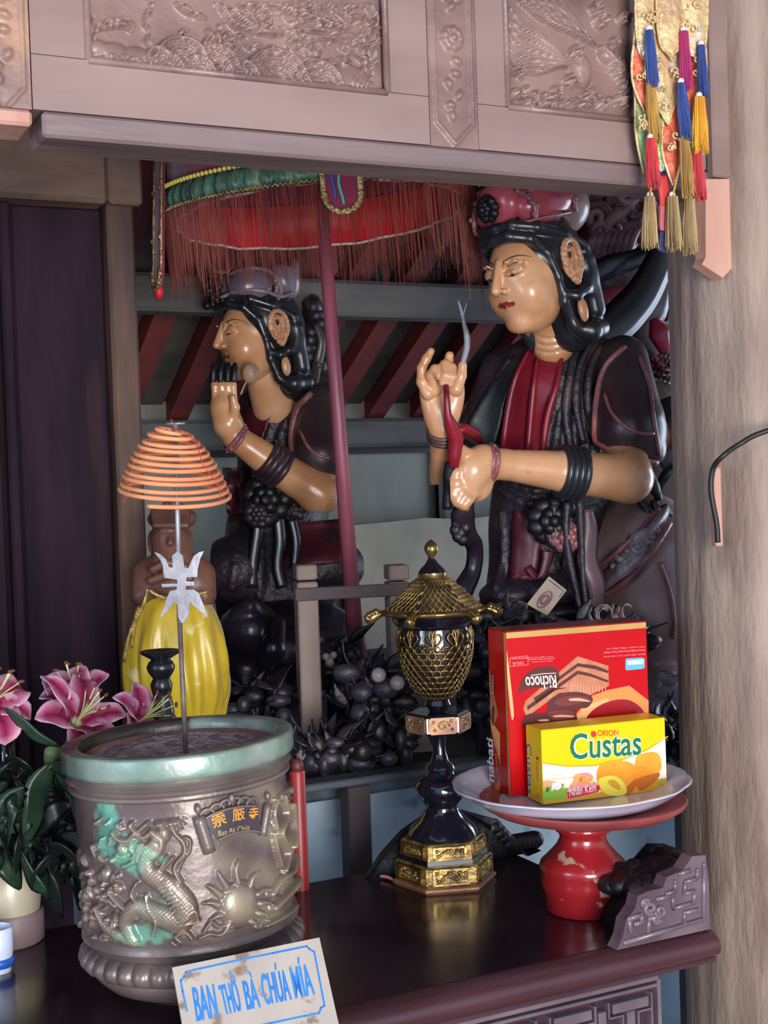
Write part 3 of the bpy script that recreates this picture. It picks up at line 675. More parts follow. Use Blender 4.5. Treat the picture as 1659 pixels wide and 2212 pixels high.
def crown_a(parent,M):   # red padded crown
    sd=SDF((-.11,-.13,.06),(.11,.13,.21),.0028)
    for s in (-1,1):
        sd.ell((s*.056,-.012,.130),(.040,.074,.040),Matrix.Rotation(s*.12,3,'Z'),k=.004)
    sdfo(sd,'crown_pad',CROWNR,parent,M)
    dome(0,(0,.056,.146),(.056,.030,.044),Matrix.Identity(4),CROWNR,'crown_front_pad',parent,M)
    dome(0,(0,-.125,.118),(.062,.062,.058),Matrix.Identity(4),BROWN,'hair_knot',parent,M)
    g=G()
    for s in (-1,1):
        for zz,e in ((.100,.88),(.157,.72)):
            g.add(tube(cr([(s*.056+s*.040*e*math.cos(a),-.012+.074*e*math.sin(a),zz+ (.004 if s*math.cos(a)>0 else 0)) for a in np.linspace(0,6.28,18,endpoint=False)],3,True),.0032,6,closed=True),0,M=M)
        for (y0,a0) in ((.052,0),(-.078,1)):
            P=[(s*.02,y0,.165),(s*.06,y0,.158),(s*.085,y0*.9,.13),(s*.082,y0*.95,.10)]
            g.add(tube(cr(P,4),.0055,8),0,M=M)
            for k in range(9):
                t=k/8; q=cr(P,4)[int(t*11)]; g.add(sphere(tuple(q+np.array([0,.007*math.sin(k*2.4),.003])),.0058,8,6),0,M=M)
    g.build('crown_trim',TRIM,parent)
    g=G()
    for f in (flower((0,0,0),.03,2),): 
        for v,(isn,fl,mi) in zip(f.V,f.F): g.V.append(v@np.array((M@Matrix.Translation((-.004,.095,.142))@Matrix.Rotation(math.pi,4,'Z')))[:3,:3].T+np.array((M@Matrix.Translation((-.004,.095,.142))).translation)); g.F.append((isn,[tuple(i-0 for i in q) for q in fl],mi)); g.C.append(np.ones((len(v),3)))
    g.build('crown_flower',DARK,parent)
def crown_b(parent,M):   # grey pointed crown
    sd=SDF((-.12,-.15,.05),(.12,.13,.22),.0028)
    for s in (-1,1):
        sd.ell((s*.045,.02,.122),(.04,.058,.045),Matrix.Rotation(s*.15,3,'Z'),k=.003)
        sd.ell((s*.05,-.075,.125),(.03,.036,.048),Matrix.Rotation(-.5,3,'X'),k=.003)
        sd.cap((s*.045,-.09,.13),(s*.04,-.125,.185),.028,.003,k=.012)
    sdfo(sd,'crown_pad',CROWNG,parent,M)
    g=G()
    for s in (-1,1):
        g.add(tube(cr([(s*.03,.07,.155),(s*.07,.03,.162),(s*.082,-.02,.15),(s*.08,-.045,.12),(s*.085,-.045,.085)],6),[.004,.006,.005],8),0,M=M)
        g.add(tube(cr([(s*.02,.095,.1),(s*.07,.05,.108),(s*.09,.0,.098),(s*.092,-.04,.082),(s*.088,-.075,.09)],6),.005,8),0,M=M)
        for k in range(8): g.add(sphere((s*.085,-.035-.004*math.sin(k*2),.08+.009*k),.006,8,6),0,M=M)
    g.build('crown_trim',mat('crown_trim_grey',(160,148,156),(120,106,116),scale=20,rough=.35,bump=.3),parent)
    g=G(); rr=np.random.RandomState(8)
    for k in range(26): g.add(sphere((rr.uniform(-.02,.02),.105+rr.uniform(-.018,.018),.085+k*.0035),(.014,.012,.011),8,6),0,M=M)
    g.build('crown_flower',DARK,parent)
def HM(px,py,Y,yaw,pitch,roll=0):
    return Matrix.Translation(at(px,py,Y))@Matrix.Rotation(math.pi-math.radians(yaw),4,'Z')@Matrix.Rotation(math.radians(roll),4,'Y')@Matrix.Rotation(-math.radians(pitch),4,'X')
# ---------- right statue ----------
base=at(1190,1320,2.92); base.z=ZA
rs=thing('bodhisattva_statue','large lacquered statue in padded red crown and dark robe, holding a red stalk','statue',base,0,M=Matrix.Translation(base))
MR=HM(1150,590,2.75,50,13,2); head(rs,MR,None,crown_a)
sd=SDF(at(1120,800,2.86)-Vector((.05,.16,.14)),at(1230,640,2.80)+Vector((.09,.17,.08)),.0035)
sd.cap(at(1182,640,2.80),at(1196,745,2.85),.043,.045,k=0)
for y in (722,738,752):
    Q=surfpath(sd,[(1162,y+6),(1186,y+11),(1222,y+2)],4)
    if len(Q)>2: sd.path(Q,.0026,k=.004,op='-')
sdfo(sd,'neck',SKIN,rs,None,skincol)
sd=SDF((at(960,900,3.0).x,2.66,1.38),(at(1440,900,2.95).x,3.16,2.02),.005)
sd.ell(at(1200,905,2.95),(.145,.12,.2),k=0)
sd.cap(at(1290,800,2.92),at(1105,815,3.02),.07,.062,k=.05).ell(at(1188,835,2.90),(.085,.08,.068),k=.03)
sd.cap(at(1085,800,3.0),at(1040,930,2.97),.045,.052,k=.03)
sd.cap(at(1200,980,2.95),at(1185,1130,2.95),.128,.12,k=.05)
sd.cap(at(1165,1110,2.93),at(1150,1265,2.92),.095,.1,k=.05)
sd.ell(at(1105,1283,2.86),(.07,.07,.032),k=.02).ell(at(1190,1275,2.86),(.07,.07,.04),k=.02)
for P in ([(1240,760),(1215,860),(1200,960),(1190,1060)],[(1262,770),(1245,860),(1240,950),(1248,1010)],[(1285,775),(1262,850),(1262,940),(1275,990)],[(1225,780),(1190,880),(1172,960)],
          [(1085,1110),(1090,1200),(1070,1270)],[(1215,1090),(1225,1180),(1215,1270)],[(1100,780),(1050,860),(1010,930)],[(1060,1010),(1110,1050),(1180,1060),(1260,1040)],[(1060,1040),(1120,1085),(1200,1095)]):
    Q=surfpath(sd,P,3); 
    if len(Q)>2: sd.path(Q,.008,k=.006)
sdr=sd; sdfo(sd,'robe',ROBE,rs)
g=G(); g.add(patch(sd,[(1138,752),(1108,820),(1090,900),(1082,975)],[(1218,762),(1205,830),(1182,900),(1170,985)],off=.012,n=22,m=14)); g.build('red_tunic',RED,rs)
g=G()
for P in ([(1145,752),(1112,820),(1095,900),(1086,975)],[(1214,765),(1203,830),(1182,900),(1172,982)],[(1160,775),(1150,860),(1140,975)]):
    g.add(tube(surfpath(sd,P,5,off=.018),[.004,.008,.007],8))
g.build('tunic_fold',RED,rs)
g=G(); g.add(patch(sd,[(1108,1105),(1105,1180),(1100,1250)],[(1165,1100),(1170,1180),(1160,1255)],off=.012,n=16,m=12,folds=.008)); g.build('red_skirt_panel',DRED,rs)
g=G(); g.add(patch(sd,[(1110,772),(1065,830),(1020,900),(1003,950)],[(1135,770),(1095,850),(1080,920),(1060,985)],off=.012,n=18,m=9)); g.build('green_cloak',GREEN,rs)
# sash folds and drooping collar bands
g=G()
for P,r in (([(1248,745),(1230,820),(1222,900),(1238,985)],.011),([(1300,745),(1275,800),(1270,880),(1290,960)],.010),([(1275,742),(1250,800),(1245,880),(1262,960)],.009)):
    g.add(tube(surfpath(sd,P,6,off=.008),[r*.6,r,r*.8],8))
g.build('robe_fold',ROBE,rs)
# shoulder cape
c0=at(1345,780,2.86); c1=at(1362,925,2.79)
sd=SDF((c0.x-.13,2.62,c1.z-.14),(c0.x+.17,3.0,c0.z+.1),.0042)
sd.cap(c0,c1,.055,.072,k=0).cap(at(1310,800,2.90),at(1310,910,2.84),.045,.05,k=.03).cap(at(1375,930,2.80),at(1408,975,2.80),.055,.028,k=.03)
n_=(UV*0+ZV*1+Vector((.32,0,0))).normalized(); pc_=at(1360,1020,2.78)
R_=Matrix.Rotation(math.atan2(.32,1),3,'Y'); sd.box(pc_-Vector((0.0,0,.062)),(.25,.25,.05),R_,k=.004,op='-')
sdc=sd; sdfo(sd,'shoulder_cape',CAPE,rs)
g=G()
for P,r in (([(1350,748),(1308,790),(1290,850),(1284,930),(1288,958)],.0065),([(1306,850),(1320,890),(1350,920),(1385,936),(1412,936)],.0042),([(1285,955),(1320,972),(1370,988),(1420,1000)],.006),([(1380,770),(1402,830),(1412,900),(1425,985)],.004)):
    g.add(tube(surfpath(sd,P,6,off=.003,y0=2.3),r,8))
g.build('cape_trim',TRIM,rs)
# near arm (elbow to wrist) with hand, one continuous surface
W0=at(1085,1003,2.66)
sd=SDF((at(965,1000,2.64).x,2.55,at(1000,1110,2.6).z),(at(1425,1000,2.74).x,2.86,at(1300,950,2.7).z),.0032)
sd.cap(at(1345,960,2.80),at(1358,1032,2.735),.045,.047,k=0).cap(at(1355,1034,2.735),at(1230,1020,2.70),.048,.043,k=.02).cap(at(1230,1020,2.70),W0,.043,.030,k=.01)
sd.cap(W0,at(1045,1000,2.645),.029,.03,k=.01)
sd.path([at(1042,995,2.645),at(1020,1015,2.64),at(1008,1040,2.64)],[.032,.036,.034],k=.015).ell(at(1030,1035,2.65),(.034,.02,.045),k=.012)
for (a,b,c_,d,r) in (((1003,1010),(985,1022),(975,1045),(982,1062),.0105),((1005,1032),(988,1045),(978,1068),(986,1082),.0105),((1012,1052),(997,1066),(988,1084),(994,1094),.010),((1024,1066),(1012,1080),(1003,1092),(1008,1098),.009)):
    sd.path([at(*a,2.635),at(*b,2.615),at(*c_,2.615),at(*d,2.63)],[r*1.15,r,r*.9,r*.75],k=.008)
sd.path([at(1015,985,2.63),at(995,972,2.612),at(981,985,2.605),at(974,1002,2.61)],[.015,.0115,.010,.008],k=.005)
sdfo(sd,'forearm_and_hand',SKIN,rs,None,skincol); sda=sd
def ringaround(p,d,r,tr,nbead,m_,name,parent,lobes=3):
    d=Vector(d).normalized(); a=d.orthogonal().normalized(); b=d.cross(a); g=G()
    for q in range(lobes):
        o=Vector(p)+d*(q-(lobes-1)/2)*tr*1.7
        g.add(tube([o+(a*math.cos(t)+b*math.sin(t))*r for t in np.linspace(0,6.283,26,endpoint=False)],tr,8,closed=True))
    for k in range(nbead):
        t=k*6.283/nbead; g.add(sphere(Vector(p)+(a*math.cos(t)+b*math.sin(t))*(r+tr*.8),tr*.8,8,6))
    return g.build(name,m_,parent)
dd=W0-at(1230,1020,2.70)
ringaround(at(1058,1000,2.65),dd,.033,.0055,10,TRIM,'wrist_bracelet',rs,2)
ringaround(at(1232,1020,2.70),dd,.0475,.0075,0,HAIR,'arm_band',rs,4)
# raised far hand
Yh=2.60
sd=SDF(at(895,985,2.62)-Vector((0,.09,.06)),at(1010,740,2.62)+Vector((.02,.12,.02)),.0022)
sd.path([at(962,1085,2.80),at(960,1000,2.70),at(957,935,2.635)],[.034,.030,.026],k=.0)
sd.ell(at(953,895,2.62),(.034,.019,.046),Matrix.Rotation(-.05,3,'Y'),k=.015).ell(at(985,855,2.62),(.017,.016,.045),Matrix.Rotation(.10,3,'Y'),k=.012).ell(at(928,865,2.62),(.018,.016,.042),Matrix.Rotation(-.22,3,'Y'),k=.012)
for P,R in (([(924,850),(911,825),(911,795),(921,775),(931,759)],[.0125,.0105,.0095,.009,.0075]),
            ([(985,840),(996,812),(999,790)],[.014,.0105,.009])):
    sd.path([at(x,y,Yh) for x,y in P],R,k=.004)
sd.path([at(938,845,Yh+.005),at(930,812,Yh-.012),at(940,798,Yh-.02),at(950,812,Yh-.028)],[.0115,.0105,.010,.009],k=.003)
sd.path([at(953,838,Yh+.01),at(950,800,Yh-.008),at(962,788,Yh-.022),at(963,812,Yh-.034),at(957,826,Yh-.03)],[.0115,.011,.0105,.0095,.008],k=.003)
sd.path([at(970,838,Yh+.01),at(969,805,Yh-.008),at(975,795,Yh-.022),at(976,815,Yh-.034),at(972,828,Yh-.03)],[.0115,.0105,.010,.009,.008],k=.003)
sd.path([at(964,800,Yh+.01),at(968,785,Yh+.006),at(971,768,Yh)],[.0105,.0095,.0085],k=.003)
sdfo(sd,'raised_hand',SKIN,rs,None,skincol)
ringaround(at(957,935,2.635),at(960,1000,2.70)-at(957,935,2.635),.028,.005,0,mat('bracelet_brown',(96,70,64),(60,44,46),scale=20,rough=.4,bump=.2),'wrist_bracelet',rs,3)
# red stalk widening to a leaf cup, dark lower stem, silvery upper stem
g=G(); g.add(tube([at(x,y,Y) for x,y,Y in ((963,832,2.565),(965,860,2.56),(967,895,2.56),(975,920,2.575),(985,945,2.59),(982,980,2.60),(980,1010,2.60))],[.0055,.0062,.0075,.013,.016,.014,.01],10))
g.add(tube([at(x,y,Y) for x,y,Y in ((975,935,2.585),(995,925,2.60),(1015,935,2.63),(1040,958,2.68))],[.014,.021,.022,.008],10,flat=.5))
g.build('red_stalk',RED,rs)
g=G(); g.add(tube(cr([at(974,1000,2.61),at(970,1030,2.62),at(968,1060,2.63),at(966,1098,2.64)],5),[.012,.013,.010,.011],8)); g.build('dark_stem',DARK,rs)
g=G(); g.add(tube(cr([at(995,812,2.61),at(1000,785,2.60),at(1008,752,2.60),at(1008,725,2.60),at(1002,700,2.60),at(998,678,2.60),at(990,650,2.60)],5),[.004,.006,.0065,.0062,.0045,.0035,.0022],8))
g.add(tube([at(1000,684,2.60),at(1004,668,2.60),at(1008,655,2.60)],.0016,6)); g.build('silvery_stem',mat('silver_stem',(150,150,160),(92,92,100),scale=20,rough=.35),rs)
# ribbons and sash tassels in front of the lap
def strip(P,Y,w,m_,name,parent,wd=(1,.2,0),th=.007,n=6):
    Q=[at(*p[:2],(p[2] if len(p)>2 else Y)) for p in P]; g=G(); g.add(ribbon(cr(Q,n),w,wd,th)); return g.build(name,m_,parent)
strip([(1010,1075,2.66),(1000,1110,2.67),(1005,1150,2.70),(1025,1180,2.74),(1022,1230,2.75),(1000,1275,2.73),(985,1315,2.72)],2.7,[.03,.05,.045,.035,.036,.045,.05],mat('ribbon_dark',(52,38,50),(30,24,36),scale=10,rough=.35,bump=.2),'hanging_ribbon',rs,th=.02)
g=G()
for k,(x,y) in enumerate(((988,1130),(985,1145),(995,1150),(1000,1165),(990,1158),(1005,1140))): g.add(sphere(at(x,y,2.68),(.013,.01,.014),10,8))
g.build('ribbon_knot',DARK,rs)
g=G()
for P,Y,r in (([(1225,1085),(1222,1140),(1228,1200),(1240,1260),(1252,1315)],2.74,.014),([(1250,1080),(1255,1150),(1258,1230),(1265,1310)],2.74,.012),([(1195,1090),(1200,1150),(1232,1175),(1262,1165)],2.76,.016),([(1180,1130),(1190,1170),(1220,1185)],2.77,.018)):
    g.add(tube(cr([at(x,y,Y) for x,y in P],6),[r,r*1.1,r*.8],8,flat=.6))
g.build('sash',ROBE,rs)
f=flower(at(1195,1125,2.77),.055,4); f.build('sash_flower',DARK,rs)
f=flower(at(1225,1160,2.75),.035,5); f.build('sash_flower',TRIM,rs)
strip([(1270,1100,2.74),(1275,1150,2.74),(1270,1210,2.74),(1288,1262,2.74),(1290,1310,2.75)],2.7,[.02,.035,.045,.04,.03],mat('sash_grey',(112,86,92),(84,62,72),scale=10,rough=.4,bump=.15),'sash_end',rs,th=.01)
strip([(1140,1225,2.80),(1165,1250,2.79),(1180,1215,2.79),(1184,1190,2.79)],2.8,[.02,.02,.03],DRED,'red_tab',rs,th=.008)
# seat drapery lobes
sd=SDF(at(1030,1345,2.86)-Vector((0,.1,.02)),at(1300,1230,2.86)+Vector((.02,.14,.02)),.005)
for x,y,rx in ((1085,1300,.05),(1140,1315,.05),(1200,1318,.055),(1255,1318,.04),(1060,1330,.03),(1120,1335,.06),(1180,1340,.06)): sd.ell(at(x,y,2.86),(rx,.07,.026),k=.012)
sdfo(sd,'seat_drapery',DARK,rs)
pp=at(1165,1340,2.98); g=G(); g.add(lathe([(0,0),(.17,0),(.18,.03),(.14,.06),(.13,.12),(.15,.17),(.165,pp.z-ZA-.02),(.14,pp.z-ZA),(0,pp.z-ZA)],40,fn=lambda t,z:.008*math.cos(t*12)),M=Matrix.Translation((pp.x,pp.y,ZA))); g.build('lotus_pedestal',DARK,rs)
# flying scarves behind the shoulder
strip([(1285,745,2.95),(1330,700,2.97),(1385,640,3.0),(1420,575,3.02),(1440,520,3.03),(1455,470,3.05)],3,[.07,.09,.075,.06,.05],HAIR,'flying_scarf',rs,wd=(.6,0,-.7),th=.02)
strip([(1262,600,3.05),(1320,575,3.06),(1370,560,3.08),(1430,530,3.1)],3,[.05,.055,.045,.03],HAIR,'flying_scarf',rs,wd=(.2,0,1),th=.015)
# ---------- the mount under it ----------
mb=at(1360,1500,2.9); mb.z=ZA
mt=thing('mount_beast','glossy brown lacquered beast carrying the red-crowned statue, with a studded saddle strap','statue',mb,0,M=Matrix.Translation(mb))
sd=SDF((at(1200,1200,2.95).x,2.62,ZA),(at(1560,1200,3.0).x,3.4,at(1300,1060,2.95).z),.0065)
sd.ell(at(1375,1200,3.02),(.14,.24,.15),k=0).ell(at(1400,1330,3.0),(.14,.22,.17),k=.05).cap(at(1300,1440,2.95),at(1300,1560,2.95),.09,.08,k=.04).cap(at(1440,1430,2.95),at(1450,1560,2.95),.07,.07,k=.04)
sd.ell(at(1440,1520,2.82),(.065,.07,.085),k=.02).cap(at(1440,1560,2.78),at(1430,1600,2.76),.045,.05,k=.02)
sdm=sd; sdfo(sd,'body',BROWN,mt)
def band(sd,P,w,name,m_,parent,off=.004,th=.01,n=8,wd=(.5,0,.86)):
    Q=surfpath(sd,P,n,off=off); g=G(); g.add(ribbon(Q,w,wd,th)); return g.build(name,m_,parent)
band(sd,[(1285,1265),(1330,1235),(1385,1180),(1432,1115)],.07,'saddle_strap',mat('strap_grey',(146,132,136),(110,92,98),scale=26,rough=.3,bump=.5,bscale=60,spec=.6),mt,off=.012,th=.02)
g=G()
for o in (-30,30): g.add(tube(surfpath(sd,[(1285+o*.6,1265+o*.75),(1330+o*.6,1235+o*.8),(1388+o*.5,1178+o*.7),(1435+o*.4,1115+o*.5)],6,off=.02),.0065,8))
g.add(tube(surfpath(sd,[(1425,1215),(1445,1270),(1456,1330),(1455,1380)],6,off=.004),.005,8))
g.add(tube(surfpath(sd,[(1300,1100),(1265,1160),(1250,1230)],6,off=.006),.007,8))
g.build('strap_edge',TRIM,mt)
g=G(); rr=np.random.RandomState(4)
for k in range(26):
    t=k/25; x=1295+t*130; y=1258-t*135+rr.uniform(-16,16); p=surf(sd,x,y)
    if p is not None: g.add(sphere(p-Vector((0,.022,0)),(.008,.006,.007),8,6))
g.build('strap_studs',GREYRIB,mt)
g=G()
for k,(x,y,r) in enumerate(((1440,1480,.03),(1455,1510,.026),(1425,1530,.024),(1450,1560,.028),(1475,1540,.02))): g.add(sphere(at(x,y,2.74),(r,r*.7,r*1.1),12,8))
for P in ([(1420,1455),(1445,1470),(1470,1460)],[(1410,1600),(1440,1610),(1475,1595)],[(1415,1640),(1450,1648),(1480,1630)]): g.add(tube(cr([at(x,y,2.72) for x,y in P],5),[.006,.012,.006],8))
g.build('grey_muzzle',GREYRIB,mt)
# ---------- left statue, hand raised before its face ----------
base=at(600,1330,3.55); base.z=ZA
ls=thing('bodhisattva_statue','smaller-looking lacquered statue in a grey crown, behind the parasol pole, hand raised to its chin','statue',base,0,M=Matrix.Translation(base))
ML=HM(556,722,3.5,63,6,0); head(ls,ML,None,crown_b,res=.0023,lipc=(150,84,72))
k_=3.5/2.75
sd=SDF(at(500,880,3.5)-Vector((0,.14,.06)),at(650,740,3.5)+Vector((.03,.12,.04)),.004)
sd.cap(at(565,770,3.53),at(592,880,3.58),.053,.058,k=0); sdfo(sd,'neck',SKIN,ls,None,skincol)
sd=SDF((at(445,900,3.5).x,3.25,ZA+.1),(at(780,900,3.6).x,3.92,at(600,820,3.6).z),.0065)
sd.ell(at(620,960,3.66),(.13,.12,.2),k=0).cap(at(690,880,3.66),at(560,885,3.72),.07,.06,k=.05)
sd.cap(at(620,1010,3.66),at(600,1130,3.66),.12,.13,k=.05).cap(at(600,1120,3.62),at(590,1290,3.6),.12,.17,k=.05)
sd.ell(at(510,1230,3.5),(.10,.1,.09),k=.04).ell(at(690,1225,3.52),(.12,.1,.085),k=.04)
for P in ([(600,880),(575,950),(560,1030),(555,1100)],[(625,890),(600,960),(590,1040)],[(650,900),(625,980),(620,1050)],[(500,1120),(510,1200),(500,1270)],[(560,1130),(565,1220),(560,1290)],[(620,1130),(640,1200),(690,1250)]):
    Q=surfpath(sd,P,3,y0=2.9)
    if len(Q)>2: sd.path(Q,.009,k=.008)
sdfo(sd,'robe',ROBE,ls)
g=G(); g.add(patch(sd,[(565,850),(525,890),(512,930),(502,980)],[(600,870),(585,900),(570,940),(548,1000)],off=.014,n=16,m=10,y0=3.0)); g.build('red_tunic',DRED,ls)
g=G(); g.add(patch(sd,[(480,1010),(485,1060),(490,1110)],[(515,1010),(520,1060),(520,1110)],off=.014,n=10,m=6,y0=3.0)); g.build('red_sleeve_lining',DRED,ls)
g=G(); g.add(patch(sd,[(640,1130),(625,1180),(600,1230)],[(740,1120),(742,1180),(740,1215)],off=.012,n=12,m=10,y0=3.0)); g.build('red_lap_cloth',DRED,ls)
c0=at(690,880,3.52); c1=at(690,985,3.46)
sd=SDF((c0.x-.13,3.26,c1.z-.09),(c0.x+.14,3.72,c0.z+.08),.005)
sd.cap(c0,c1,.055,.07,k=0).cap(at(665,890,3.56),at(655,960,3.54),.045,.05,k=.03).cap(at(700,990,3.48),at(735,1030,3.48),.05,.02,k=.03)
sdfo(sd,'shoulder_cape',CAPE,ls)
g=G()
for P,r in (([(672,850),(645,880),(630,930),(632,985),(645,1005)],.009),([(648,930),(665,965),(690,985),(712,990)],.005),([(632,990),(660,1015),(700,1040)],.007)):
    g.add(tube(surfpath(sd,P,6,off=.004,y0=2.9),r,8))
g.build('cape_trim',TRIM,ls)
sd=SDF((at(440,900,3.3).x,3.16,at(700,1110,3.4).z),(at(730,900,3.5).x,3.62,at(480,780,3.3).z),.0042)
sd.cap(at(700,1020,3.5),at(690,1070,3.42),.048,.05,k=0).cap(at(690,1066,3.42),at(600,1010,3.38),.05,.045,k=.02).cap(at(600,1010,3.38),at(512,948,3.34),.045,.032,k=.01)
sd.path([at(512,948,3.34),at(492,915,3.33),at(482,880,3.33)],[.032,.036,.03],k=.01)
sd.ell(at(485,880,3.33),(.034,.02,.045),k=.012)
for (x0,x1,y1,r) in ((463,460,802,.0082),(477,477,798,.0085),(491,492,798,.0085),(504,506,806,.0080)):
    sd.path([at(x0+2,868,3.33),at(x0,835,3.325),at(x1,y1+6,3.33)],[r*1.15,r,r*.8],k=.004)
sd.path([at(503,905,3.31),at(508,880,3.295),at(503,858,3.29)],[.014,.0115,.009],k=.005)
sdfo(sd,'forearm_and_hand',SKIN,ls,None,skincol)
dd=at(600,1010,3.38)-at(512,948,3.34)
ringaround(at(510,947,3.34),dd,.035,.006,10,TRIM,'wrist_bracelet',ls,2); ringaround(at(590,1003,3.376),dd,.047,.009,0,mat('arm_band_dark',(72,52,58),(40,32,40),scale=20,rough=.35),'arm_band',ls,4)
g=G()
for x0 in (461,477,492,506): g.add(tube(cr([at(x0-1,826,3.325),at(x0,806,3.325),at(x0+1,792,3.33),at(x0+2,784,3.333)],4),[.0088,.0088,.008,.004],10))
g.build('sooty_fingertips',DARK,ls)
g=G(); g.add(sphere(at(541,806,3.36),(.022,.02,.026),14,10)); g.add(tube([at(520,852,3.34),at(528,832,3.35),at(537,818,3.36)],.0026,6)); g.build('lotus_bud',SKINB:=mat('bud_wood',(170,142,112),(120,94,76),scale=16,rough=.5),ls)
flower(at(575,1080,3.42),.07,4).build('sash_flower',DARK,ls); flower(at(560,1110,3.40),.04,6).build('sash_flower',ROBE,ls); flower(at(630,1100,3.46),.04,9).build('sash_flower',ROBE,ls)
for P,w in (([(560,1115),(555,1160),(548,1210),(545,1270)],.03),([(600,1115),(605,1170),(600,1225),(610,1270)],.03),([(630,1120),(640,1170),(636,1225)],.025)):
    strip(P,3.42,w,HAIR,'sash_end',ls,th=.009)
g=G()
for k in range(8):
    x=680+random.uniform(-12,10); g.add(tube(cr([at(x,650+k*18,3.7),at(x+14*math.sin(k),664+k*18,3.66),at(x-8,678+k*18,3.7)],4),[.022,.03,.02],8))
g.build('hair_plume',mat('plume_dark',(52,38,44),(30,22,30),scale=12,rough=.4,bump=.3),ls)
strip([(682,700,3.64),(694,740,3.64),(684,790,3.64),(672,850,3.6)],3.6,[.02,.03,.03],CAPE,'flying_scarf',ls,th=.012)
# dark beast beneath it
mb=at(600,1480,3.4); mb.z=ZA
mt=thing('mount_beast','dark soot-covered carved beast carrying the grey-crowned statue','statue',mb,0,M=Matrix.Translation(mb))
sd=SDF((at(455,1300,3.3).x,3.1,ZA),(at(790,1300,3.6).x,3.9,at(600,1270,3.4).z),.008)
sd.ell(at(610,1400,3.5),(.22,.2,.14),k=0).ell(at(540,1360,3.3),(.075,.08,.07),k=.03).cap(at(530,1420,3.35),at(525,1540,3.3),.06,.055,k=.03).cap(at(640,1420,3.4),at(650,1560,3.35),.08,.06,k=.03)
sd.path([at(575,1330,3.28),at(540,1310,3.25),at(505,1330,3.25)],[.015,.02,.015],k=.01).path([at(600,1345,3.25),at(590,1400,3.2),at(575,1440,3.2)],[.02,.03,.02],k=.01)
sdfo(sd,'body',mat('sooty_lacquer',(48,42,54),(24,22,32),scale=9,rough=.28,bump=.3,c3=(84,78,92),c3t=(.6,.75)),mt)
# ---------- guardian behind the right statue ----------
gb=at(1400,1200,3.45); gb.z=ZA
gs=thing('guardian_statue','partly hidden guardian statue behind the red-crowned one, with swirling crown and patterned armour','statue',gb,0,M=Matrix.Translation(gb))
sd=SDF((at(1225,700,3.3).x,3.24,ZA+.2),(at(1620,700,3.5).x,3.86,at(1300,520,3.3).z),.008)
sd.ell(at(1330,600,3.45),(.10,.12,.14),k=0).cap(at(1345,700,3.5),at(1350,760,3.52),.07,.08,k=.03).ell(at(1400,900,3.55),(.17,.14,.24),k=.04).cap(at(1440,800,3.45),at(1470,900,3.42),.085,.08,k=.03)
sd.cap(at(1400,1000,3.55),at(1400,1400,3.55),.15,.17,k=.04)
sdfo(sd,'body',mat('guardian_body',(112,84,84),(80,58,64),scale=14,rough=.4,bump=.5,bscale=40,c3=(70,80,72),c3t=(.55,.7)),gs)
g=G(); g.add(sphere(at(1328,655,3.36),(.05,.05,.045),16,12)); g.build('red_cheek',CROWNR,gs)
CURL=mat('curl_wood',(150,112,116),(110,78,86),scale=16,rough=.38,bump=.2,c3=(178,150,138),c3t=(.6,.74))
def curl(g,c,Y,r,turns,th,a0,d=1,n=22):
    P=[at(c[0]+r*(1-.8*k/n)*math.cos(a0+d*turns*6.283*k/n),c[1]+r*(1-.8*k/n)*math.sin(a0+d*turns*6.283*k/n),Y-.05*k/n) for k in range(n+1)]
    g.add(tube(P,[th,th*.9,th*.5],8))
g=G(); rr=np.random.RandomState(11)
for (x,y,r,a,d) in ((1352,420,34,2.5,1),(1395,405,28,0,-1),(1420,440,26,1,1),(1375,460,26,3,-1),(1345,520,30,4,1),(1330,490,26,2,-1),(1400,480,24,5,1),(1300,500,22,1,1),(1440,400,22,3,1),(1372,500,20,0,1),(1290,470,30,4,1)):
    curl(g,(x,y),3.25+rr.rand()*.1,r,1.5,.013,a,d)
for P in ([(1290,560),(1330,520),(1370,505),(1395,525)],[(1300,545),(1345,500),(1390,480)],[(1295,530),(1320,480),(1360,440),(1380,400)],[(1250,390),(1290,410),(1330,400)],[(1300,395),(1340,380),(1400,395)]):
    g.add(tube(cr([at(x,y,3.28) for x,y in P],6),[.012,.02,.01],8))
g.build('crown_curls',CURL,gs)
g=G(); 
for k in range(7): g.add(tube(cr([at(1275+k*13,545+4*k,3.22),at(1280+k*14,520,3.2),at(1292+k*15,505-2*k,3.22)],4),[.009,.012,.006],8))
g.build('crown_leaf',CURL,gs)
strip([(1395,820,3.3),(1425,850,3.28),(1450,905,3.26),(1475,940,3.26)],3.3,[.07,.10,.11,.09],GREEN,'green_drape',gs,th=.03,wd=(.3,0,.95))
g=G(); rr=np.random.RandomState(6)
for i in range(6):
    for j in range(6): curl(g,(1395+i*10+j*2,745+j*14+i*2),3.16,5,1.1,.0035,rr.rand()*6,n=8)
V,F=ribbon(cr([at(1392,738,3.2),at(1412,780,3.18),at(1428,825,3.18),at(1435,850,3.2)],5),[.05,.13,.13,.1],(1,0,.2),.03); g.add((V,F)); g.build('patterned_armour',mat('armour',(150,124,112),(108,86,84),scale=20,rough=.5,bump=.3),gs)
strip([(1352,760,3.15),(1400,762,3.13),(1436,800,3.14)],3.1,[.012,.02,.02],CROWNR,'red_hem',gs,th=.02,wd=(0,0,1))
g=G(); g.add(ribbon(cr([at(1435,595,3.1),at(1425,640,3.08),at(1408,680,3.07),at(1392,720,3.09),at(1420,765,3.1)],6),[.03,.05,.07,.06,.02],(1,.2,.3),.012)); g.build('grey_scarf_edge',GREYRIB,gs)
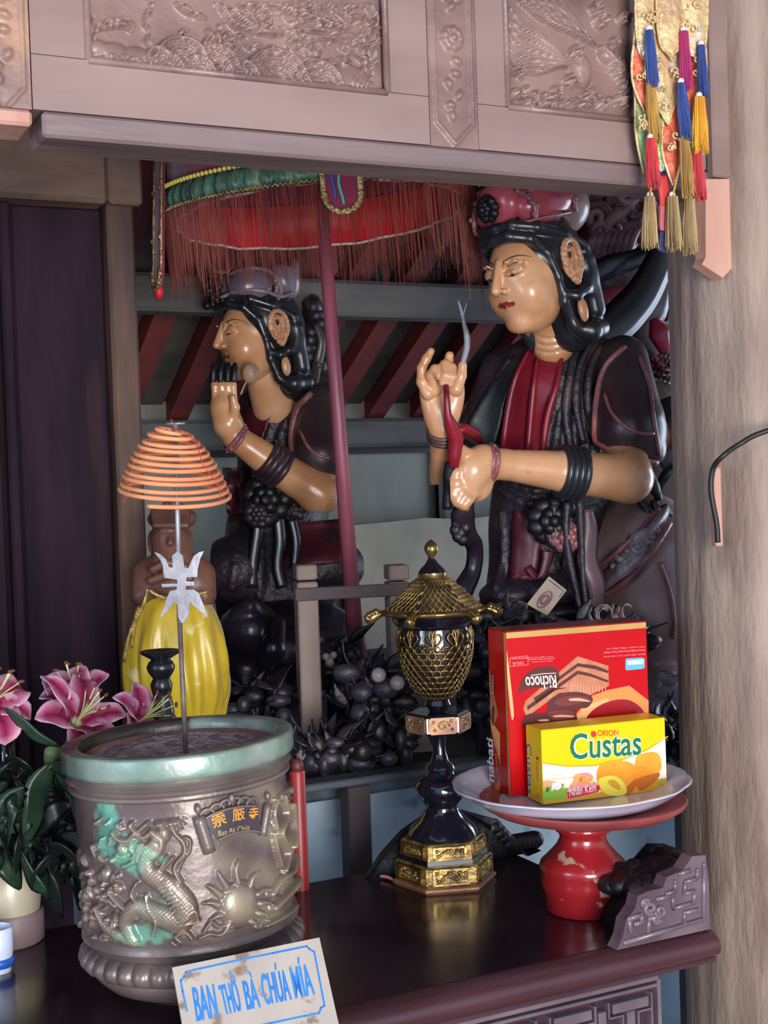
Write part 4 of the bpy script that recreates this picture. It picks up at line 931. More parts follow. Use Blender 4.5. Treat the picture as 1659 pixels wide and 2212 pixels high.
g=G(); g.add(ribbon(cr([at(1412,690,3.05),at(1425,720,3.04),at(1438,760,3.05)],6),[.02,.055,.03],(1,.1,.3),.014)); g.build('red_scarf_fold',mat('bright_red_fold',(190,50,82),(150,30,60),scale=9,rough=.4),gs)
g=G()
for k in range(5): g.add(tube(cr([at(1405+k*14,700-k*6,3.14),at(1430+k*11,640,3.16),at(1450+k*6,560-k*4,3.2)],5),[.012,.016,.01],8))
g.build('red_scarf_fold',DRED,gs)
g=G()
for x in (1432,1450,1466): g.add(tube([at(x,925,3.1),at(x+3,945,3.07),at(x+4,962,3.09)],[.018,.019,.012],8))
g.build('fingers',SKINT:=mat('skin_plain',(196,146,112),(150,106,84),scale=10,rough=.35),gs)
strip([(1425,1000,3.12),(1455,985,3.12),(1500,975,3.14)],3.1,[.06,.09,.06],GREYRIB,'grey_sleeve',gs,th=.03,wd=(0,0,1)); strip([(1420,1055,3.1),(1440,1025,3.08),(1475,1005,3.1)],3.1,.025,HAIR,'dark_cord',gs,th=.015,wd=(0,0,1))
g=G()
for P in ([(1400,1010),(1412,1050),(1425,1080)],[(1410,1080),(1425,1110),(1440,1130)],[(1435,1090),(1448,1130),(1452,1170)],[(1380,1075),(1400,1105),(1420,1125)]): g.add(tube(cr([at(x,y,2.86) for x,y in P],5),[.012,.022,.012],8,flat=.6))
g.build('sleeve_fold',ROBE,gs)
# ================= parasol =================
P0=at(779,1520,3.02); P1=at(684,300,2.93); axis=(P1-P0).normalized()
P0=P0-axis*((P0.z-ZA)/axis.z); um=thing('ceremonial_parasol','tall crimson ceremonial parasol with green pleats, gold sequins and red fringe on a leaning pole','parasol',P0,0,M=Matrix.Translation(P0))
POLE=mat('pole_red',(150,78,92),(116,56,74),scale=6,rough=.45,bump=.15,stretch=(3,3,.4),c3=(98,52,66),c3t=(.6,.8))
g=G(); g.add(tube([P0,P0+axis*.7,P0+axis*1.25],[.0195,.016,.0135],16)); g.build('pole',POLE,um)
zax=Vector((-.062,-.075,1)).normalized(); xax=Vector((1,0,0)); xax=(xax-zax*xax.dot(zax)).normalized(); yax=zax.cross(xax)
cz=at(690,392,2.60); UC=at(690,402,2.95); UC.z=at(690,392,2.60).z+.028
UM=basis(UC,xax,yax,zax)   # local origin: centre of the lower trim ring
R0=.346
VELV=mat('crimson_velvet',(140,22,66),(104,14,52),scale=12,rough=.8,bump=.1,sheen=.4)
PLEAT=mat('green_satin',(88,128,104),(36,62,54),scale=16,rough=.4,bump=.15,stretch=(3,3,.6),c3=(160,160,126),c3t=(.62,.74),spec=.6)
SEQ=mat('gold_sequin',(214,190,140),(150,118,70),scale=60,rough=.22,metal=.7,bump=.6,bscale=160)
REDL=mat('red_satin_lining',(226,40,48),(176,22,38),scale=9,rough=.5,bump=.15)
FRI=mat('fringe_thread',(150,72,60),(110,54,48),scale=30,rough=.75,stretch=(1,1,.1))
g=G(); g.add(lathe([(R0-.012,.045),(R0-.018,.052),(R0-.02,.13),(R0-.05,.2),(.18,.27),(.02,.33),(0,.33)],72),M=UM); g.add(lathe([(0,.32),(.18,.262),(R0-.056,.193),(R0-.026,.13),(R0-.024,.05)],72),M=UM); g.build('canopy',VELV,um)
g=G(); g.add(lathe([(R0-.016,-.002),(R0-.002,0),(R0+.004,.015),(R0,.03),(R0-.01,.044),(R0-.02,.046)],420,fn=lambda t,z:.0035*math.sin(t*64)+.002*math.sin(t*151)),M=UM); g.build('pleated_band',PLEAT,um)
g=G()
for k in range(190):
    a=k*2*math.pi/190; g.add(sphere(((R0+.002)*math.cos(a),(R0+.002)*math.sin(a),.047),.0048,8,6),M=UM)
tag(g.build('bead_trim',mat('yellow_bead',(236,222,96),rough=.4),um),kind='stuff')
g=G()
for k in range(420):
    a=k*2*math.pi/420; g.add(sphere(((R0+.003)*math.cos(a),(R0+.003)*math.sin(a),-.001+.0025*(k%2)),(.0032,.0032,.003),6,4),M=UM)
tag(g.build('sequin_trim',SEQ,um),kind='stuff')
g=G(); g.add(lathe([(R0-.026,.045),(R0-.029,.02),(R0-.029,-.0),(R0-.032,-.0),(R0-.032,.02),(R0-.03,.045)],120,fn=lambda t,z:.004*math.sin(t*20)*np.clip((.05-z)*10,0,1)+.003*math.sin(t*47+1)),M=UM); V_=g.V[0]; L_=np.array(UM.inverted()); Q_=V_@L_[:3,:3].T+L_[:3,3]; m_=Q_[:,2]<.001; Q_[m_,2]-=.026+.030*(Q_[m_,1]/R0); A_=np.array(UM); g.V[0]=Q_@A_[:3,:3].T+A_[:3,3]; g.build('lining',REDL,um)
g=G(); g.add(tube([((R0-.031+.004*math.sin(t*20)+.003*math.sin(t*47+1))*math.cos(t),(R0-.031+.004*math.sin(t*20)+.003*math.sin(t*47+1))*math.sin(t),-.027-.030*math.sin(t)+.0015*math.sin(t*13)) for t in np.linspace(0,6.283,160,endpoint=False)],.0035,6,closed=True),M=UM); g.build('lining_hem',mat('white_cord',(222,200,190),rough=.6),um)
# ribs under the canopy
g=G()
for k in range(8):
    a=k*math.pi/4; g.add(tube([(.02*math.cos(a),.02*math.sin(a),.30),((R0-.04)*math.cos(a),(R0-.04)*math.sin(a),.08)],.005,6),M=UM)
g.build('ribs',DKW,um)
# fringe: separate threads, longer and more sparse toward their ends
g=G(); rr=np.random.RandomState(2); A=np.array(UM)
n=1500; V=[];F=[]
for k in range(n):
    a=rr.rand()*6.283; r=R0-.008+rr.uniform(-.004,.004); L_=rr.choice([.09,.12,.145,.165,.19],p=[.25,.3,.27,.14,.04])*rr.uniform(.85,1.1)*(1.35 if abs(a-5.95)<.25 and rr.rand()<.35 else 1); wv=rr.uniform(-.006,.006)
    wd=.00062; ta=(-math.sin(a),math.cos(a)); p=[]
    for z,f in ((0,1),(-L_*.5,1),(-L_,.5)):
        x=(r)*math.cos(a)+ta[0]*wv*(-z/L_); y=r*math.sin(a)+ta[1]*wv*(-z/L_)
        for q in range(3):
            b=q*2.094+a; p.append((x+wd*f*math.cos(b),y+wd*f*math.sin(b),z-.002))
    i=len(V); V+=p
    for l in (0,3):
        for q in range(3): q2=(q+1)%3; F.append((i+l+q,i+l+q2,i+l+3+q2,i+l+3+q))
g.add((V,F),M=UM); tag(g.build('fringe',FRI,um,smooth=False),kind='stuff')
# tongue-shaped lappets
def lappet(a,L_,w,name='lappet',up=.10,m_=VELV,trim=SEQ,rr_=R0+.012,lean=0):
    Ml=UM@Matrix.Rotation(a,4,'Z')@Matrix.Translation((rr_,0,0))@Matrix.Rotation(lean,4,'Y')
    pts=[(-w/2,up),(-w/2,-L_+w/2)]+[(-w/2*math.cos(t),-L_+w/2-w/2*math.sin(t)) for t in np.linspace(0,math.pi,12)]+[(w/2,-L_+w/2),(w/2,up)]
    g=G(); g.add(prism(pts[::-1],lambda u,v,d:(d,u,v),-.004,.002),M=Ml); lo=g.build(name,m_,um,smooth=False)
    if trim is not None:
        g=G(); Q=cr([(0.004,u,v) for u,v in pts if not (abs(u)==w/2 and v==-L_+w/2 and False)],3)
        g.add(tube(Q,.0062,8,flat=.5),M=Ml)
        for k in range(0,len(Q)): g.add(sphere(tuple(Q[k]+np.array([.002,.003*math.sin(k*2.1),.002*math.cos(k*1.7)])),.0052,6,5),M=Ml)
        o=g.build('sequin_border',trim,lo)
    return lo,Ml
af=math.radians(-90)+.155
lo,Ml=lappet(af,.065,.072)
g=G(); g.add(tube(cr([(.003,-.002+.003*math.sin(k),.05-.0125*k) for k in range(9)],4),.003,6),M=Ml); g.build('turquoise_embroidery',mat('turquoise_thread',(60,176,150),rough=.5),lo)
g=G(); g.add(tube(cr([(.003,-.016+.002*math.sin(k*1.3),.045-.012*k) for k in range(8)],4),.0035,6),M=Ml); g.build('blue_embroidery',mat('blue_thread',(52,70,150),rough=.5),lo)
lo,Ml=lappet(math.radians(202),.16,.072,up=.14,lean=-.12)
g=G(); g.add(sphere((0,0,-.165),(.01,.016,.018),10,8),M=Ml); g.build('red_tip',REDL,lo)
lappet(math.radians(-2),.125,.072,up=.05,lean=.02); lappet(math.radians(92),.135,.06,m_=mat('dull_red_cloth',(126,46,40),(92,32,34),scale=12,rough=.7),trim=None,rr_=R0-.01); lappet(math.radians(45),.1,.07); lappet(math.radians(135),.1,.07)
# ================= offering table =================
ZT_=1.01
TBL=mat('table_lacquer',(46,26,34),(32,18,28),scale=3,rough=.22,bump=.03,spec=.6,c3=(66,44,44),c3t=(.62,.8),rvar=.1)
RAIL=mat('table_rail',(80,48,52),(58,34,40),scale=6,rough=.33,bump=.1,stretch=(.5,3,3),spec=.6)
FRET=mat('fret_wood',(124,110,116),(94,80,88),scale=9,rough=.3,bump=.15,spec=.6)
FRETD=mat('fret_ground',(74,50,58),(52,34,44),scale=9,rough=.4,bump=.1)
def tpt(px,py,t): return front(px,py,t)
tf=-.2; sR_=atz(1535,2012,ZT_); sR_=(sR_-OO).dot(UV)
tb=thing('altar_table','dark lacquered offering table with a rounded front rail and fretwork apron','table',room(-.6,0,0),UA)
RB(G(),-1.75,sR_-.02,tf+.02,.32,ZT_-.03,ZT_,bv=.003).build('table_top',TBL,tb,smooth=False)
g=G()
prof=[(tf+.02,ZT_),(tf+.004,ZT_-.002),(tf-.010,ZT_-.010),(tf-.014,ZT_-.02),(tf-.010,ZT_-.03),(tf-.002,ZT_-.035),(tf+.0,ZT_-.039),(tf-.003,ZT_-.043),(tf+.006,ZT_-.047),(tf+.03,ZT_-.047),(tf+.03,ZT_-.03),(tf+.0205,ZT_-.0299)]
n=len(prof); V=[room(s,t,z) for s in (-1.75,sR_+.008) for t,z in prof]
g.add((V,[tuple(range(n)),tuple(range(n,2*n))[::-1]]+[(i,n+i,n+(i+1)%n,(i+1)%n) for i in range(n)])); g.build('front_rail',RAIL,tb,smooth=True,angle=50)
sa=front(1418,2100,tf+.02)[0]; z1=ZT_-.047; z0=z1-.115
RB(G(),-1.7,sa,tf+.022,tf+.04,z0,z1).build('apron',FRETD,tb,smooth=False)
g=G(); P=lambda u,v,d:room(u,d,v); t0,t1=tf+.010,tf+.0225
def bar(g,s0,s1,za,zb_,bv=.0012,a=t0,b=t1): g.add(box(s0,s1,a,b,za,zb_,bv),M=ROOM)
# two long beads, then upright and inverted T shapes between a stepped line
bar(g,-1.7,sa,z1-.009,z1-.002); bar(g,-1.7,sa-.004,z1-.018,z1-.013); bar(g,-1.7,sa,z0,z0+.006); bar(g,sa-.006,sa,z0,z1-.002)
pit=.094; top=z1-.024; bot=z0+.012; H_=top-bot
fr=[];
for k in range(12):
    c=sa-.052-k*pit; tt=G()
    bar(tt,c-.030,c+.030,top-.017,top-.003,a=t0-.001); bar(tt,c-.0065,c+.0065,bot+.017,top-.018,a=t0-.001)
    c2=c-pit/2; bar(tt,c2-.030,c2+.030,bot+.003,bot+.017,a=t0-.001); bar(tt,c2-.0065,c2+.0065,bot+.018,top-.010,a=t0-.001)
    tt.build('fret_piece',FRET,tb,smooth=False)
    x=[c+.037,c+.037,c+.0125,c+.0125,c-.0125]
    zA_=top-.023; 
    for a_,b_,c_,d_ in ((c+.0345,c+.037,bot+.022,top),(c+.0115,c+.0365,zA_,zA_+.0025),(c+.0115,c+.014,bot-.002,zA_),(c-.014,c-.0115,bot-.002,zA_),(c-.037,c-.0115,zA_,zA_+.0025),(c-.037,c-.0345,zA_,top),(c2-.0115,c2-.014+.005,bot+.022,top),(c2-.037,c2-.0115,bot+.0205,bot+.023),(c2+.0115,c2+.037,bot+.0205,bot+.023)): bar(g,min(a_,b_),max(a_,b_),c_,d_,bv=.0004)
g.build('fret_line',FRET,tb,smooth=False)
RB(G(),-1.7,sa+.002,tf+.004,tf+.035,z0-.022,z0-.0005,bv=.004).build('lower_bead',RAIL,tb,smooth=False)
for s,t in ((sa-.03,tf+.06),(sa-.03,.26),(-1.66,tf+.06),(-1.66,.26)):
    RB(G(),s-.03,s+.03,t-.03,t+.03,0,ZT_-.031,bv=.004).build('leg',RAIL,tb,smooth=False)
RB(G(),sa-.018,sa-.002,tf+.04,.3,z0,z1+.016).build('side_apron',mat('side_apron_blue',(112,120,132),(86,94,108),scale=6,rough=.5,bump=.1),tb,smooth=False)
# upturned carved end piece on the front corner
pw=[front(x,y,tf+.004) for x,y in ((1332,2049),(1345,2026),(1352,1990),(1372,1962),(1378,1935),(1400,1925),(1432,1918),(1440,1895),(1475,1880),(1495,1850),(1524,1847),(1531,1900),(1534,1995),(1440,2022))]
pw[0]=(pw[0][0],ZT_+.001); pw[-1]=(pw[-1][0],ZT_+.001); pw[-2]=(pw[-2][0],ZT_+.001)
g=G(); g.add(prism(pw,lambda u,v,d:room(u,d,v),tf+.004,tf+.026)); wg=g.build('carved_end_piece',mat('carved_end',(112,94,100),(84,66,74),scale=12,rough=.33,bump=.15,spec=.6),tb,smooth=False)
def pf(P,t): return [room(*[front(x,y,t)[0]],t,front(x,y,t)[1]) for x,y in P]
g=G()
def seg(g,P,w=.0034,t=tf+.003):
    Q=[front(x,y,t) for x,y in P]
    for a,b in zip(Q[:-1],Q[1:]):
        A=room(a[0],t,a[1]); B=room(b[0],t,b[1]); g.add(tube([A,B],w,8)); g.add(sphere(A,w,8,6)); 
    g.add(sphere(room(Q[-1][0],t,Q[-1][1]),w,8,6))
for P_ in ([(1350,2036),(1520,1985),(1520,1868)],[(1362,2010),(1358,1985),(1385,1976),(1386,1992),(1372,1996)],[(1400,2010),(1402,1985),(1432,1978)],[(1455,1962),(1498,1950),(1500,1925),(1478,1930),(1480,1905),(1505,1898),(1506,1880)],[(1455,1962),(1452,1935),(1420,1942)],[(1478,1990),(1478,1972),(1508,1965)],[(1458,1905),(1458,1925),(1440,1930)],[(1490,1880),(1468,1888)]): seg(g,P_)
for c,r,a,d in (((1405,1962),15,1,1),((1425,1968),13,3,-1),((1418,1985),10,0,1),((1395,1950),9,2,1)):
    Pq=[(c[0]+r*(1-.8*k/14)*math.cos(a+d*8*k/14),c[1]+r*(1-.8*k/14)*math.sin(a+d*8*k/14)) for k in range(15)]
    Q=[front(x,y,tf+.003) for x,y in Pq]; g.add(tube([room(u,tf+.003,v) for u,v in Q],.0038,8))
g.build('raised_scroll',FRET,wg)
g=G(); rr=np.random.RandomState(3)
for k in range(46):
    f=k/45; s,z=front(1360+f*130,1925-f*62+rr.uniform(-6,12),tf+.05); g.add(sphere(room(s,tf+.03+rr.rand()*.09,max(z,ZT_+.02)),(.016,.02,.014),8,6))
s0,s1=front(1352,1960,tf+.05)[0],front(1512,1960,tf+.05)[0]
g.add(prism([(s0+.0,ZT_+.001),(s0+.03,ZT_+.045),(s1-.03,ZT_+.095),(s1,ZT_+.09),(s1,ZT_+.001)],lambda u,v,d:room(u,d,v),tf+.03,tf+.13)); g.build('carved_end_back',DARK,tb)
# dark arched carving at the back of the table
g=G(); tt_=.27
Q=[front(x,y,tt_) for x,y in ((800,1902),(835,1850),(880,1800),(930,1765),(1000,1752),(1075,1772),(1100,1800),(1128,1822),(1140,1850),(1172,1905))]
Q[0]=(Q[0][0],ZT_); Q[-1]=(Q[-1][0],ZT_)
g.add(prism(Q[::-1],lambda u,v,d:room(u,d,v),tt_,tt_+.025))
for k in range(10):
    f=k/9; s,z=front(1070+f*92,1790+f*100,tt_); g.add(sphere(room(s,tt_+.01,max(z,ZT_+.018)),(.018,.014,.016),8,6))
g.build('back_carving',DARK,tb)
# ================= bronze incense burner =================
BRZ=mat('aged_bronze',(122,108,102),(90,78,76),scale=7,rough=.36,metal=.25,bump=.15,bscale=40,spec=.6,c3=(158,146,112),c3t=(.6,.74),rvar=.1)
def bronze_v(name,rough=.36):
    return mat(name,None,(205,195,195),scale=12,rough=rough,metal=.25,bump=.15,bscale=45,vcol=True,spec=.6,rvar=.08)
PB=bronze_v('patina_bronze',.32)
pc=at(404,1600,1.73); pc.z=ZT_; 
ptilt=Matrix.Rotation(math.radians(-2.2),4,'Y'); PM=Matrix.Translation(pc)@ptilt
pt=thing('incense_burner','large round bronze incense burner with raised dragons, flaming pearl and green patina','incense burner',pc,0,M=PM)
Rb=.1355; zb0=.092; zb1=.268
def px2pot(px,py,R=Rb):
    Mi=PM.inverted(); o=Mi@CAM; d=(Mi.to_3x3()@raydir(px,py)).normalized()
    a=d.x**2+d.y**2; b=2*(o.x*d.x+o.y*d.y); c=o.x**2+o.y**2-R*R; D=b*b-4*a*c
    if D<0: t=-b/(2*a)
    else: t=(-b-math.sqrt(D))/(2*a)
    p=o+d*t; th=math.atan2(p.x,-p.y); return (th*R,p.z)
T=lambda L:[px2pot(x,y) for x,y in L]
r=Relief(-math.pi*Rb,math.pi*Rb,zb0,zb1,.0013); ppx=1.66/2900
rr=np.random.RandomState(12)
# dragon: body with scales, belly plates, head, whiskers, mane, claws
body=[(290,2030),(275,1990),(300,1960),(345,1975),(385,1990),(400,1960),(378,1925),(345,1900),(320,1880),(318,1850),(335,1825)]
r.stroke(T(body),[16*ppx,24*ppx,26*ppx,22*ppx,16*ppx],.010)
r.stroke(T([(215,1960),(235,2000),(290,2030)]),[8*ppx,18*ppx],.009)
B=np.array(T(body)); 
XX,ZZ=np.meshgrid(r.x,r.z,indexing='ij'); msk=r.H>.004; r.H+=msk*.0014*(np.abs(np.sin(XX*700+ZZ*500))*np.abs(np.sin(ZZ*700-XX*500)))
for k in range(11):
    f=k/10; c=np.array(T([(352+f*48,1905+f*80)]))[0]; r.stroke([(c[0]-.006,c[1]-.001),(c[0]+.004,c[1]+.0025)],.0014,.0135,n=1)
for L,w,h in (([(245,1735),(262,1722),(290,1722),(300,1712),(335,1714),(350,1730),(357,1745)],3.2,.006),([(285,1785),(300,1795),(318,1778),(330,1762),(352,1762),(362,1752)],6,.008),([(250,1798),(262,1812),(280,1814),(295,1800),(312,1808),(325,1800)],7,.009),
  ([(362,1755),(370,1780),(380,1800),(396,1818),(398,1842),(382,1862),(378,1878),(390,1905)],4.5,.009),([(400,1808),(410,1815),(408,1838),(398,1852),(385,1880),(394,1903)],3,.006),([(330,1795),(350,1815),(345,1838),(330,1850)],8,.010),
  ([(300,1858),(305,1838),(322,1824),(345,1830)],5,.009),([(312,1856),(325,1850),(335,1840)],4,.010),([(270,1870),(290,1860),(310,1830)],5,.008),([(262,1850),(290,1850),(312,1820)],4,.008),([(255,1830),(280,1838),(300,1822)],4,.007),
  ([(320,1930),(325,1960),(340,1985),(335,2020)],3,.012),([(242,1925),(262,1950),(290,1972),(300,1980)],7,.009),([(240,1925),(228,1932),(238,1945)],4,.008),([(300,1905),(290,1930),(305,1950)],4,.01),
  ([(395,1985),(420,1965),(425,1980)],4,.010),([(400,1995),(430,1985)],4,.010),([(395,1950),(412,1948),(418,1962)],3.5,.010),([(380,2020),(400,2010),(415,2025)],4,.010),([(372,2030),(385,2040)],4,.010),
  ([(350,1880),(365,1862),(375,1850)],3,.008),([(335,1890),(350,1870),(362,1848)],3,.008)):
    r.stroke(T(L),w*ppx,h)
for k in range(9):
    a=-1.3+k*.36; c=(375,1762); r.stroke(T([(c[0]+8*math.cos(a),c[1]+10*math.sin(a)),(c[0]+28*math.cos(a),c[1]+34*math.sin(a))]),[3*ppx,1.6*ppx],.008,n=1)
r.disc(px2pot(368,1762),.0075,.0135,.013); r.disc(px2pot(346,1775),.008,.008,.010)
for c in ((222,1748),(268,1832),(355,1800),(340,1810)): r.disc(px2pot(*c),.008,.011,.010)
# flaming pearl
r.disc(px2pot(515,1952),.0285,.0300,.004,'flat'); r.disc(px2pot(515,1952),.0255,.0270,.011)
for a,l in ((-95,70),(-128,58),(-60,58),(-155,56),(-28,46),(-2,44),(178,56),(150,44),(25,42),(55,40),(120,50)):
    ar=math.radians(a); c=(515+44*math.cos(ar),1952+46*math.sin(ar)); e=(515+(44+l*.62)*math.cos(ar+.06),1952+(46+l*.72)*math.sin(ar+.06)); q=((c[0]+e[0])/2+6*math.sin(ar),(c[1]+e[1])/2-4)
    r.stroke(T([c,q,e]),[9*ppx,5.5*ppx,1.2*ppx],.0075)
# second dragon on the right, rocky waves at both edges, bottom clouds
for L,w,h in (([(590,1790),(585,1750),(600,1715),(622,1700),(640,1710)],5,.009),([(585,1800),(590,1830),(600,1870)],5,.009),([(605,1720),(612,1760),(600,1800),(615,1840),(608,1880)],6,.010),([(622,1740),(630,1790),(625,1830)],7,.012),([(580,1930),(600,1900),(625,1880),(640,1850)],9,.011),([(585,1960),(615,1930),(638,1900)],9,.012),([(570,2000),(600,1985),(632,1960)],9,.011),([(560,2030),(600,2020),(630,2000)],8,.010),
   ([(440,2010),(455,1990),(470,2000),(488,1996)],4,.007),([(430,2025),(452,2015),(470,2018),(500,2006)],4,.007),([(545,2000),(560,2012),(575,2005)],5,.008)): r.stroke(T(L),w*ppx,h)
for k in range(7):
    a=math.pi+k*.42; r.stroke(T([(606+8*math.cos(a),1738+10*math.sin(a)),(606+20*math.cos(a),1738+30*math.sin(a))]),2.4*ppx,.008,n=1)
for k in range(110):
    th=rr.uniform(-3.1,3.1)
    if -1.02<th<1.02: continue
    z=rr.uniform(zb0+.004,zb1-.03); c=(th*Rb,z); r.disc(c,rr.uniform(.005,.012),rr.uniform(.006,.015),rr.uniform(.003,.007),rot=rr.rand()*3)
for k in range(60):
    x=rr.uniform(180,260); y=rr.uniform(1840,2030); c=px2pot(x,y); r.disc(c,rr.uniform(.003,.008),rr.uniform(.004,.011),rr.uniform(.005,.010),rot=rr.rand()*3)
for k in range(20):
    x=rr.uniform(205,300); y=rr.uniform(1745,1860); c=px2pot(x,y); r.stroke([c,(c[0]+.006,c[1]+rr.uniform(-.012,.012))],[.004,.0015],.008,n=1)
env=np.clip((r.z-zb0)/.006,0,1)*np.clip((zb1-.018-r.z)/.006,0,1); r.H*=env[None,:]
def potfn(X,Z,H):
    th=X/Rb; rad=Rb+H-.001*np.cos((Z-zb0)/(zb1-zb0)*math.pi)*0; return np.stack([rad*np.sin(th),-rad*np.cos(th),Z],-1)@np.array(PM)[:3,:3].T+np.array(PM)[:3,3]
V,F=r.grid(potfn)
# verdigris patches where the bronze itself has turned green
X_,Z_=np.meshgrid(r.x,r.z,indexing='ij'); C=np.tile(np.array(lin((112,97,94))),(V.shape[0],1)); H_=r.H.reshape(-1)
def blotch(px,py,rx,ry,col,st,seed):
    c=px2pot(px,py); d=np.sqrt(((X_-c[0])/(rx*ppx))**2+((Z_-c[1])/(ry*ppx))**2).reshape(-1)
    q=np.random.RandomState(seed); nse=sum(np.sin(X_*q.uniform(80,400)+q.rand()*6)*np.sin(Z_*q.uniform(80,400)+q.rand()*6) for _ in range(7)).reshape(-1)*.14
    w_=np.clip((1.05-d+nse)*2.2,0,1)*st; C[:]=C*(1-w_[:,None])+np.array(lin(col))*w_[:,None]
blotch(232,1790,42,75,(104,170,150),.85,1); blotch(295,1850,55,34,(110,182,154),.85,2); blotch(238,1735,16,40,(120,190,168),.9,3); blotch(310,2020,75,22,(112,176,150),.85,4); blotch(345,1960,60,40,(120,150,134),.5,5)
hh=np.clip(H_/.010,0,1);  yl=np.array(lin((190,182,140))); hw=(np.clip(hh-.25,0,1)*.55)[:,None]; C=C*(1-hw)+np.array(lin((176,160,132)))*hw; wy=(np.clip((X_.reshape(-1)/ (Rb*1.1)),0,1)*np.clip(np.sin(Z_*120+X_*60).reshape(-1)*.5+.5,0,1)*.35)[:,None]; C=C*(1-wy)+yl*wy
g=G(); g.add((V,F),col=C); g.build('drum_body',PB,pt,usecol=True)
def plathe(name,prof,m_,n=96,fn=None,colf=None,usecol=False):
    g=G(); V,F=lathe(prof,n,fn=fn); g.add((V,F),M=PM,col=None if colf is None else colf(V)); return g.build(name,m_,pt,usecol=usecol,angle=60)
plathe('shoulder_moulding',[(Rb-.002,.264),(Rb+.001,.268),(Rb+.0065,.271),(Rb+.0065,.2745),(Rb+.002,.277),(Rb+.004,.281),(Rb+.009,.2835),(Rb+.005,.287),(Rb+.0,.29),(Rb+.0,.296)],PB,colf=lambda V:np.tile(lin((130,118,112)),(len(V),1)),usecol=True)
def rimcol(V):
    C=np.tile(lin((128,156,142)),(len(V),1)); a=np.arctan2(V[:,0],-V[:,1]); n_=np.sin(a*9)+np.sin(a*23+V[:,2]*200)*.6; w_=np.clip(n_*.3+.25,0,.8)[:,None]; C=C*(1-w_)+np.array(lin((168,178,166)))*w_
    d=np.clip((-a-.98)*6+np.sin(a*40)*.3,0,1)[:,None]; C=C*(1-d)+np.array(lin((74,66,60)))*d; return C
plathe('rim',[(Rb-.004,.292),(Rb+.008,.294),(Rb+.0122,.297),(Rb+.0135,.301),(Rb+.0135,.3200),(Rb+.0125,.3228),(Rb+.0095,.3238),(Rb-.006,.3235),(Rb-.0105,.321),(Rb-.011,.312),(Rb-.014,.28),(Rb-.018,.26)],PB,n=160,colf=rimcol,usecol=True)
plathe('inner_wall',[(Rb-.0145,.31),(Rb-.016,.26),(Rb-.02,.15)],mat('burnt_inside',(122,84,66),(74,56,52),scale=14,rough=.8,bump=.4,c3=(66,84,72),c3t=(.6,.7)))
g=G(); n=60; rx=np.linspace(0,Rb-.0145,26); Vv=[];Ff=[]
for i,q in enumerate(rx):
    for j in range(72):
        a=j*2*math.pi/72; z=.297+.010*q/Rb*math.sin(a-.4)+.0015*math.sin(q*300+a*3)+.001*math.sin(a*11+q*90); Vv.append((q*math.cos(a),q*math.sin(a),z))
for i in range(25):
    for j in range(72): Ff.append((i*72+j,(i+1)*72+j,(i+1)*72+(j+1)%72,i*72+(j+1)%72))
g.add((Vv,Ff),M=PM); g.build('ash_fill',mat('incense_ash',(168,146,150),(120,104,108),scale=40,rough=.95,bump=.8,bscale=120),pt)
plathe('foot_moulding',[(Rb-.002,zb0+.004),(Rb+.003,zb0-.001),(Rb+.004,zb0-.008),(Rb-.003,zb0-.012),(Rb-.004,zb0-.018),(Rb-.012,zb0-.022),(Rb-.02,zb0-.024)],BRZ)
plathe('stand_cushion',[(Rb-.04,.072),(Rb-.012,.074),(Rb-.002,.071),(Rb+.004,.066),(Rb+.007,.060),(Rb+.007,.054),(Rb+.003,.047),(Rb-.006,.042)],BRZ,n=420,fn=lambda t,z:.008*(abs(math.sin(t*19))**.6-.6)*np.clip((.074-z)*120,0,1)*np.clip((z-.042)*120,0,1))
plathe('stand_bowl',[(Rb-.008,.047),(Rb-.006,.040),(Rb-.010,.032),(Rb-.022,.020),(Rb-.042,.010),(Rb-.06,.004),(Rb-.062,.0),(0,0)],BRZ)
# scroll tablet with lettering
def potsurf(u,v,d): # u=arc length, v=height, d=outward
    th=u/Rb; rad=Rb+d; return PM@Vector((rad*math.sin(th),-rad*math.cos(th),v))
TABM=mat('tablet_dark',(84,72,78),(62,54,60),scale=9,rough=.35,metal=.2)
g=G(); A_=T([(437,1768),(460,1755),(490,1745),(520,1740),(548,1740)]); B_=T([(468,1812),(488,1802),(510,1796),(535,1793),(558,1797)])
a=cr(A_,6); b=cr(B_,6); nn=len(a); V=[];F=[]
for d in (.006,.001):
    for i in range(nn):
        for f in np.linspace(0,1,5): q=a[i]*(1-f)+b[i]*f; V.append(potsurf(q[0],q[1],d))
for i in range(nn-1):
    for j in range(4): k=i*5+j; F.append((k,k+1,k+6,k+5))
g.add((V,F)); tbl=g.build('scroll_tablet',TABM,pt)
g=G()
for L,w in (([(427,1762),(450,1838)],.0080),([(571,1735),(560,1805)],.0052)):
    Q=T(L); g.add(tube([potsurf(q[0],q[1],.006) for q in cr([Q[0],Q[1]],6)],w,12))
    e=Q[0]; g.add(sphere(potsurf(e[0],e[1]+.009,.006),(.0042,.0042,.006),10,8))
for Lp in (A_,B_): g.add(tube([potsurf(q[0],q[1],.007) for q in cr(Lp,6)],.0018,6))
for k in range(6):
    c=np.array(A_[0])*(1-(k+.5)/6)+np.array(A_[-1])*(k+.5)/6; bow=.010*math.sin((k+.5)/6*3.14)*1.0
    P_=[potsurf(c[0]+.0085*math.cos(t),c[1]+bow*.9+.0075*math.sin(t)+.001,.004) for t in np.linspace(0,math.pi,9)]; g.add(tube(P_,.0022,6))
g.add(sphere(potsurf((A_[0][0]+A_[-1][0])/2+.001,A_[2][1]+.011,.005),(.004,.004,.0065),10,8)); g.build('scroll_frame',BRZ,tbl)
GLD=mat('orange_letter',(240,150,50),rough=.45)
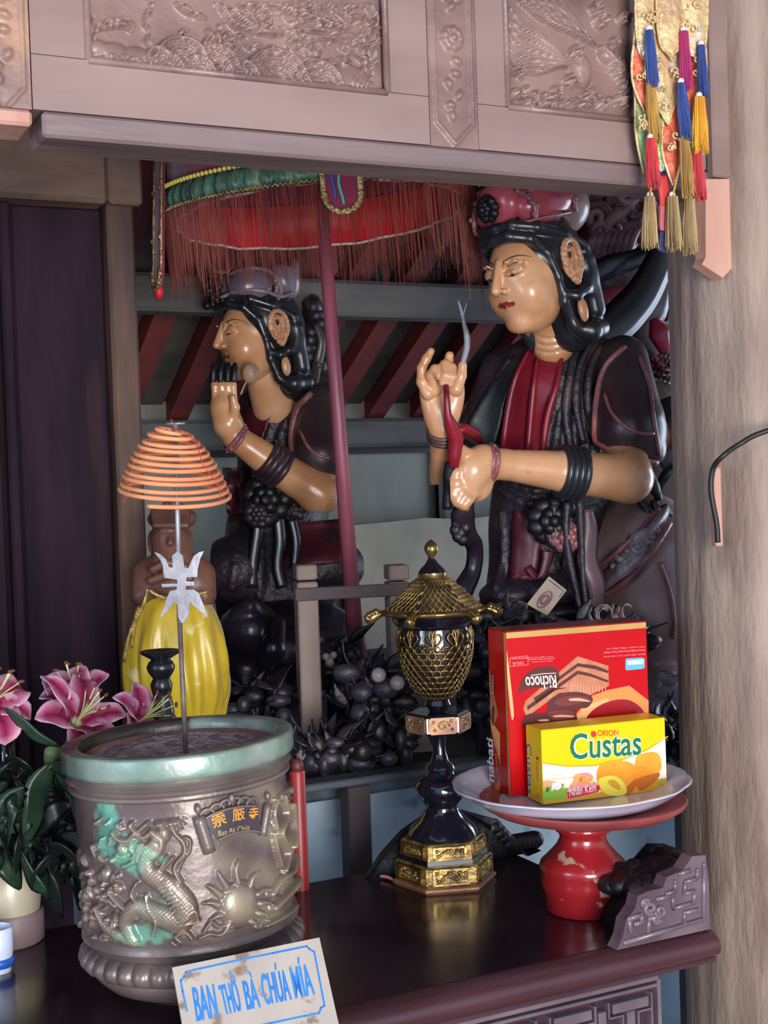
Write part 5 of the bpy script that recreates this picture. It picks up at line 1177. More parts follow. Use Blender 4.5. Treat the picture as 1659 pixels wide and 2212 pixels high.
def lay(txt,Pl,Pr,h,name,m_,parent,d=.0068,offset=0):   # text along a line between two pixels on the pot
    a=np.array(px2pot(*Pl)); b=np.array(px2pot(*Pr)); L_=np.linalg.norm(b-a); u=(b-a)/L_; v=np.array([-u[1],u[0]]); tv,F=text(txt,L_,h,offset)
    V=[potsurf(a[0]+u[0]*x+v[0]*y,a[1]+u[1]*x+v[1]*y,d) for x,y in tv]; g=G(); g.add((V,F)); return g.build(name,m_,parent,smooth=False)
lay('崇',(458,1788),(486,1776),.0178,'letter',GLD,tbl,offset=.012); lay('嚴',(497,1774),(523,1768),.0178,'letter',GLD,tbl,offset=.002); lay('寺',(530,1771),(549,1769),.0160,'letter',GLD,tbl,offset=.010)
lay('Ban Bà Chúa',(468,1804),(532,1790),.0068,'letter',mat('gold_letter_dim',(176,156,110),rough=.4),tbl)
# ---------------- rod ornament and spiral incense ----------------
rb=at(400,1588,1.73); rt=at(379,915,1.715)
ro=thing('incense_rod','thin grey metal rod with a flat cut-out longevity emblem, standing in the incense ash','rod',rb,0,M=Matrix.Translation(rb))
MET=mat('grey_metal',(168,166,172),(128,126,134),scale=20,rough=.35,metal=.5,bump=.1)
g=G(); g.add(tube([rb-Vector((0,0,.03)),at(388,1340,1.725)],.0032,8)); g.build('lower_rod',mat('rod_rust',(122,110,106),(84,72,70),scale=30,rough=.5,metal=.3),ro); g=G(); g.add(tube([at(388,1345,1.725),rt],.0034,8)); g.build('upper_rod',MET,ro)
ey=1.722
def epl(P,name,par):
    g=G(); base_=at(390,1270,ey); g.add(prism([( (at(x,y,ey)-base_).x,(at(x,y,ey)-base_).z) for x,y in P][::-1],lambda u,v,d:(base_.x+u,base_.y+d,base_.z+v),-.0045,-.002)); return g.build(name,MET,par,smooth=False)
em=epl([(373,1200),(385,1190),(396,1200),(399,1225),(408,1227),(410,1222),(420,1200),(432,1192),(442,1190),(434,1205),(428,1228),(427,1246),(404,1246),(403,1255),(420,1256),(421,1264),(403,1265),(402,1273),(419,1273),(430,1280),(440,1305),(452,1334),(436,1322),(420,1308),(411,1300),(410,1325),(400,1342),(393,1345),(386,1332),(384,1305),(378,1300),(362,1320),(345,1336),(356,1310),(362,1290),(368,1276),(383,1273),(383,1266),(352,1268),(350,1261),(384,1260),(384,1252),(357,1248),(354,1238),(353,1220),(345,1205),(334,1192),(347,1196),(360,1208),(366,1224),(374,1226)],'longevity_emblem',ro)
ic=thing('incense_coil','tall tan spiral incense coil hanging like a cone around the rod','incense',at(378,1100,1.72),0,M=Matrix.Translation(at(378,1100,1.72)))
base_=at(377,1074,1.72); topz=at(377,925,1.72).z-base_.z; n=900; turns=11.4; Pq=[]
for k in range(n+1):
    f=k/n; R_=(.0715*(1-f)**.62*(1-.0*f)+.010*(1-f)+.004) if f<1 else .004; 
    R_=.004+.0672*(1-f)**.5; 
    a=-1.9+turns*2*math.pi*f; zz=topz*(f**.92)
    Pq.append(base_+Vector((R_*math.cos(a)-.002*f*0-.0,R_*math.sin(a),zz-.0045*math.cos(a)*1.0+.001*math.sin(5*f*6))))
g=G(); IT=Matrix.Translation(base_)@Matrix.Rotation(math.radians(10),4,'X')@Matrix.Rotation(math.radians(1.5),4,'Y')@Matrix.Translation(-base_); g.add(tube([IT@p for p in Pq],.0029,8)); g.build('coil',mat('incense_tan',(222,150,104),(198,124,86),scale=14,rough=.75,bump=.15),ic)
g=G()
for a in (-2.5,-.55,1.2):
    g.add(tube([base_+Vector(((.006+.0672*(1-f)**.5)*math.cos(a+.1*math.sin(f*9)),(.006+.0672*(1-f)**.5)*math.sin(a+.1*math.sin(f*9)),topz*f**.92)) for f in np.linspace(0,1,30)],.0005,5),M=IT)
g.add(tube([base_+Vector((0,0,topz+.001)),base_+Vector((.0,0,topz+.012))],.0008,5)); g.build('red_thread',mat('red_thread',(214,50,44),rough=.7),ic)
g=G(); g.add(sphere(base_+Vector((-.05,-.046,.006)),(.003,.0025,.0025),8,6)); g.build('white_tag',mat('white_bit',(230,230,236),rough=.5),ic)
g=G(); g.add(box(-.012,.012,-.0012,.0012,-.0012,.0012),M=Matrix.Translation(rt)); g.build('cross_wire',MET,ro)
# ================= ornate lamp =================
lb=at(962,1935,2.14); lb.z=ZT_
lp=thing('altar_lamp','tall black and gold altar lamp with pierced bowl and pointed knob finial','lamp',lb,0); LM=WM[lp]@Matrix.Rotation(math.radians(-.4),4,'Y')@Matrix.Rotation(.12,4,'Z')
LK=mat('black_glaze',(20,22,34),(14,14,24),scale=8,rough=.10,spec=.8,coat=.5)
GOLD=mat('polished_gold',(170,140,84),(104,80,48),scale=20,rough=.24,metal=.85,bump=.15,bscale=60)
GOLDD=mat('dull_gold',(176,150,88),(96,76,52),scale=40,rough=.35,metal=.6,bump=.4,bscale=120)
ROSE=mat('rose_gold',(168,124,98),(126,90,72),scale=20,rough=.5,metal=.5,bump=.2)
sc=2.14/2900
def lz(y): return (1932-y)*sc*.995
def lr(w): return w*sc
def ll(name,prof,m_,n=48,fn=None,par=None,angle=40): g=G(); g.add(lathe([(lr(r_),lz(y_)) for r_,y_ in prof],n,fn=fn),M=LM); return g.build(name,m_,par or lp,angle=angle)
def hexa(f): return lambda t,z: 0
oct_=8
def ngon(name,prof,m_,k=6,par=None):
    g=G(); P=[(lr(r_)/math.cos(math.pi/k)*.97,lz(y_)) for r_,y_ in prof]; V,F=lathe(P,k); V=V@np.array(Matrix.Rotation(math.pi/k-math.pi/2+0,3,'Z')).T; g.add((V,F),M=LM); return g.build(name,m_,par or lp,smooth=False)
ngon('base_plinth',[(0,1932),(98,1932),(102,1926),(102,1922),(98,1919),(0,1919)],ROSE)
ngon('lower_tier',[(94,1919),(96,1912),(96,1880),(92,1876),(0,1876)],GOLDD)
ngon('dark_step',[(86,1876),(86,1866)],LK)
ngon('upper_tier',[(0,1866),(84,1866),(84,1862),(82,1836),(78,1832),(0,1832)],GOLDD)
k=6
g=G(); g2=G()
for q in range(k):
    A_=LM@Matrix.Rotation(-math.pi/2+q*math.pi/3,4,'Z')
    for (R_,y0,y1,wd) in ((96,1914,1879,40),(83,1863,1836,36)):
        x=lr(R_)*.972; 
        for (u0,u1,z0_,z1_) in ((-wd,wd,y0,y0-3.5),(-wd,wd,y1+3.5,y1),(-wd,-wd+5,y0,y1),(wd-5,wd,y0,y1)): g.add(box(x-.001,x+.0035,lr(u0),lr(u1),lz(z0_),lz(z1_)),M=A_)
        rr=np.random.RandomState(q)
        for e in range(12): g2.add(sphere((x+.001,lr(rr.uniform(-wd+8,wd-8)),lz(rr.uniform(y0-7,y1+7))),(.003,.0035,.003),8,6),M=A_)
        g2.add(tube(cr([(x+.002,lr(-wd*.6),lz(y0-8)),(x+.003,lr(-wd*.2),lz((y0+y1)/2-4)),(x+.003,lr(wd*.25),lz((y0+y1)/2+5)),(x+.002,lr(wd*.6),lz(y1+8))],4),.002,6),M=A_)
g.build('tier_frame',GOLD,lp,smooth=False); tag(g2.build('tier_ornament',GOLDD,lp),kind='stuff')
ll('foot',[(74,1832),(76,1826),(70,1812),(52,1796),(40,1780),(36,1768),(38,1760),(46,1752),(54,1742),(58,1728),(54,1714),(46,1706),(34,1700),(30,1692),(33,1684),(30,1676),(20,1668),(15,1650),(14,1630),(16,1612),(20,1604)],LK)
ngon('middle_collar',[(0,1604),(58,1604),(62,1598),(62,1566),(58,1560),(0,1560)],LK,par=lp)
g=G(); g3=G()
for q in range(k):
    A_=LM@Matrix.Rotation(-math.pi/2+q*math.pi/3,4,'Z'); x=lr(62)*.972
    pr=[(-26,1600),(26,1600),(31,1595),(31,1569),(26,1564),(-26,1564),(-31,1569),(-31,1595)]
    g.add(prism([(lr(u),lz(v)) for u,v in pr],lambda u,v,d:(x+d,u,v),-.001,.003),M=A_)
    P_=[(x+.004,lr(14*math.cos(t)*(1-t/9)),lz(1582-11*math.sin(t)*(1-t/9))) for t in np.linspace(0,8,26)]; g3.add(tube(P_,.0016,6),M=A_)
    for u,v in ((-18,1590),(18,1572),(20,1590),(-20,1573)): g3.add(sphere((x+.003,lr(u),lz(v)),.0028,8,6),M=A_)
cp=g.build('collar_plaque',ROSE,lp,smooth=False); g3.build('plaque_scroll',GOLDD,cp)
ll('stem',[(18,1560),(22,1552),(30,1545),(26,1534),(34,1528),(40,1522)],LK)
# pierced bowl over dark glass
def bowlr(y):
    ys=[1528,1515,1495,1470,1440,1415,1395,1378,1370]; rs_=[34,48,60,71,79,82,81,79,76]; return np.interp(y,ys[::-1],rs_[::-1])
ll('inner_glass',[(bowlr(y)-4,y) for y in (1526,1515,1495,1470,1440,1415,1395,1372)],mat('smoky_glass',(34,28,30),(24,20,26),scale=8,rough=.08,spec=.8,coat=.4))
g=G()
def bp(t,y,o=0): R_=lr(bowlr(y)+o); return (R_*math.cos(t),R_*math.sin(t),lz(y))
rows=9; nn=26
for i in range(rows):
    for q in range(nn):
        y=1522-i*13.0; t=(q+.5*(i%2))*2*math.pi/nn; w_=math.pi/nn*.9
        P_=[bp(t+w_*math.cos(a_),y+7.2*math.sin(a_),.5) for a_ in np.linspace(0,2*math.pi,8,endpoint=False)]
        g.add(tube(P_,.00125,5,closed=True))
V=G(); V.add((np.concatenate(g.V),[]));
lat=G()
for v,f in zip(g.V,g.F): lat.V.append(v@np.array(LM)[:3,:3].T+np.array(LM)[:3,3]); lat.F.append(f); lat.C.append(np.ones((len(v),3)))
lat.n=g.n; tag(lat.build('pierced_lattice',GOLD,lp),kind='stuff')
g=G()
for q in range(10):
    t=q*2*math.pi/10+.1
    for s in (-1,1):
        P_=[bp(t+s*.02,1412,1.5),bp(t+s*.16,1404,2),bp(t+s*.24,1392,2),bp(t+s*.14,1384,2),bp(t+s*.03,1398,2)]; g.add(tube(cr(P_,4,True),.0015,6,closed=True),M=LM)
        P_=[bp(t,1402,2),bp(t+s*.08,1386,2),bp(t+s*.05,1376,2),bp(t,1388,2)]; g.add(tube(cr(P_,4,True),.0013,6,closed=True),M=LM)
g.build('pierced_scrolls',GOLD,lp)
ll('shoulder',[(76,1376),(84,1370),(90,1362),(94,1352),(92,1347),(74,1343)],LK)
ngon('eave',[(72,1350),(98,1346),(104,1343),(104,1337),(98,1335),(0,1330)],GOLDD)
g=G(); R_=lr(104)/math.cos(math.pi/6)*.97
C_=[(R_*math.cos(-math.pi/2+math.pi/6+q*math.pi/3),R_*math.sin(-math.pi/2+math.pi/6+q*math.pi/3)) for q in range(6)]
for q in range(6):
    a_,b_=C_[q],C_[(q+1)%6]; g.add(tube([(a_[0],a_[1],lz(1341)),(b_[0],b_[1],lz(1341))],.0042,8),M=LM)
    g.add(tube(cr([(a_[0]*.98,a_[1]*.98,lz(1341)),(a_[0]*1.10,a_[1]*1.10,lz(1345)),(a_[0]*1.20,a_[1]*1.20,lz(1352)),(a_[0]*1.26,a_[1]*1.26,lz(1342))],4),[.006,.008,.009,.005],8),M=LM)
    for e in range(3): g.add(sphere((a_[0]*(1.08+.06*e),a_[1]*(1.08+.06*e),lz(1338+3*e)),.0065,8,6),M=LM)
g.build('eave_rail',GOLD,lp)
# six lattice roof panels
g=G(); P=[(96,1335),(80,1318),(64,1300),(46,1282),(30,1268)]
ngon('roof_ground',[(a_-3,b_) for a_,b_ in P]+[(0,1266)],mat('roof_dark',(92,74,50),(52,42,36),scale=30,rough=.4,metal=.4))
for q in range(6):
    A_=LM@Matrix.Rotation(-math.pi/2+q*math.pi/3,4,'Z')
    def rp(u,f):   # u -1..1 across, f 0..1 up
        r_=np.interp(f,np.linspace(0,1,5),[p_[0] for p_ in P]); y_=np.interp(f,np.linspace(0,1,5),[p_[1] for p_ in P]); x=lr(r_)*.972; return (x,u*x*math.tan(math.pi/6),lz(y_))
    for e in range(-6,12):
        for s in (-1,1):
            L_=[]
            for f in np.linspace(0,1,9):
                u=s*(-1+e*.3+f*1.2*1.0)
                if -1<=u<=1: L_.append(rp(u,f))
            if len(L_)>1: g.add(tube(L_,.0011,5),M=A_)
tag(g.build('roof_lattice',GOLDD,lp),kind='stuff')
ll('finial_neck',[(28,1272),(31,1266),(31,1258)],GOLD,par=lp)
ll('finial_cone',[(30,1258),(26,1250),(14,1238),(8,1228),(7,1222)],LK)
ll('finial_bud',[(5,1226),(9,1221),(14,1213),(15.5,1205),(13,1197),(7,1190),(1,1186),(0,1185)],GOLD)
# ================= red pedestal dish, plate, boxes =================
sb=at(1262,1995,1.975); sb.z=ZT_
st=thing('pedestal_stand','turned red lacquered pedestal dish with chipped paint carrying the white plate','stand',sb,0); SM=WM[st]@Matrix.Rotation(math.radians(1),4,'Y'); s2=1.965/2900
REDP=mat('chipped_red',(150,30,34),(116,20,28),scale=8,rough=.22,bump=.12,spec=.6,coat=.3,c3=(158,136,112),c3t=(.615,.64),c3s=22,thr=(.3,.7))
hz=lambda y:(2018-y)*s2*1.0
g=G(); pr=[(0,2018),(80,2018),(84,2014),(84,1984),(90,1972),(93,1950),(92,1932),(96,1922),(92,1912),(74,1894),(58,1876),(50,1860),(52,1850),(60,1844),(62,1836),(58,1830),(48,1826),(50,1818),(56,1814)]
g.add(lathe([(a_*s2,hz(b_)) for a_,b_ in pr],64),M=SM); g.build('turned_stem',REDP,st,angle=50)
g=G(); pr=[(40,1826),(90,1820),(150,1810),(200,1796),(222,1782),(226,1775),(222,1771),(208,1774),(150,1786),(0,1789)]
g.add(lathe([(a_*s2,hz(b_)) for a_,b_ in pr],80),M=SM); g.build('dish_top',mat('dish_red',(158,72,70),(128,54,56),scale=10,rough=.35,bump=.12,c3=(150,60,44),c3t=(.6,.7)),st,angle=50)
pz=ZT_+hz(1786)
pl=Vector((sb.x-.012,sb.y+.012,pz)); plt=thing('scalloped_plate','white porcelain plate with scalloped rim holding two snack boxes','plate',pl,0); PLM=WM[plt]@Matrix.Rotation(math.radians(-.8),4,'Y')
g=G(); sf=lambda t,z:.0045*abs(math.sin(t*6))*np.clip((z-.022)*60,0,1); Rp=.175
g.add(lathe([(0,0),(.115,0),(.12,.004),(.142,.009),(.160,.020),(Rp-.003,.0305),(Rp,.032),(Rp-.001,.0335),(Rp-.006,.0335),(.156,.024),(.14,.0145),(.12,.008),(0,.0075)],192,fn=sf),M=PLM)
g.build('dish',mat('porcelain',(214,214,232),(200,196,216),scale=6,rough=.14,spec=.7,coat=.4),plt)
# boxes -------------------------------------------------------
def facef(M,o,ux,uz,n_):   # returns f(u,v,d) world
    return lambda u,v,d: M@(Vector(o)+Vector(ux)*u+Vector(uz)*v+Vector(n_)*d)
def cbox(name,label,cat,loc,rz,W,D,H,m_,tilt=0):
    t=thing(name,label,cat,loc,0,M=Matrix.Translation(loc)@Matrix.Rotation(rz,4,'Z')@Matrix.Rotation(tilt,4,'Y')); return t
ff=Matrix.Rotation
th=math.radians(19)
c_=atz(1104,1722,pz+.0085); H=.2465; D=.067; q_=(math.tan(math.atan((1403-CX)/FPX)-0)); _d=onplane(1403,1560,c_,Vector((-math.sin(th),math.cos(th),0))); W=(Vector((_d.x,_d.y,0))-Vector((c_.x,c_.y,0))).length
rx_=cbox('wafer_box','tall glossy red carton of chocolate wafers standing upside down behind the yellow carton','box',(c_.x,c_.y,pz+.009),th,W,D,H,None,tilt=0)
RM=WM[rx_]
CR=mat('carton_red',(190,2,12),(180,2,12),scale=3,rough=.3,spec=.3); CRD=mat('carton_red_dark',(150,6,20),rough=.25,coat=.3); CGO=mat('carton_gold',(212,168,98),(190,142,74),scale=6,rough=.28,metal=.3)
CWH=mat('print_white',(240,236,232),rough=.35); CBR=mat('print_brown',(84,36,28),rough=.35); CWF=mat('print_wafer',(196,128,92),(176,104,72),scale=60,rough=.4); CWD=mat('print_chocolate',(86,36,34),rough=.35); CWL=mat('print_choc_light',(214,160,130),rough=.35); COR=mat('print_orange',(240,138,70),rough=.35); COL2=mat('print_light_orange',(244,170,110),rough=.35); CBL=mat('print_blue',(92,178,222),rough=.35); CPI=mat('print_pink',(236,150,150),rough=.35); CCH=mat('print_choc_mid',(118,52,48),rough=.3)
g=G(); g.add(box(0,W,0,D,0,H,.0012),M=RM); g.build('carton',CR,rx_,smooth=False)
F1=facef(RM,(0,0,0),(1,0,0),(0,0,1),(0,-1,0)); F2=facef(RM,(0,0,0),(0,-1,0),(0,0,1),(-1,0,0))
def pxf(px,py,F):  # pixel -> (u,v) on the face F
    o=F(0,0,0); ux=(F(1,0,0)-o); uz=(F(0,1,0)-o); n_=ux.cross(uz); p=onplane(px,py,o,n_); d=p-o; return (d.dot(ux),d.dot(uz))
def decal(g,pts,F,layer,mi,sm=False):
    Q=cr(pts,5,True) if sm else pts; V=[F(u,v,.00015*layer) for u,v in Q]; g.add((V,[tuple(range(len(V)))]),mi)
def clip2(P,W,H,u0=0): return [(min(max(u,u0+.0005),W-.0005),min(max(v,.0005),H-.0005)) for u,v in P]
def dtext(g,s,p0,p1,h,F,layer,mi,off=0,shear=0,flip=False):   # baseline p0->p1 in face units
    a=np.array(p0);b=np.array(p1);L_=np.linalg.norm(b-a); u=(b-a)/L_; v=np.array([-u[1],u[0]]); tv,Ft=text(s,L_,h,off,shear)
    g.add(([F(*(a+u*x+v*y),.00015*layer) for x,y in tv],Ft),mi)
X1=lambda L:clip2([pxf(x,y,F1) for x,y in L],W,H)
# zoomed crop coordinates of the front print -> pixels
Z=lambda L:[(1020+x/3.386,1360+y/3.386) for x,y in L]
mats=[CGO,CRD,CWH,CBR,CWF,CWD,CWL,COR,COL2,CBL,CPI,CCH]; g=G()
decal(g,[(0.0008,H-.010),(W-.0008,H-.010),(W-.0008,H-.0012),(0.0008,H-.0012)],F1,1,0)
decal(g,X1(Z([(880,480),(1000,440),(1150,410),(1290,520),(1290,720),(700,720),(740,640)])),F1,1,7)
decal(g,X1(Z([(820,560),(980,500),(1100,600),(1000,720),(700,720)])),F1,2,8)
decal(g,X1(Z([(810,700),(860,610),(950,545),(1060,512),(1160,520),(1240,580),(1272,660),(1278,760),(800,760)])),F1,3,1,True)
decal(g,X1(Z([(340,470),(350,400),(390,330),(460,285),(560,268),(620,290),(636,340),(625,390),(560,420),(440,430),(380,445)])),F1,3,3,True)
decal(g,X1(Z([(390,520),(770,195),(995,265),(1000,410),(860,480),(640,460),(400,640),(372,580)])),F1,2,4)
for a_ in ([(560,400),(770,245),(900,262),(995,300),(995,320),(900,290),(772,270),(575,415)],[(400,560),(770,300),(860,320),(995,372),(995,388),(860,342),(772,325),(405,590)],[(450,500),(560,425),(700,425),(600,445),(470,540)]): decal(g,X1(Z(a_)),F1,3,5)
for k in range(12): x=720+k*23; decal(g,X1(Z([(x,395+k*2),(x+5,395+k*2),(x+4,465-k*1),(x-2,465-k)])),F1,3,6)
decal(g,X1(Z([(560,520),(640,470),(760,455),(860,480),(880,520),(840,570),(760,590),(745,720),(390,720),(380,640),(440,610),(540,600)])),F1,4,5,True)
decal(g,X1(Z([(600,530),(680,490),(800,485),(860,510),(780,540),(650,560)])),F1,5,11,True); decal(g,X1(Z([(560,600),(720,595),(745,640),(600,660)])),F1,5,11,True)
decal(g,X1(Z([(710,505),(780,500),(850,518),(860,528),(780,522),(715,520)])),F1,6,6,True); decal(g,X1(Z([(590,630),(660,622),(740,630),(735,640),(660,640),(600,640)])),F1,6,6,True); decal(g,X1(Z([(480,660),(550,655),(555,668),(500,670)])),F1,6,6,True)
decal(g,X1(Z([(235,190),(258,190),(300,560),(302,640),(285,640),(255,380)])),F1,2,8,True)
decal(g,X1(Z([(1120,225),(1125,212),(1240,205),(1262,215),(1260,280),(1240,288),(1130,298),(1120,290)])),F1,2,9)
decal(g,X1(Z([(1135,228),(1250,220),(1248,250),(1135,258)])),F1,3,2)
def zt(s,x0,y0,x1,y1,h,mi,F=F1,layer=4,off=0,shear=0): dtext(g,s,pxf(*Z([(x0,y0)])[0],F),pxf(*Z([(x1,y1)])[0],F),h,F,layer,mi,off,shear)
# the carton stands on its head, so its writing is upside down: baselines run right to left
zt('Richoco',618,330,388,345,.0195,2,layer=5,off=.012,shear=-.2)
zt('WAFER',1100,640,900,655,.0125,8,layer=5)
zt('HALAL',372,232,290,240,.0050,10); zt('SERTIFIKASI HALAL',408,200,284,208,.0025,10)
zt('Nutrition 1580g per 50g serving',590,190,415,200,.0022,10); zt('Produksi PT Wafer Indonesia',600,205,410,215,.0022,10); zt('Depok 16953 Indonesia',585,222,430,232,.0022,10)
zt('Bánh xốp phủ kem sô-cô-la',1262,172,960,192,.0034,10,off=.004); zt('Richoco Nabati Chocolate Cream Wafer',1262,143,960,162,.0030,10); zt('Net weight 300g (50g x 6)',1258,118,982,134,.0028,10)
for P_ in ([(276,205),(276,270)],[(276,205),(408,192)],[(408,192),(408,258)],[(276,270),(408,258)]):
    a_,b_=[pxf(*q,F1) for q in Z(P_)]; g.add(tube([F1(*a_,.0002),F1(*b_,.0002)],.0004,4),10)
g.add(tube([F1(*pxf(*q,F1),.0004) for q in Z([(612,318),(520,322),(430,335)])],.0006,5),2)
g.build('front_print',mats,rx_,smooth=False)
g=G(); X2=lambda L:[(min(max(u,-D+.0005),-.0005),min(max(v,.0005),H-.0005)) for u,v in [pxf(x,y,F2) for x,y in L]]
decal(g,[(-.008,.0008),(-.0008,.0008),(-.0008,H-.0015),(-.008,H-.0015)],F2,1,0); 
decal(g,X2(Z([(52,520),(110,640),(170,760),(205,900),(205,1240),(70,1240),(60,900)])),F2,1,7); decal(g,X2(Z([(60,660),(90,700),(160,820),(200,980),(195,1110),(150,1150),(100,1130),(70,1000)])),F2,2,1,True); decal(g,X2(Z([(62,640),(100,690),(190,870),(205,1000),(205,760),(120,650)])),F2,2,8)
decal(g,X2(Z([(55,270),(90,265),(180,560),(192,620),(160,710),(140,640),(110,610),(60,500)])),F2,3,4); decal(g,X2(Z([(60,330),(90,290),(130,480),(110,610),(70,520)])),F2,4,5); decal(g,X2(Z([(150,560),(165,560),(160,700),(148,690)])),F2,4,5)
decal(g,X2(Z([(140,330),(160,325),(166,400),(160,485),(145,480)])),F2,4,3)
dtext(g,'Richoco',pxf(*Z([(148,478)])[0],F2),pxf(*Z([(146,330)])[0],F2),.007,F2,5,2,.008) if False else dtext(g,'Richoco',(pxf(*Z([(160,478)])[0],F2)),(pxf(*Z([(158,335)])[0],F2)),.0065,F2,5,2,.004)
dtext(g,'nabati',pxf(*Z([(165,1120)])[0],F2),pxf(*Z([(155,805)])[0],F2),.026,F2,5,2,.02); dtext(g,'WAFER',pxf(*Z([(193,1042)])[0],F2),pxf(*Z([(186,905)])[0],F2),.0085,F2,5,8)
g.build('side_print',mats,rx_,smooth=False)
g=G(); g.add(prism([(0,H+.0002),(D,H+.0002),(D,H+.0008),(0,H+.0008)],lambda u,v,d:RM@Vector((d,u,v)),.001,W-.001)); g.build('top_flap',mat('flap_maroon',(120,20,30),rough=.3,coat=.2),rx_,smooth=False)
# yellow carton
W2,D2,H2=.205,.052,.1085; th2=math.radians(19); c2=atz(1174,1740,pz+.0085); _d=onplane(1439,1640,c2,Vector((-math.sin(th2),math.cos(th2),0))); W2=(Vector((_d.x,_d.y,0))-Vector((c2.x,c2.y,0))).length
yx=cbox('cake_box','yellow carton of custard cakes standing in front of the red carton','box',(c2.x,c2.y,pz+.0095),th2,W2,D2,H2,None); YM=WM[yx]
CY_=mat('carton_yellow',(228,196,4),(222,188,2),scale=3,rough=.3,spec=.3); CYD=mat('side_yellow',(226,196,20),rough=.28,coat=.3); CGR=mat('print_green',(12,108,72),rough=.35); CRE=mat('print_red',(214,40,44),rough=.35); CPA=mat('print_pale',(250,246,222),rough=.35); CLE=mat('print_leaf',(140,178,60),rough=.35); CCA=mat('print_cake',(240,166,50),(232,146,34),scale=20,rough=.35); CCD=mat('print_cake_dark',(196,104,30),rough=.35); CCR=mat('print_cream',(238,216,80),rough=.35); CSH=mat('print_lightblue',(206,226,232),rough=.35); CBD=mat('print_gold_line',(214,164,40),rough=.35); CGG=mat('print_amber',(216,160,40),rough=.35)
g=G(); g.add(box(0,W2,0,D2,0,H2,.001),M=YM); g.build('carton',CY_,yx,smooth=False)
F1=facef(YM,(0,0,0),(1,0,0),(0,0,1),(0,-1,0)); F2=facef(YM,(0,0,0),(0,-1,0),(0,0,1),(-1,0,0))
X1=lambda L:clip2([pxf(x,y,F1) for x,y in L],W2,H2)
my=[CGR,CRE,CPA,CLE,CCA,CCD,CCR,CSH,CBD,CGG,CWH,CYD,COL2,CPI]; g=G()
low=[(500,975),(700,1000),(900,995),(1100,950),(1280,880),(1430,780)]
decal(g,X1(Z(low+[(1440,1180),(500,1300)])),F1,1,2)
decal(g,X1(Z([(500,1180),(700,1160),(900,1210),(1440,1130),(1440,1240),(500,1300)])),F1,2,3); decal(g,X1(Z([(880,1200),(1440,1080),(1440,1240),(880,1300),(500,1300),(500,1255),(700,1235)])),F1,3,9)
decal(g,X1(Z([(505,1110),(560,1100),(640,1120),(700,1160),(505,1180)])),F1,2,12)
g.add(tube([F1(*pxf(x,y,F1),.0004) for x,y in Z(low)],.0009,6),8)
decal(g,X1(Z([(1180,1180),(1195,940),(1250,905),(1330,895),(1375,930),(1380,1020),(1330,1070),(1250,1110)])),F1,4,4,True)
decal(g,X1(Z([(1200,1100),(1300,1060),(1370,1050),(1340,1110),(1230,1180)])),F1,5,5,True)
decal(g,X1(Z([(910,1100),(920,1010),(980,965),(1080,955),(1170,980),(1210,1050),(1190,1130),(1120,1200),(1050,1240),(950,1190)])),F1,6,4,True)
decal(g,X1(Z([(1100,1180),(1190,1090),(1210,1120),(1150,1200),(1080,1235)])),F1,7,5,True)
decal(g,X1(Z([(918,1110),(960,1075),(1040,1070),(1100,1110),(1128,1170),(1110,1220),(1040,1235),(960,1190)])),F1,8,6,True); decal(g,X1(Z([(990,1110),(1030,1095),(1070,1130),(1080,1170),(1020,1150)])),F1,9,9,True)
for k in range(5): a_=k*1.26; decal(g,X1(Z([(1370+8*math.cos(a_+.5),1105+8*math.sin(a_+.5)),(1375+46*math.cos(a_),1105+46*math.sin(a_)),(1375+8*math.cos(a_-.5),1105+8*math.sin(a_-.5))])),F1,8,3)
for k in range(9): x=520+k*18; decal(g,X1(Z([(x,1190-k*4),(x+10,1155-k*4),(x+22,1160-k*4),(x+20,1185-k*4)])),F1,4,[3,0,3,10,3][k%5],True)
decal(g,X1(Z([(580,1135),(600,1118),(640,1122),(652,1150),(630,1170),(600,1168)])),F1,5,10,True)
decal(g,X1(Z([(690,1200),(700,1165),(730,1120),(760,1060),(790,1050),(840,1045),(880,1070),(890,1110),(925,1130),(920,1185),(830,1215),(720,1240),(690,1225)])),F1,5,13,True)
for c_,r_,mi in (((770,1085),32,12),((805,1100),26,4),((850,1090),22,12),((870,1105),18,6),((745,1130),20,12)): decal(g,X1(Z([(c_[0]+r_*math.cos(t),c_[1]+r_*math.sin(t)) for t in np.linspace(0,6.28,12,endpoint=False)])),F1,6,mi)
decal(g,X1(Z([(690,1190),(800,1160),(925,1135),(932,1165),(920,1185),(800,1215),(700,1235)])),F1,8,1); 
zt('‘Nhân Kem’',700,1222,918,1178,.0125,10,F1,12,off=.008,shear=.15)
zt('ORION',915,780,1065,776,.0090,1,F1,6,off=.0); decal(g,X1(Z([(868,765),(872,745),(890,742),(905,755),(904,778),(886,786),(872,780)])),F1,6,1,True)
zt('Custas',714,958,1236,920,.0400,10,F1,7,off=.042,shear=.0); zt('Custas',714,954,1234,916,.0385,0,F1,8,off=.014,shear=.0)
zt('BÁNH TRỨNG MỀM',575,1070,650,1066,.0024,8,F1,7); zt('BÁNH TRỨNG NHÂN KEM TRỨNG',530,1100,740,1085,.0022,8,F1,7)
g.build('front_print',my,yx,smooth=False)
g=G(); X2=lambda L:[(min(max(u,-D2+.0005),-.0005),min(max(v,.0005),H2-.0005)) for u,v in [pxf(x,y,F2) for x,y in L]]
decal(g,[(-D2+.0005,.0005),(-.0005,.0005),(-.0005,H2-.0005),(-D2+.0005,H2-.0005)],F2,1,11)
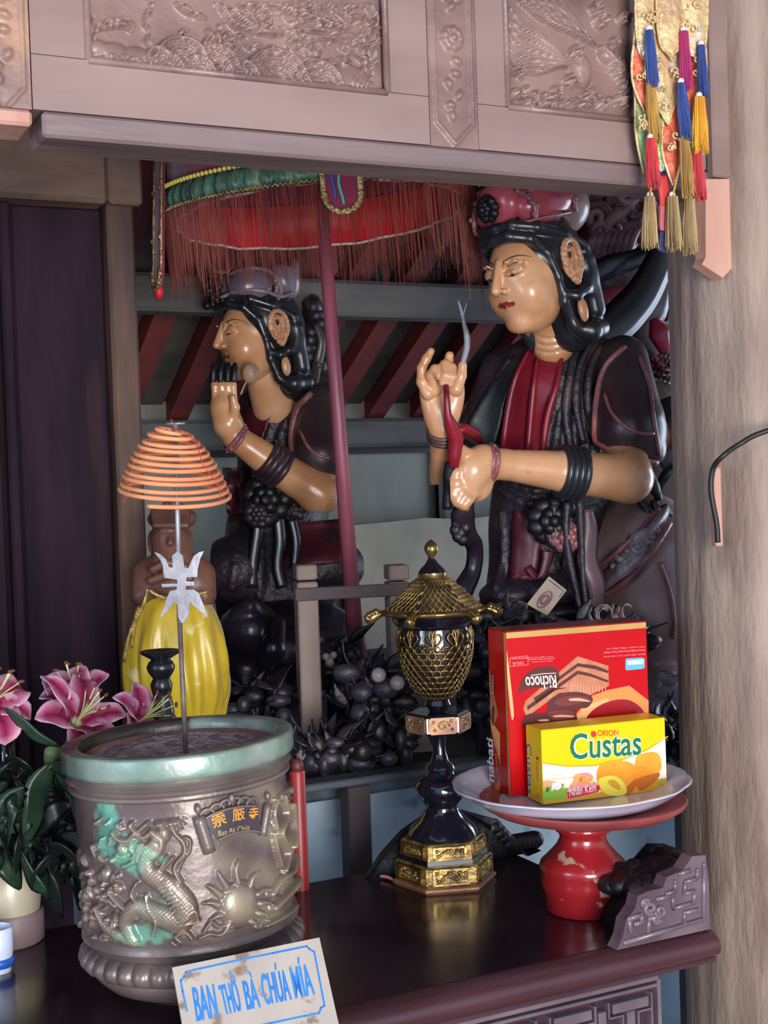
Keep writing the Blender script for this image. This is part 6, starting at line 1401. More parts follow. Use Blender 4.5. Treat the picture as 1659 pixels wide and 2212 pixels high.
decal(g,X2(Z([(325,900),(345,860),(368,862),(372,1030),(326,1040)])),F2,2,7); decal(g,X2(Z([(330,1050),(350,1036),(370,1050),(378,1090),(368,1125),(345,1138),(328,1110)])),F2,3,0,True); decal(g,X2(Z([(338,1070),(352,1062),(364,1085),(355,1115),(340,1105)])),F2,4,3,True)
decal(g,X2(Z([(345,870),(355,850),(366,880),(362,905),(348,900)])),F2,3,8,True); decal(g,X2(Z([(315,1235),(500,1262),(500,1200),(400,1215),(315,1190)])),F2,2,9)
p0=pxf(*Z([(398,828)])[0],F2); p1=pxf(*Z([(410,1195)])[0],F2)
dtext(g,'Custas',p0,p1,.019,F2,4,10,.04); dtext(g,'Custas',p0,p1,.018,F2,5,0,.012)
dtext(g,'ORION',pxf(*Z([(470,965)])[0],F2),pxf(*Z([(474,1100)])[0],F2),.0055,F2,4,1,.0); decal(g,X2(Z([(470,935),(480,928),(488,940),(482,955),(471,950)])),F2,4,1,True)
g.build('side_print',my,yx,smooth=False)
# ================= plaque =================
pa=[Vector(onplane(x,y,room(0,tf+.012,0),VV)) for x,y in ((372,2090),(690,2025))]
lean=math.radians(28); lu=UV; lv=(ZV*math.cos(lean)+VV*math.sin(lean)).normalized(); ln=lu.cross(lv)  # toward the back
TL=at(372,2090,1.515); Wp=.0; 
# right corner on the same horizontal line through TL
n_=ln; TR=onplane(690,2025,TL,n_); lu=(TR-TL).normalized(); lv=(lv-lu*lv.dot(lu)).normalized(); Wp=(TR-TL).length; Hp=.122
lb_=(lu*lv.dot(lu)); ln=lu.cross(lv); BL=TL-lv*Hp; 
pq=thing('name_plaque','cream plastic name plaque with blue Vietnamese capitals leaning on the incense burner','sign',BL,0,M=Matrix.Translation(BL))
PF=lambda u,v,d:BL+lu*u+lv*v+ln*d*(-1 if ln.y>0 else 1)
def pxp(x,y): p=onplane(x,y,BL,ln); d=p-BL; return (d.dot(lu),d.dot(lv))
g=G(); g.add(prism([(0,0),(Wp,0),(Wp,Hp),(0,Hp)],PF,-.003,0)); g.build('board',mat('plaque_cream',(172,162,152),(158,150,142),scale=14,rough=.5,bump=.03,spec=.3,c3=(122,104,88),c3t=(.6,.68),c3s=30),pq,smooth=False)
g=G(); yz=lambda L:[(360+x/4.366,2000+y/4.366) for x,y in L]
bd=[pxp(*q) for q in yz([(190,800),(150,620),(132,515),(165,480),(182,438),(260,415),(700,318),(1000,258),(1320,192),(1345,218),(1390,245),(1440,500),(1488,752),(1455,775),(1438,822),(1300,850),(980,918),(760,962)])]
for a_,b_ in zip(bd[:-1],bd[1:]):
    a_=np.array(a_);b_=np.array(b_); d=(b_-a_)/np.linalg.norm(b_-a_); nn_=np.array([-d[1],d[0]])*.0011; q=[a_-nn_-d*.0008,b_-nn_+d*.0008,b_+nn_+d*.0008,a_+nn_-d*.0008]; g.add(([PF(*p_,.0004) for p_ in q],[(0,1,2,3)]))
PBL=mat('plaque_blue',(16,108,216),(50,124,212),scale=30,rough=.35)
g.build('blue_border',PBL,pq,smooth=False)
for wd_,p0,p1,h in (('BAN',(282,902),(490,862),.0370),('THỜ',(545,845),(712,800),.0450),('BÀ',(758,795),(885,768),.0410),('CHÚA',(925,752),(1180,700),.0440),('MÍA',(1212,688),(1398,648),.0450)):
    g=G(); a_=np.array(pxp(*yz([p0])[0])); b_=np.array(pxp(*yz([p1])[0])); L_=np.linalg.norm(b_-a_); u=(b_-a_)/L_; v=np.array([-u[1],u[0]]); tv,Ft=text(wd_,L_,h,.008); v_=v+u*.0
    [g.add(([PF(*(a_+u*(x*.985+e*.0009)+v*y),.0005+.00004*e) for x,y in tv],Ft)) for e in (0,1)]; g.build('lettering',PBL,pq,smooth=False)
# ================= hanging embroidered banner with tassels =================
tB=-.045
def bpt(px,py,t=tB): return onplane(px,py,room(0,t,0),VV)
bt=bpt(1447,-330); bn=thing('tassel_banner','metallic embroidered temple banner of pointed flaps with hanging silk tassels beside the pillar','banner',bt,0)
BG=mat('brocade_gold',(232,206,150),(196,152,112),scale=34,rough=.3,metal=.15,bump=.9,bscale=60,spec=.6,c3=(236,226,206),c3t=(.58,.68))
BO=mat('brocade_orange',(232,120,82),(196,74,56),scale=34,rough=.32,metal=.1,bump=.9,bscale=60,c3=(240,180,140),c3t=(.6,.7))
BGN=mat('brocade_green',(166,196,130),(110,146,88),scale=34,rough=.32,metal=.08,bump=.9,bscale=60,c3=(206,216,170),c3t=(.62,.72))
def flap(P,m_,t,name='flap',par=None):
    # pointed flap as a quilted, slightly bulging sheet
    L=cr([P[0],P[1],P[2]],8); Rr=cr([P[4],P[3],P[2]],8); n=len(L); m=9; V=[];F=[]
    for side in (0,1):
        for i in range(n):
            for j in range(m):
                f=j/(m-1); x=L[i][0]*(1-f)+Rr[i][0]*f; y=L[i][1]*(1-f)+Rr[i][1]*f
                q=bpt(x,y,t); b=.006*math.sin(math.pi*f)+.0022*math.sin(x*.22+y*.31)*math.sin(y*.19)*math.sin(math.pi*f)
                V.append(q-VV*(b+.001 if side==0 else -.001))
    N_=n*m
    for i in range(n-1):
        for j in range(m-1):
            k=i*m+j; F.append((k,k+1,k+m+1,k+m)); F.append((N_+k,N_+k+m,N_+k+m+1,N_+k+1))
        for j in (0,m-1): k=i*m+j; F.append((k,k+m,N_+k+m,N_+k))
    for j in range(m-1): F.append((j,j+1,N_+j+1,N_+j))
    g=G(); g.add((V,F)); o=g.build(name,m_,par or bn)
    g=G(); E=[bpt(x,y,t-.002) for x,y in list(L)+list(Rr[::-1][1:])]; g.add(tube(E,.0022,6)); g.build('flap_edge',BG,o); return o
flap([(1375,-330),(1374,60),(1400,140),(1424,60),(1424,-330)],BG,-.040); flap([(1418,-330),(1420,50),(1447,125),(1476,55),(1476,-330)],BG,-.050); flap([(1470,-330),(1474,60),(1506,130),(1527,60),(1527,-330)],BG,-.044)
flap([(1372,60),(1366,170),(1398,255),(1424,170),(1424,60)],BO,-.034); flap([(1396,90),(1398,180),(1443,270),(1468,180),(1464,80)],BG,-.038); flap([(1456,80),(1460,180),(1492,262),(1524,170),(1522,70)],BO,-.033)
flap([(1372,190),(1374,290),(1392,380),(1428,300),(1430,190)],BGN,-.026); flap([(1436,230),(1430,320),(1452,400),(1482,320),(1478,220)],BO,-.032,'flap'); flap([(1408,220),(1412,320),(1428,370),(1448,320),(1446,220)],BGN,-.025); flap([(1476,230),(1480,310),(1494,388),(1518,300),(1516,220)],BGN,-.026)
# printed swirls raised on the flaps
g=G(); rr=np.random.RandomState(9)
for k in range(60):
    x=rr.uniform(1380,1516); y=rr.uniform(0,330); r_=rr.uniform(5,11); a0=rr.rand()*6
    g.add(tube([bpt(x+r_*(1-q*.09)*math.cos(a0+q*.75),y+r_*(1-q*.09)*math.sin(a0+q*.75),-.054) for q in range(9)],.0016,5))
g.build('embroidered_swirls',BG,bn)
TM={}
for nme,c1,c2 in (('blue',(40,72,150),(28,50,112)),('magenta',(196,32,110),(140,20,84)),('yellow',(240,180,24),(204,138,16)),('ochre',(190,146,60),(146,104,40)),('red',(206,44,50),(158,28,40)),('faded',(176,150,96),(132,104,66))):
    TM[nme]=mat('silk_'+nme,c1,c2,scale=60,rough=.5,stretch=(1,1,.15),bump=.3,sheen=.3)
def tassel(x0,y0,x1,y1,w,col,t,seed):
    rr=np.random.RandomState(seed); A_=bpt(x0,y0,t); B_=bpt(x1,y1,t); g=G(); L_=(B_-A_)
    V=[];F=[];wr=w*2.25/2900/2
    for k in range(130):
        a=rr.rand()*6.283; q=math.sqrt(rr.rand()); R_=wr*q; f1=rr.uniform(.86,1.04); w0=.55+.2*rr.rand()
        pts=[A_+Vector((R_*w0*math.cos(a),R_*w0*math.sin(a),0)), A_+L_*.5*f1+Vector((R_*.95*math.cos(a)+rr.uniform(-.0012,.0012),R_*.95*math.sin(a),0)), A_+L_*f1+Vector((R_*1.12*math.cos(a)+rr.uniform(-.002,.002),R_*1.12*math.sin(a),0))]
        i=len(V); rad=.00125
        for p,rd in zip(pts,(rad,rad,rad*.5)):
            for e in range(3): b_=e*2.094+a; V.append(p+Vector((rd*math.cos(b_),rd*math.sin(b_),0)))
        for l in (0,3):
            for e in range(3): e2=(e+1)%3; F.append((i+l+e,i+l+e2,i+l+3+e2,i+l+3+e))
    g.add((V,F)); o=g.build('tassel',TM[col],bn,smooth=False)
    g=G(); g.add(sphere(A_+Vector((0,0,.003)),.0052,10,8)); g.build('tassel_bead',mat('pearl_bead',(226,216,206),rough=.2),o)
    return o
for i,a in enumerate(((1402,66,1410,188,20,'blue',-.060),(1477,68,1483,192,21,'magenta',-.062),(1514,98,1520,212,18,'blue',-.060),
    (1405,180,1416,305,22,'ochre',-.058),(1471,180,1483,302,21,'blue',-.062),(1510,210,1515,330,26,'yellow',-.064),
    (1405,300,1412,405,26,'red',-.058),(1478,298,1485,425,24,'ochre',-.060),(1505,325,1514,432,20,'red',-.058),
    (1404,425,1404,535,28,'faded',-.050),(1452,425,1456,540,28,'faded',-.052),(1489,430,1490,548,26,'faded',-.050))): tassel(*a,seed=i)
g=G(); 
for P in ([(1402,60),(1404,180),(1408,300),(1405,425)],[(1477,60),(1472,180),(1478,300),(1453,425)],[(1514,95),(1510,210),(1506,325),(1490,430)]): g.add(tube(cr([bpt(x,y,-.056) for x,y in P],5),.0016,6))
g.build('hanging_cord',TM['ochre'],bn)
strip_=None
for P,c in (([(1430,380),(1436,420),(1434,445)],'red'),([(1436,440),(1436,480),(1434,500)],'magenta'),([(1436,500),(1434,520),(1430,545)],'blue')):
    g=G(); Q=[bpt(x,y,-.04) for x,y in P]; g.add(ribbon(cr(Q,4),[.022,.024,.018],UV,.004)); g.build('hanging_strip',mat({'red':'strip_red','magenta':'strip_pink','blue':'strip_blue'}[c],{'red':(196,60,58),'magenta':(186,92,102),'blue':(44,40,84)}[c],rough=.5),bn)
# ================= small figure in a yellow cloak =================
fb=at(385,1560,2.62); fb.z=ZA; fg=thing('cloaked_figure','small brown carved seated figure wrapped in a shiny yellow cloak behind the burner','statue',fb,0,M=Matrix.Translation(fb))
YEL=mat('yellow_organza',(226,196,44),(186,152,24),scale=7,rough=.3,bump=.1,spec=.6,sheen=.3,c3=(230,216,140),c3t=(.62,.68),c3s=20)
zz=lambda y: at(385,y,2.62).z
g=G(); hs=[(1548,.086),(1500,.096),(1440,.098),(1380,.092),(1330,.080),(1300,.068),(1280,.050),(1272,.040)]
zmin=ZA; 
P=[(.088,ZA)]+[(r_,zz(y)) for y,r_ in hs]; P=[(r_,z) for r_,z in P]
Pc=cr(P,4)
V,F=lathe([(p[0],p[1]) for p in Pc],120,fn=lambda t,z:.007*np.sin(t*9+1.2*np.sin(z*20))*np.clip((zz(1285)-z)*9,0,1)+.004*np.sin(t*21+z*12)*np.clip((zz(1300)-z)*6,0,1))
V=np.array(V); V[:,1]*=.8; V[:,0]+=fb.x; V[:,1]+=fb.y; g.add((V,F)); g.build('cloak',YEL,fg)
g=G()
for P_ in ([(318,1272),(312,1300),(300,1325),(280,1370),(268,1430)],[(322,1275),(350,1290),(385,1293),(420,1285),(448,1278)],[(300,1310),(290,1350),(285,1400)]):
    g.add(tube(cr([at(x,y,2.535) for x,y in P_],5),[.003,.0045,.003],6))
g.build('gold_braid',mat('gold_braid',(206,176,96),(150,118,60),scale=60,rough=.35,metal=.5,bump=.5),fg)
sd=SDF(at(285,1290,2.62)-Vector((0,.1,.02)),at(465,1080,2.62)+Vector((.02,.11,.03)),.0032)
sd.ell(at(375,1250,2.62),(.066,.055,.06),k=0).ell(at(368,1165,2.60),(.037,.04,.046),k=.02).ell(at(372,1120,2.62),(.048,.045,.025),k=.01)
for s in (-1,1): sd.cap(at(375+s*62,1240,2.62),at(375+s*66,1285,2.60),.026,.024,k=.02); sd.ell(at(368+s*40,1170,2.61),(.008,.012,.022),k=.006)
sd.cap(at(368,1160,2.565),at(368,1172,2.555),.005,.007,k=.006)
for k in range(9): sd.cap(at(332+k*9,1105,2.59),at(335+k*8.5,1135,2.565),.007,.006,k=.004)
for P_ in ([(330,1230),(360,1215),(400,1225)],[(325,1255),(365,1240),(410,1250)]): sd.path([at(x,y,2.56) for x,y in P_],.008,k=.006)
FIGW=mat('carved_brown',(128,86,68),(84,54,48),scale=10,rough=.4,bump=.3); sdfo(sd,'body',FIGW,fg)
flower(at(372,1112,2.60),.03,12).build('headdress',FIGW,fg)
# black candlestick in front of it
cb=at(352,1560,2.3); cb.z=ZA-.08
# stands on the table behind the burner
cb=at(352,1560,2.02); cb.z=ZT_
cs=thing('candlestick','black turned candlestick with a wide drip dish behind the incense burner','candlestick',cb,0)
k2=2.02/2900; hy=lambda y: at(352,y,2.02).z-ZT_
g=G(); g.add(lathe([(0,0),(.055,0),(.055,.01),(.03,.03),(.014,.06),(.014,.12),(.022,.16),(.024,hy(1560)),(26*k2,hy(1545)),(24*k2,hy(1520)),(18*k2,hy(1505)),(22*k2,hy(1490)),(24*k2,hy(1478)),(18*k2,hy(1465)),(28*k2,hy(1450)),(31*k2,hy(1440)),(26*k2,hy(1430)),(20*k2,hy(1424)),(40*k2,hy(1412)),(44*k2,hy(1407)),(42*k2,hy(1405)),(6*k2,hy(1410)),(0,hy(1410))],40),M=WM[cs]); g.build('turned_body',mat('candlestick_black',(30,34,38),(18,20,24),scale=10,rough=.3,bump=.1),cs,angle=50)
# ================= wooden rack =================
rkb=at(700,1600,2.72); rkb.z=ZA; rk=thing('wooden_rack','weathered H-shaped wooden rack of two posts and a rail standing on the altar','rack',rkb,UA-.25)
RKW=mat('rack_wood',(142,124,112),(112,96,90),scale=7,rough=.75,bump=.25,stretch=(2,2,.6)); RM_=WM[rk]
fx=Vector((math.cos(UA-.25),math.sin(UA-.25),0))
def loc(px,py,Y): return RM_.inverted()@at(px,py,Y)
c1=loc(665,1400,2.70); c2_=loc(848,1400,2.80); zt1=at(665,1219,2.70).z-ZA; zt2=at(850,1216,2.80).z-ZA; c2_.y=c1.y
for c,zt in ((c1,zt1),(c2_,zt2)):
    g=G(); g.add(box(c.x-.021,c.x+.021,c.y-.028,c.y+.028,.043,zt-.034,.003),M=RM_); g.build('post',RKW,rk,smooth=False)
    g=G(); g.add(box(c.x-.021,c.x+.021,c.y-.028,c.y+.028,zt-.03,zt,.003),M=RM_); g.build('post_cap',RKW,rk,smooth=False)
    g=G(); g.add(prism([(-.05,0),(.05,0),(.032,.042),(-.032,.042)],lambda u,v,d:(c.x+u,c.y+d,v),-.07,.07),M=RM_); g.build('foot',RKW,rk,smooth=False)
zr=at(740,1275,2.74).z-ZA; g=G(); g.add(box(c1.x-.026,c2_.x+.026,c1.y-.034,c1.y-.008-.0205,zr-.013,zr+.013,.002),M=RM_); g.build('cross_rail',mat('rail_wood',(98,84,82),(74,62,64),scale=7,rough=.7,bump=.2),rk,smooth=False)
# ================= red candle =================
kb=at(648,1830,2.12); kb.z=ZT_; kd=thing('red_candle','thick red pillar candle just behind the burner','candle',kb,0)
k3=2.12/2900; top=at(648,1668,2.12).z-ZT_
g=G(); g.add(lathe([(0,0),(17*k3,0),(17*k3,top),(15*k3,top+.003),(0,top)],32),M=WM[kd]); g.build('wax',mat('red_wax',(150,42,40),(116,28,32),scale=8,rough=.4),kd,angle=50)
g=G(); g.add(lathe([(0,top-.002),(13*k3,top+.001),(14*k3,top+.012),(10*k3,top+.020),(3*k3,top+.022),(0,top+.022)],24),M=WM[kd]); g.add(tube([kb+Vector((0,0,top+.02)),kb+Vector((.002,0,top+.032))],.0012,6)); g.build('candle_top',mat('brown_wax',(120,48,38),(82,36,32),scale=12,rough=.5),kd)
# ================= lilies and leaves in a vase =================
vb=at(22,1990,1.92); vb.z=ZT_; vs_=thing('lily_vase','cream round-shouldered vase base under a dark bouquet of pink lilies','vase',vb,0)
g=G(); g.add(lathe([(0,0),(.042,0),(.044,.01),(.043,.05),(.047,.075),(.042,.10),(.03,.125),(.022,.15),(.028,.2),(.03,.203),(.024,.2),(.018,.15),(0,.12)],40),M=WM[vs_]); g.build('body',mat('vase_cream',(190,182,156),(164,154,132),scale=8,rough=.35,coat=.2),vs_,angle=50)
g=G(); g.add(lathe([(.0445,.001),(.0475,.004),(.0475,.042),(.0445,.046)],40),M=WM[vs_]); g.build('lower_band',mat('vase_band',(150,126,126),(124,104,106),scale=9,rough=.5),vs_,angle=50)
LEAF=mat('lily_leaf',(34,58,38),(18,34,26),scale=14,rough=.4,bump=.2,c3=(56,80,50),c3t=(.62,.74)); LDK=mat('dark_leaf',(18,30,26),(10,17,16),scale=12,rough=.45,bump=.2); STEM=mat('stem_green',(128,146,92),(92,116,66),scale=10,rough=.45)
lf=thing('leafy_bouquet','dark green leafy bouquet hanging over the vase beside the burner','leaves',vb+Vector((0,0,.19)),0,M=Matrix.Translation(vb+Vector((0,0,.19))))
rr=np.random.RandomState(21)
def leaf(P,w,m_,par,name='leaf',up=None,th=.0012):
    Q=cr(P,5); m=len(Q); W_=[w*math.sin(math.pi*(.04+.93*i/(m-1)))**.8 for i in range(m)]; g=G(); g.add(ribbon(Q,W_,up or (rr.uniform(-.4,.4),rr.uniform(-1,1),rr.uniform(.3,1)),th)); return g.build(name,m_,par)
for k in range(95):
    x=rr.uniform(-30,165); y=rr.uniform(1640,1880); Y=rr.uniform(1.80,2.05); a=rr.uniform(.5,2.6); L_=rr.uniform(60,130)
    leaf([at(x,y,Y),at(x+L_*.5*math.cos(a),y+L_*.35*math.sin(a)-8,Y-.02),at(x+L_*math.cos(a),y+L_*math.sin(a),Y-.01)],rr.uniform(.02,.04),LDK if rr.rand()<.65 else LEAF,lf)
for P,w in (([(12,1530),(45,1560),(80,1592),(128,1612)],.022),([(110,1650),(85,1700),(75,1760),(60,1820)],.05),([(120,1660),(150,1700),(165,1760)],.04),([(60,1700),(20,1740),(0,1800)],.04),([(100,1930),(70,1900),(40,1830)],.03)):
    leaf([at(x,y,1.80) for x,y in P],w,LEAF,lf,up=(0,-.35,1))
lil=[]
PETV=mat('lily_petal',None,(236,220,232),scale=40,rough=.5,vcol=True,bump=.12,spec=.3); LC=[lin((120,12,54)),lin((166,56,102)),lin((222,184,200)),lin((240,220,230))]
def petal(g,M,az,L_,w,open_,curl_,dark=1.0):
    n=16;m=9; V=np.zeros((n,m,3)); C=np.zeros((n,m,3)); Vb=np.zeros((n,m,3))
    x=0;z=0; ang=open_; ds=L_/(n-1); pts=[]
    for i in range(n):
        pts.append((x,z,ang)); f=i/(n-1); ang2=open_+ (curl_*max(0,f-.25)/.75)**1.0*1; x+=ds*math.sin(ang2); z+=ds*math.cos(ang2); ang=ang2
    for i,(x_,z_,an) in enumerate(pts):
        f=i/(n-1); ww_=w*math.sin(math.pi*min(1,(.10+.9*f)))**.7*(1 if f<.98 else .3)+.0008
        for j in range(m):
            u=-1+2*j/(m-1); cup=.28*ww_*(u*u)*(1-.3*f)+.0025*math.sin(f*14+u*3)*abs(u); nx,nz=math.cos(an),-math.sin(an)
            p=Vector((x_-nx*cup,u*ww_,z_-nz*cup)); q=p+Vector((nx*.0009,0,nz*.0009)); R_=Matrix.Rotation(az,3,'Z'); V[i,j]=R_@p; Vb[i,j]=R_@q
            e=min(1,abs(u)**3+max(0,f-.8)*3); mid=math.exp(-(u/.25)**2)
            base_=np.array(LC[0])*mid*.9*dark+np.array(LC[1])*(1-mid*.9*dark); C[i,j]=base_*(1-e)+np.array(LC[2])*e
            if (i*7+j*5)%4==0 and f<.6 and abs(u)<.6: C[i,j]=np.array(LC[0])
            if f<.12: C[i,j]=np.array(lin((190,206,150)))
    N_=n*m; F=[]
    for i in range(n-1):
        for j in range(m-1):
            k=i*m+j; F.append((k,k+1,k+m+1,k+m)); F.append((N_+k,N_+k+m,N_+k+m+1,N_+k+1))
        for j in (0,m-1): k=i*m+j; F.append((k,k+m,N_+k+m,N_+k))
    Cb=C*.5+np.array(LC[2])*.5
    g.add((np.concatenate([V.reshape(-1,3),Vb.reshape(-1,3)]),F),M=M,col=np.concatenate([C.reshape(-1,3),Cb.reshape(-1,3)]))
def lily(px,py,Y,d,label,L_=.075,w=.021,seed=0,openb=.75,n=6,stem=None,curl_=1.6,rolls=0):
    rr=np.random.RandomState(seed); p=at(px,py,Y); q=Vector(d).normalized().to_track_quat('Z','X').to_matrix().to_4x4(); M=Matrix.Translation(p)@q@Matrix.Rotation(rolls,4,'Z')
    o=thing('pink_lily',label,'flower',p,0,'pink lilies in the bouquet',M=Matrix.Translation(p))
    for k in range(n):
        g=G(); petal(g,M,k*2*math.pi/n+rr.uniform(-.12,.12),L_*rr.uniform(.9,1.1),w*(1 if k%2 else .72),openb+rr.uniform(-.12,.12),curl_*rr.uniform(.7,1.25)); g.build('petal',PETV,o,usecol=True)
    g=G(); ga=G()
    for k in range(6):
        a=k*1.047+.3; tip=(.020*math.cos(a),.020*math.sin(a),.062+.006*rr.rand()); g.add(tube(cr([(0,0,0),(.004*math.cos(a),.004*math.sin(a),.03),tip],4),.0009,6),M=M)
        ga.add(sphere(tip,(.0025,.0055,.0025),8,6),M=M)
    g.add(tube(cr([(0,0,0),(.001,0,.04),(.004,0,.078)],4),[.0016,.0013,.0016],6),M=M); ga.add(sphere((.004,0,.079),.003,8,6),M=M)
    g.build('filaments',mat('lily_filament',(206,214,140),rough=.5),o); ga.build('anthers',mat('lily_anther',(112,56,42),rough=.7),o)
    if stem: g=G(); g.add(tube(cr([p,*[at(*s_) for s_ in stem]],5),[.009,.005,.004],8)); g.build('stem',STEM,o)
    return o
lily(160,1565,1.90,(.62,-.45,.62),'pink lily facing outward with pale stamens, front bloom beside the burner rim',L_=.088,w=.024,seed=1,openb=1.0,stem=[(152,1600,1.9),(128,1640,1.9),(110,1700,1.9)],curl_=1.5,rolls=.4)
lily(170,1525,2.0,(-.1,-.5,.85),'deep pink lily with upright cupped petals, rear bloom of the bouquet',L_=.066,w=.028,seed=3,openb=.75,stem=[(160,1600,1.99),(120,1680,1.96)],curl_=.9,rolls=.1)
lily(292,1565,1.99,(.75,-.35,.5),'magenta lily lying low against the back of the burner rim',L_=.07,w=.026,seed=5,openb=.85,curl_=1.1,stem=[(240,1600,2.0),(170,1680,1.97)],rolls=.9)
lily(-22,1530,1.82,(.5,-.5,.6),'pale pink lily cut off by the picture edge above the long green leaf',L_=.07,w=.026,seed=6,openb=.95,curl_=1.5,stem=[(-30,1600,1.84),(20,1700,1.88)])
bud=at(118,1625,1.86); bo=thing('lily_bud','pale green lily bud just under the long leaf beside the burner rim','bud',bud,0,M=Matrix.Translation(bud))
g=G()
for x,y,r_ in ((112,1632,.013),(138,1630,.009)): g.add(tube(cr([at(x+8,y-25,1.86),at(x,y,1.86),at(x-10,y+28,1.86)],5),[r_*.35,r_,r_*.8,r_*.3],10))
g.build('bud',STEM,bo)
# blue-white plastic cup at the edge
ub=at(-5,2060,1.80); ub.z=ZT_; cu=thing('plastic_cup','blue and white plastic cup at the very edge beside the vase','cup',ub,0)
g=G(); g.add(lathe([(0,0),(.017,0),(.021,.03),(.021,.058),(.019,.06),(.018,.055),(.015,.004),(0,.004)],32),M=WM[cu]); g.build('cup_wall',mat('cup_white',(206,216,240),rough=.3),cu,angle=50)
g=G(); g.add(lathe([(.0205,.008),(.0215,.008),(.0222,.02),(.0212,.02)],32),M=WM[cu]); g.build('blue_band',mat('cup_blue',(42,98,190),rough=.35),cu)
# dark bottle/glass by the left edge
db=at(15,1660,2.15); db.z=ZT_; bo2=thing('glass_bottle','dark glass bottle half hidden behind the bouquet','bottle',db,0)
hh_=at(15,1580,2.15).z-ZT_; g=G(); g.add(lathe([(0,0),(.035,0),(.037,.01),(.037,hh_*.62),(.03,hh_*.74),(.014,hh_*.82),(.014,hh_*.98),(.017,hh_),(0,hh_)],36),M=WM[bo2]); g.build('body',mat('bottle_glass',(18,24,30),rough=.08,spec=.9),bo2,angle=50)
g=G(); g.add(lathe([(.0375,hh_*.25),(.038,hh_*.25),(.038,hh_*.5),(.0375,hh_*.5)],36),M=WM[bo2]); g.build('paper_band',mat('bottle_paper',(74,62,64),(40,34,40),scale=12,rough=.6),bo2)
# ================= dusty ornament clusters and banknotes on the altar =================
FOL=mat('sooty_foliage',(54,50,62),(28,26,36),scale=16,rough=.45,bump=.4,c3=(80,86,100),c3t=(.6,.74)); PEARL=mat('dusty_pearl',(176,168,166),(120,112,118),scale=14,rough=.25)
def cluster(px0,px1,py0,py1,Y0,Y1,label,seed,n=130,pearls=(),kind='foliage'):
    rr=np.random.RandomState(seed); b=at((px0+px1)/2,py1,(Y0+Y1)/2); b.z=ZA if Y0>2.4 else ZT_
    o=thing('dusty_bouquet',label,'ornament',b,0,M=Matrix.Translation(b)); gs_=[G(),G(),G()]
    for k in range(n):
        f=rr.rand(); x=px0+(px1-px0)*rr.rand(); y=py0+(py1-py0)*f**.8; Y=rr.uniform(Y0,Y1); p=at(x,y,Y)
        if p.z<b.z+.02: p.z=b.z+.02+rr.rand()*.05
        g=gs_[k%2]
        if rr.rand()<.55: g.add(sphere(p,(rr.uniform(.012,.03),rr.uniform(.01,.02),rr.uniform(.01,.024)),8,6))
        else:
            d=Vector(rr.uniform(-1,1,3)); d.z=abs(d.z)+.2; d.normalize(); W_=[.004,.022,.024,.012,.003]; g.add(ribbon(cr([p,p+d*.03,p+d*.06+Vector((.01,0,0))],3),W_,tuple(rr.uniform(-1,1,3)),.003))
    g=gs_[2]; g.add(tube([b,b+Vector((0,0,max(.05,at((px0+px1)/2,(py0+py1)/2,Y0).z-b.z)))],.02,8))
    for e in range(9):
        a=rr.uniform(0,6.28); tz=max(.04,at(px0,py0+(py1-py0)*.4,Y0).z-b.z); g.add(tube([b,b+Vector(((px1-px0)*.3*Y0/2900*math.cos(a),.05*math.sin(a),tz))],.007,6))
    tag(gs_[0].build('petals',FOL,o),kind='stuff'); tag(gs_[1].build('leaves',DARK,o),kind='stuff'); gs_[2].build('stems',DARK,o)
    for x,y,r_ in pearls: g=G(); g.add(sphere(at(x,y,Y0-.015),r_,14,10)); g.build('pearl',PEARL,o)
    return o
cluster(748,880,1440,1640,2.50,2.72,'dark dusty artificial bouquet with two pale pearls between the rack and the lamp',31,n=190,pearls=((818,1458,.014),(858,1475,.014)))
cluster(690,760,1380,1480,2.78,2.88,'small sooty crystal bouquet around the foot of the parasol pole',32,n=60,pearls=((712,1430,.010),(704,1418,.008),(720,1415,.008)))
cluster(640,800,1600,1668,2.46,2.52,'low dark withered bouquet lying along the altar front edge',33,n=90)
cluster(490,615,1480,1600,2.62,2.9,'dark dusty bouquet standing between the yellow cloak and the rack post',34,n=110)
cluster(1000,1100,1330,1560,2.46,2.62,'dark tangled bouquet between the lamp and the red carton',35,n=120)
cluster(1385,1480,1590,1700,2.46,2.58,'dark folded foliage between the yellow carton and the pillar',36,n=80)
cluster(1010,1400,1345,1400,2.62,2.8,'wide tangle of dark withered flowers on the altar behind the cartons',37,n=150)
def note(P,Y,label,name='banknote',m_=None,seed=0,tilt=.0):
    b=at(sum(p[0] for p in P)/4,max(p[1] for p in P),Y); o_=thing(name,label,'money',b,0,'banknotes left on the altar' if False else None,M=Matrix.Translation(b))
    n=10; Pn=np.array(P,float); V=[];F=[]
    for s_ in (0,1):
        for i in range(n):
            for j in range(n):
                a=i/(n-1); c=j/(n-1); q=(Pn[0]*(1-a)+Pn[1]*a)*(1-c)+(Pn[3]*(1-a)+Pn[2]*a)*c
                V.append(at(q[0],q[1],Y+tilt*c+.006*math.sin(a*4+seed)*math.sin(c*3)+s_*.0006))
    for i in range(n-1):
        for j in range(n-1): k=i*n+j; F.append((k,k+1,k+n+1,k+n)); F.append((n*n+k,n*n+k+n,n*n+k+n+1,n*n+k+1))
    g=G(); g.add((V,F)); g.build('paper',m_,o_)
    return o_,lambda a,c:at(*((Pn[0]*(1-a)+Pn[1]*a)*(1-c)+(Pn[3]*(1-a)+Pn[2]*a)*c),Y+tilt*c+.006*math.sin(a*4+seed)*math.sin(c*3)-.0008)
NT=mat('note_paper',(176,164,140),(156,138,124),scale=18,rough=.7,c3=(150,170,150),c3t=(.58,.7)); NPI=mat('note_ink',(150,110,116),(120,84,94),scale=30,rough=.7)
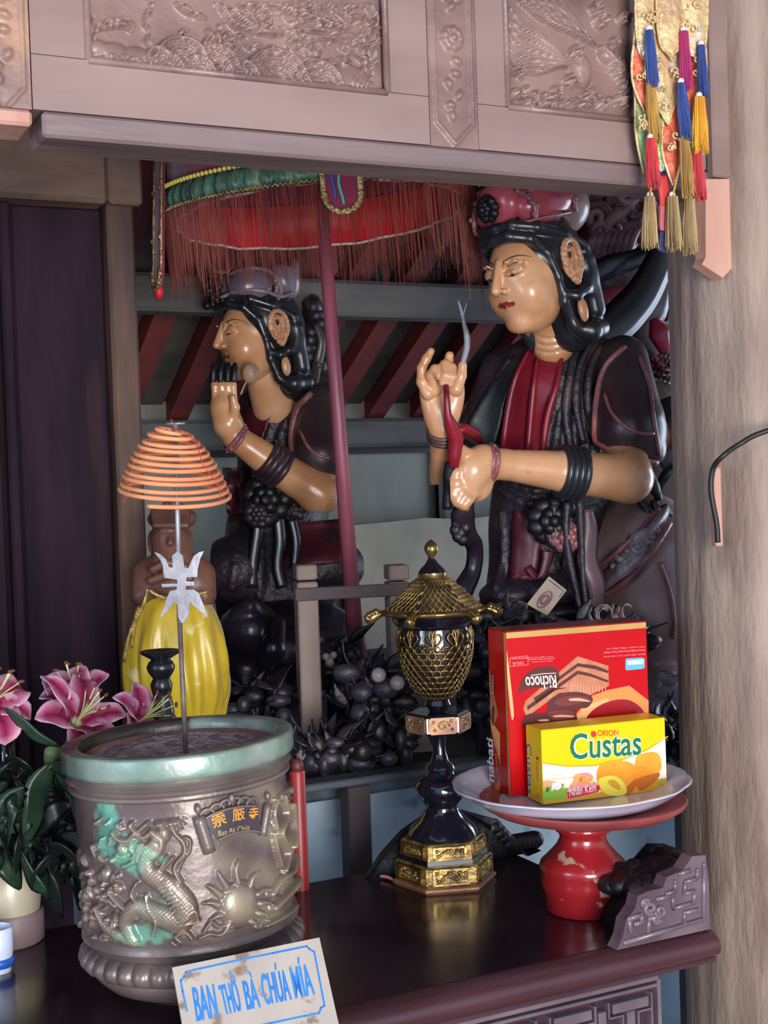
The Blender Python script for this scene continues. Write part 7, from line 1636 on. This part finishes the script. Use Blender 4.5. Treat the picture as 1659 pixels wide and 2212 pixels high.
o_,fn_=note([(1186,1245),(1224,1275),(1182,1330),(1138,1305)],2.70,'folded pale banknote with a round portrait standing in front of the red-crowned statue',m_=NT,seed=1)
g=G(); g.add(tube([fn_(.5+.22*math.cos(t),.62+.28*math.sin(t)) for t in np.linspace(0,6.283,24,endpoint=False)],.0018,5,closed=True)); g.add(tube([fn_(.5+.12*math.cos(t),.62+.15*math.sin(t)) for t in np.linspace(0,6.283,16,endpoint=False)],.0028,5,closed=True)); g.add(tube([fn_(.08,.08),fn_(.92,.08),fn_(.92,.3)],.0012,5)); g.build('printed_portrait',NPI,o_)
def crumple(px,py,Y,r,label,m_,seed):
    rr=np.random.RandomState(seed); b=at(px,py,Y); o_=thing('crumpled_note',label,'money',b,0,M=Matrix.Translation(b)); g=G()
    for k in range(4):
        a=rr.rand()*6; Q=[b+Vector((r*(1-k*.15)*math.cos(a+t),-.01*k+.3*r*math.sin(2*t),r*(1-k*.15)*math.sin(a+t)+r)) for t in np.linspace(0,2.6,7)]
        g.add(ribbon(cr(Q,3),[r*.6,r*.9,r*.7],(.2,-1,.1+.3*rr.rand()),.0012))
    g.build('paper',m_,o_); return o_
crumple(1300,1352,2.55,.022,'crumpled greyish banknote above the red carton corner beside the brown beast',mat('note_grey',(170,164,160),(120,114,118),scale=18,rough=.6),1)
crumple(1352,1350,2.56,.026,'curled pinkish banknote nearest the pillar above the red carton',mat('note_pink',(186,158,158),(132,112,122),scale=18,rough=.6),2)
crumple(1118,1335,2.62,.020,'small dull olive banknote lying beside the statue seat',mat('note_olive',(134,124,84),(96,88,62),scale=18,rough=.7),3)
# dark table leg frame in front of the pale altar
fb2=room(-.62,.5,0); fr=thing('dark_stand','dark narrow wooden stand in front of the pale blue altar','stand',fb2,UA)
for px in (770,1488):
    s,_=front(px,1800,.5); g=G(); RB(g,s-.022,s+.022,.48,.52,0,1.115,bv=.003); g.build('post',mat('stand_dark',(58,48,50),(40,32,38),scale=6,rough=.6,bump=.1),fr,smooth=False)
s0=front(645,1700,.5)[0]; s1=front(1505,1700,.5)[0]; g=G(); RB(g,s0,s1,.475,.525,1.116,1.13,bv=.003); g.build('top_rail',mat('stand_rail',(74,84,92),(46,52,60),scale=6,rough=.5),fr,smooth=False)
# joss stick fallen on the table
jb=atz(832,1897,ZT_+.003); jo=G().add(tube(cr([atz(806,1893,ZT_+.003),atz(835,1894,ZT_+.006),atz(862,1908,ZT_+.003)],5),[.002,.003,.002],6)).build('joss_stick',mat('joss_pink',(198,130,118),rough=.6)); rebase(jo,tuple(jb)); tag(jo,'short bent pinkish joss stick lying on the table at the lamp foot','incense')
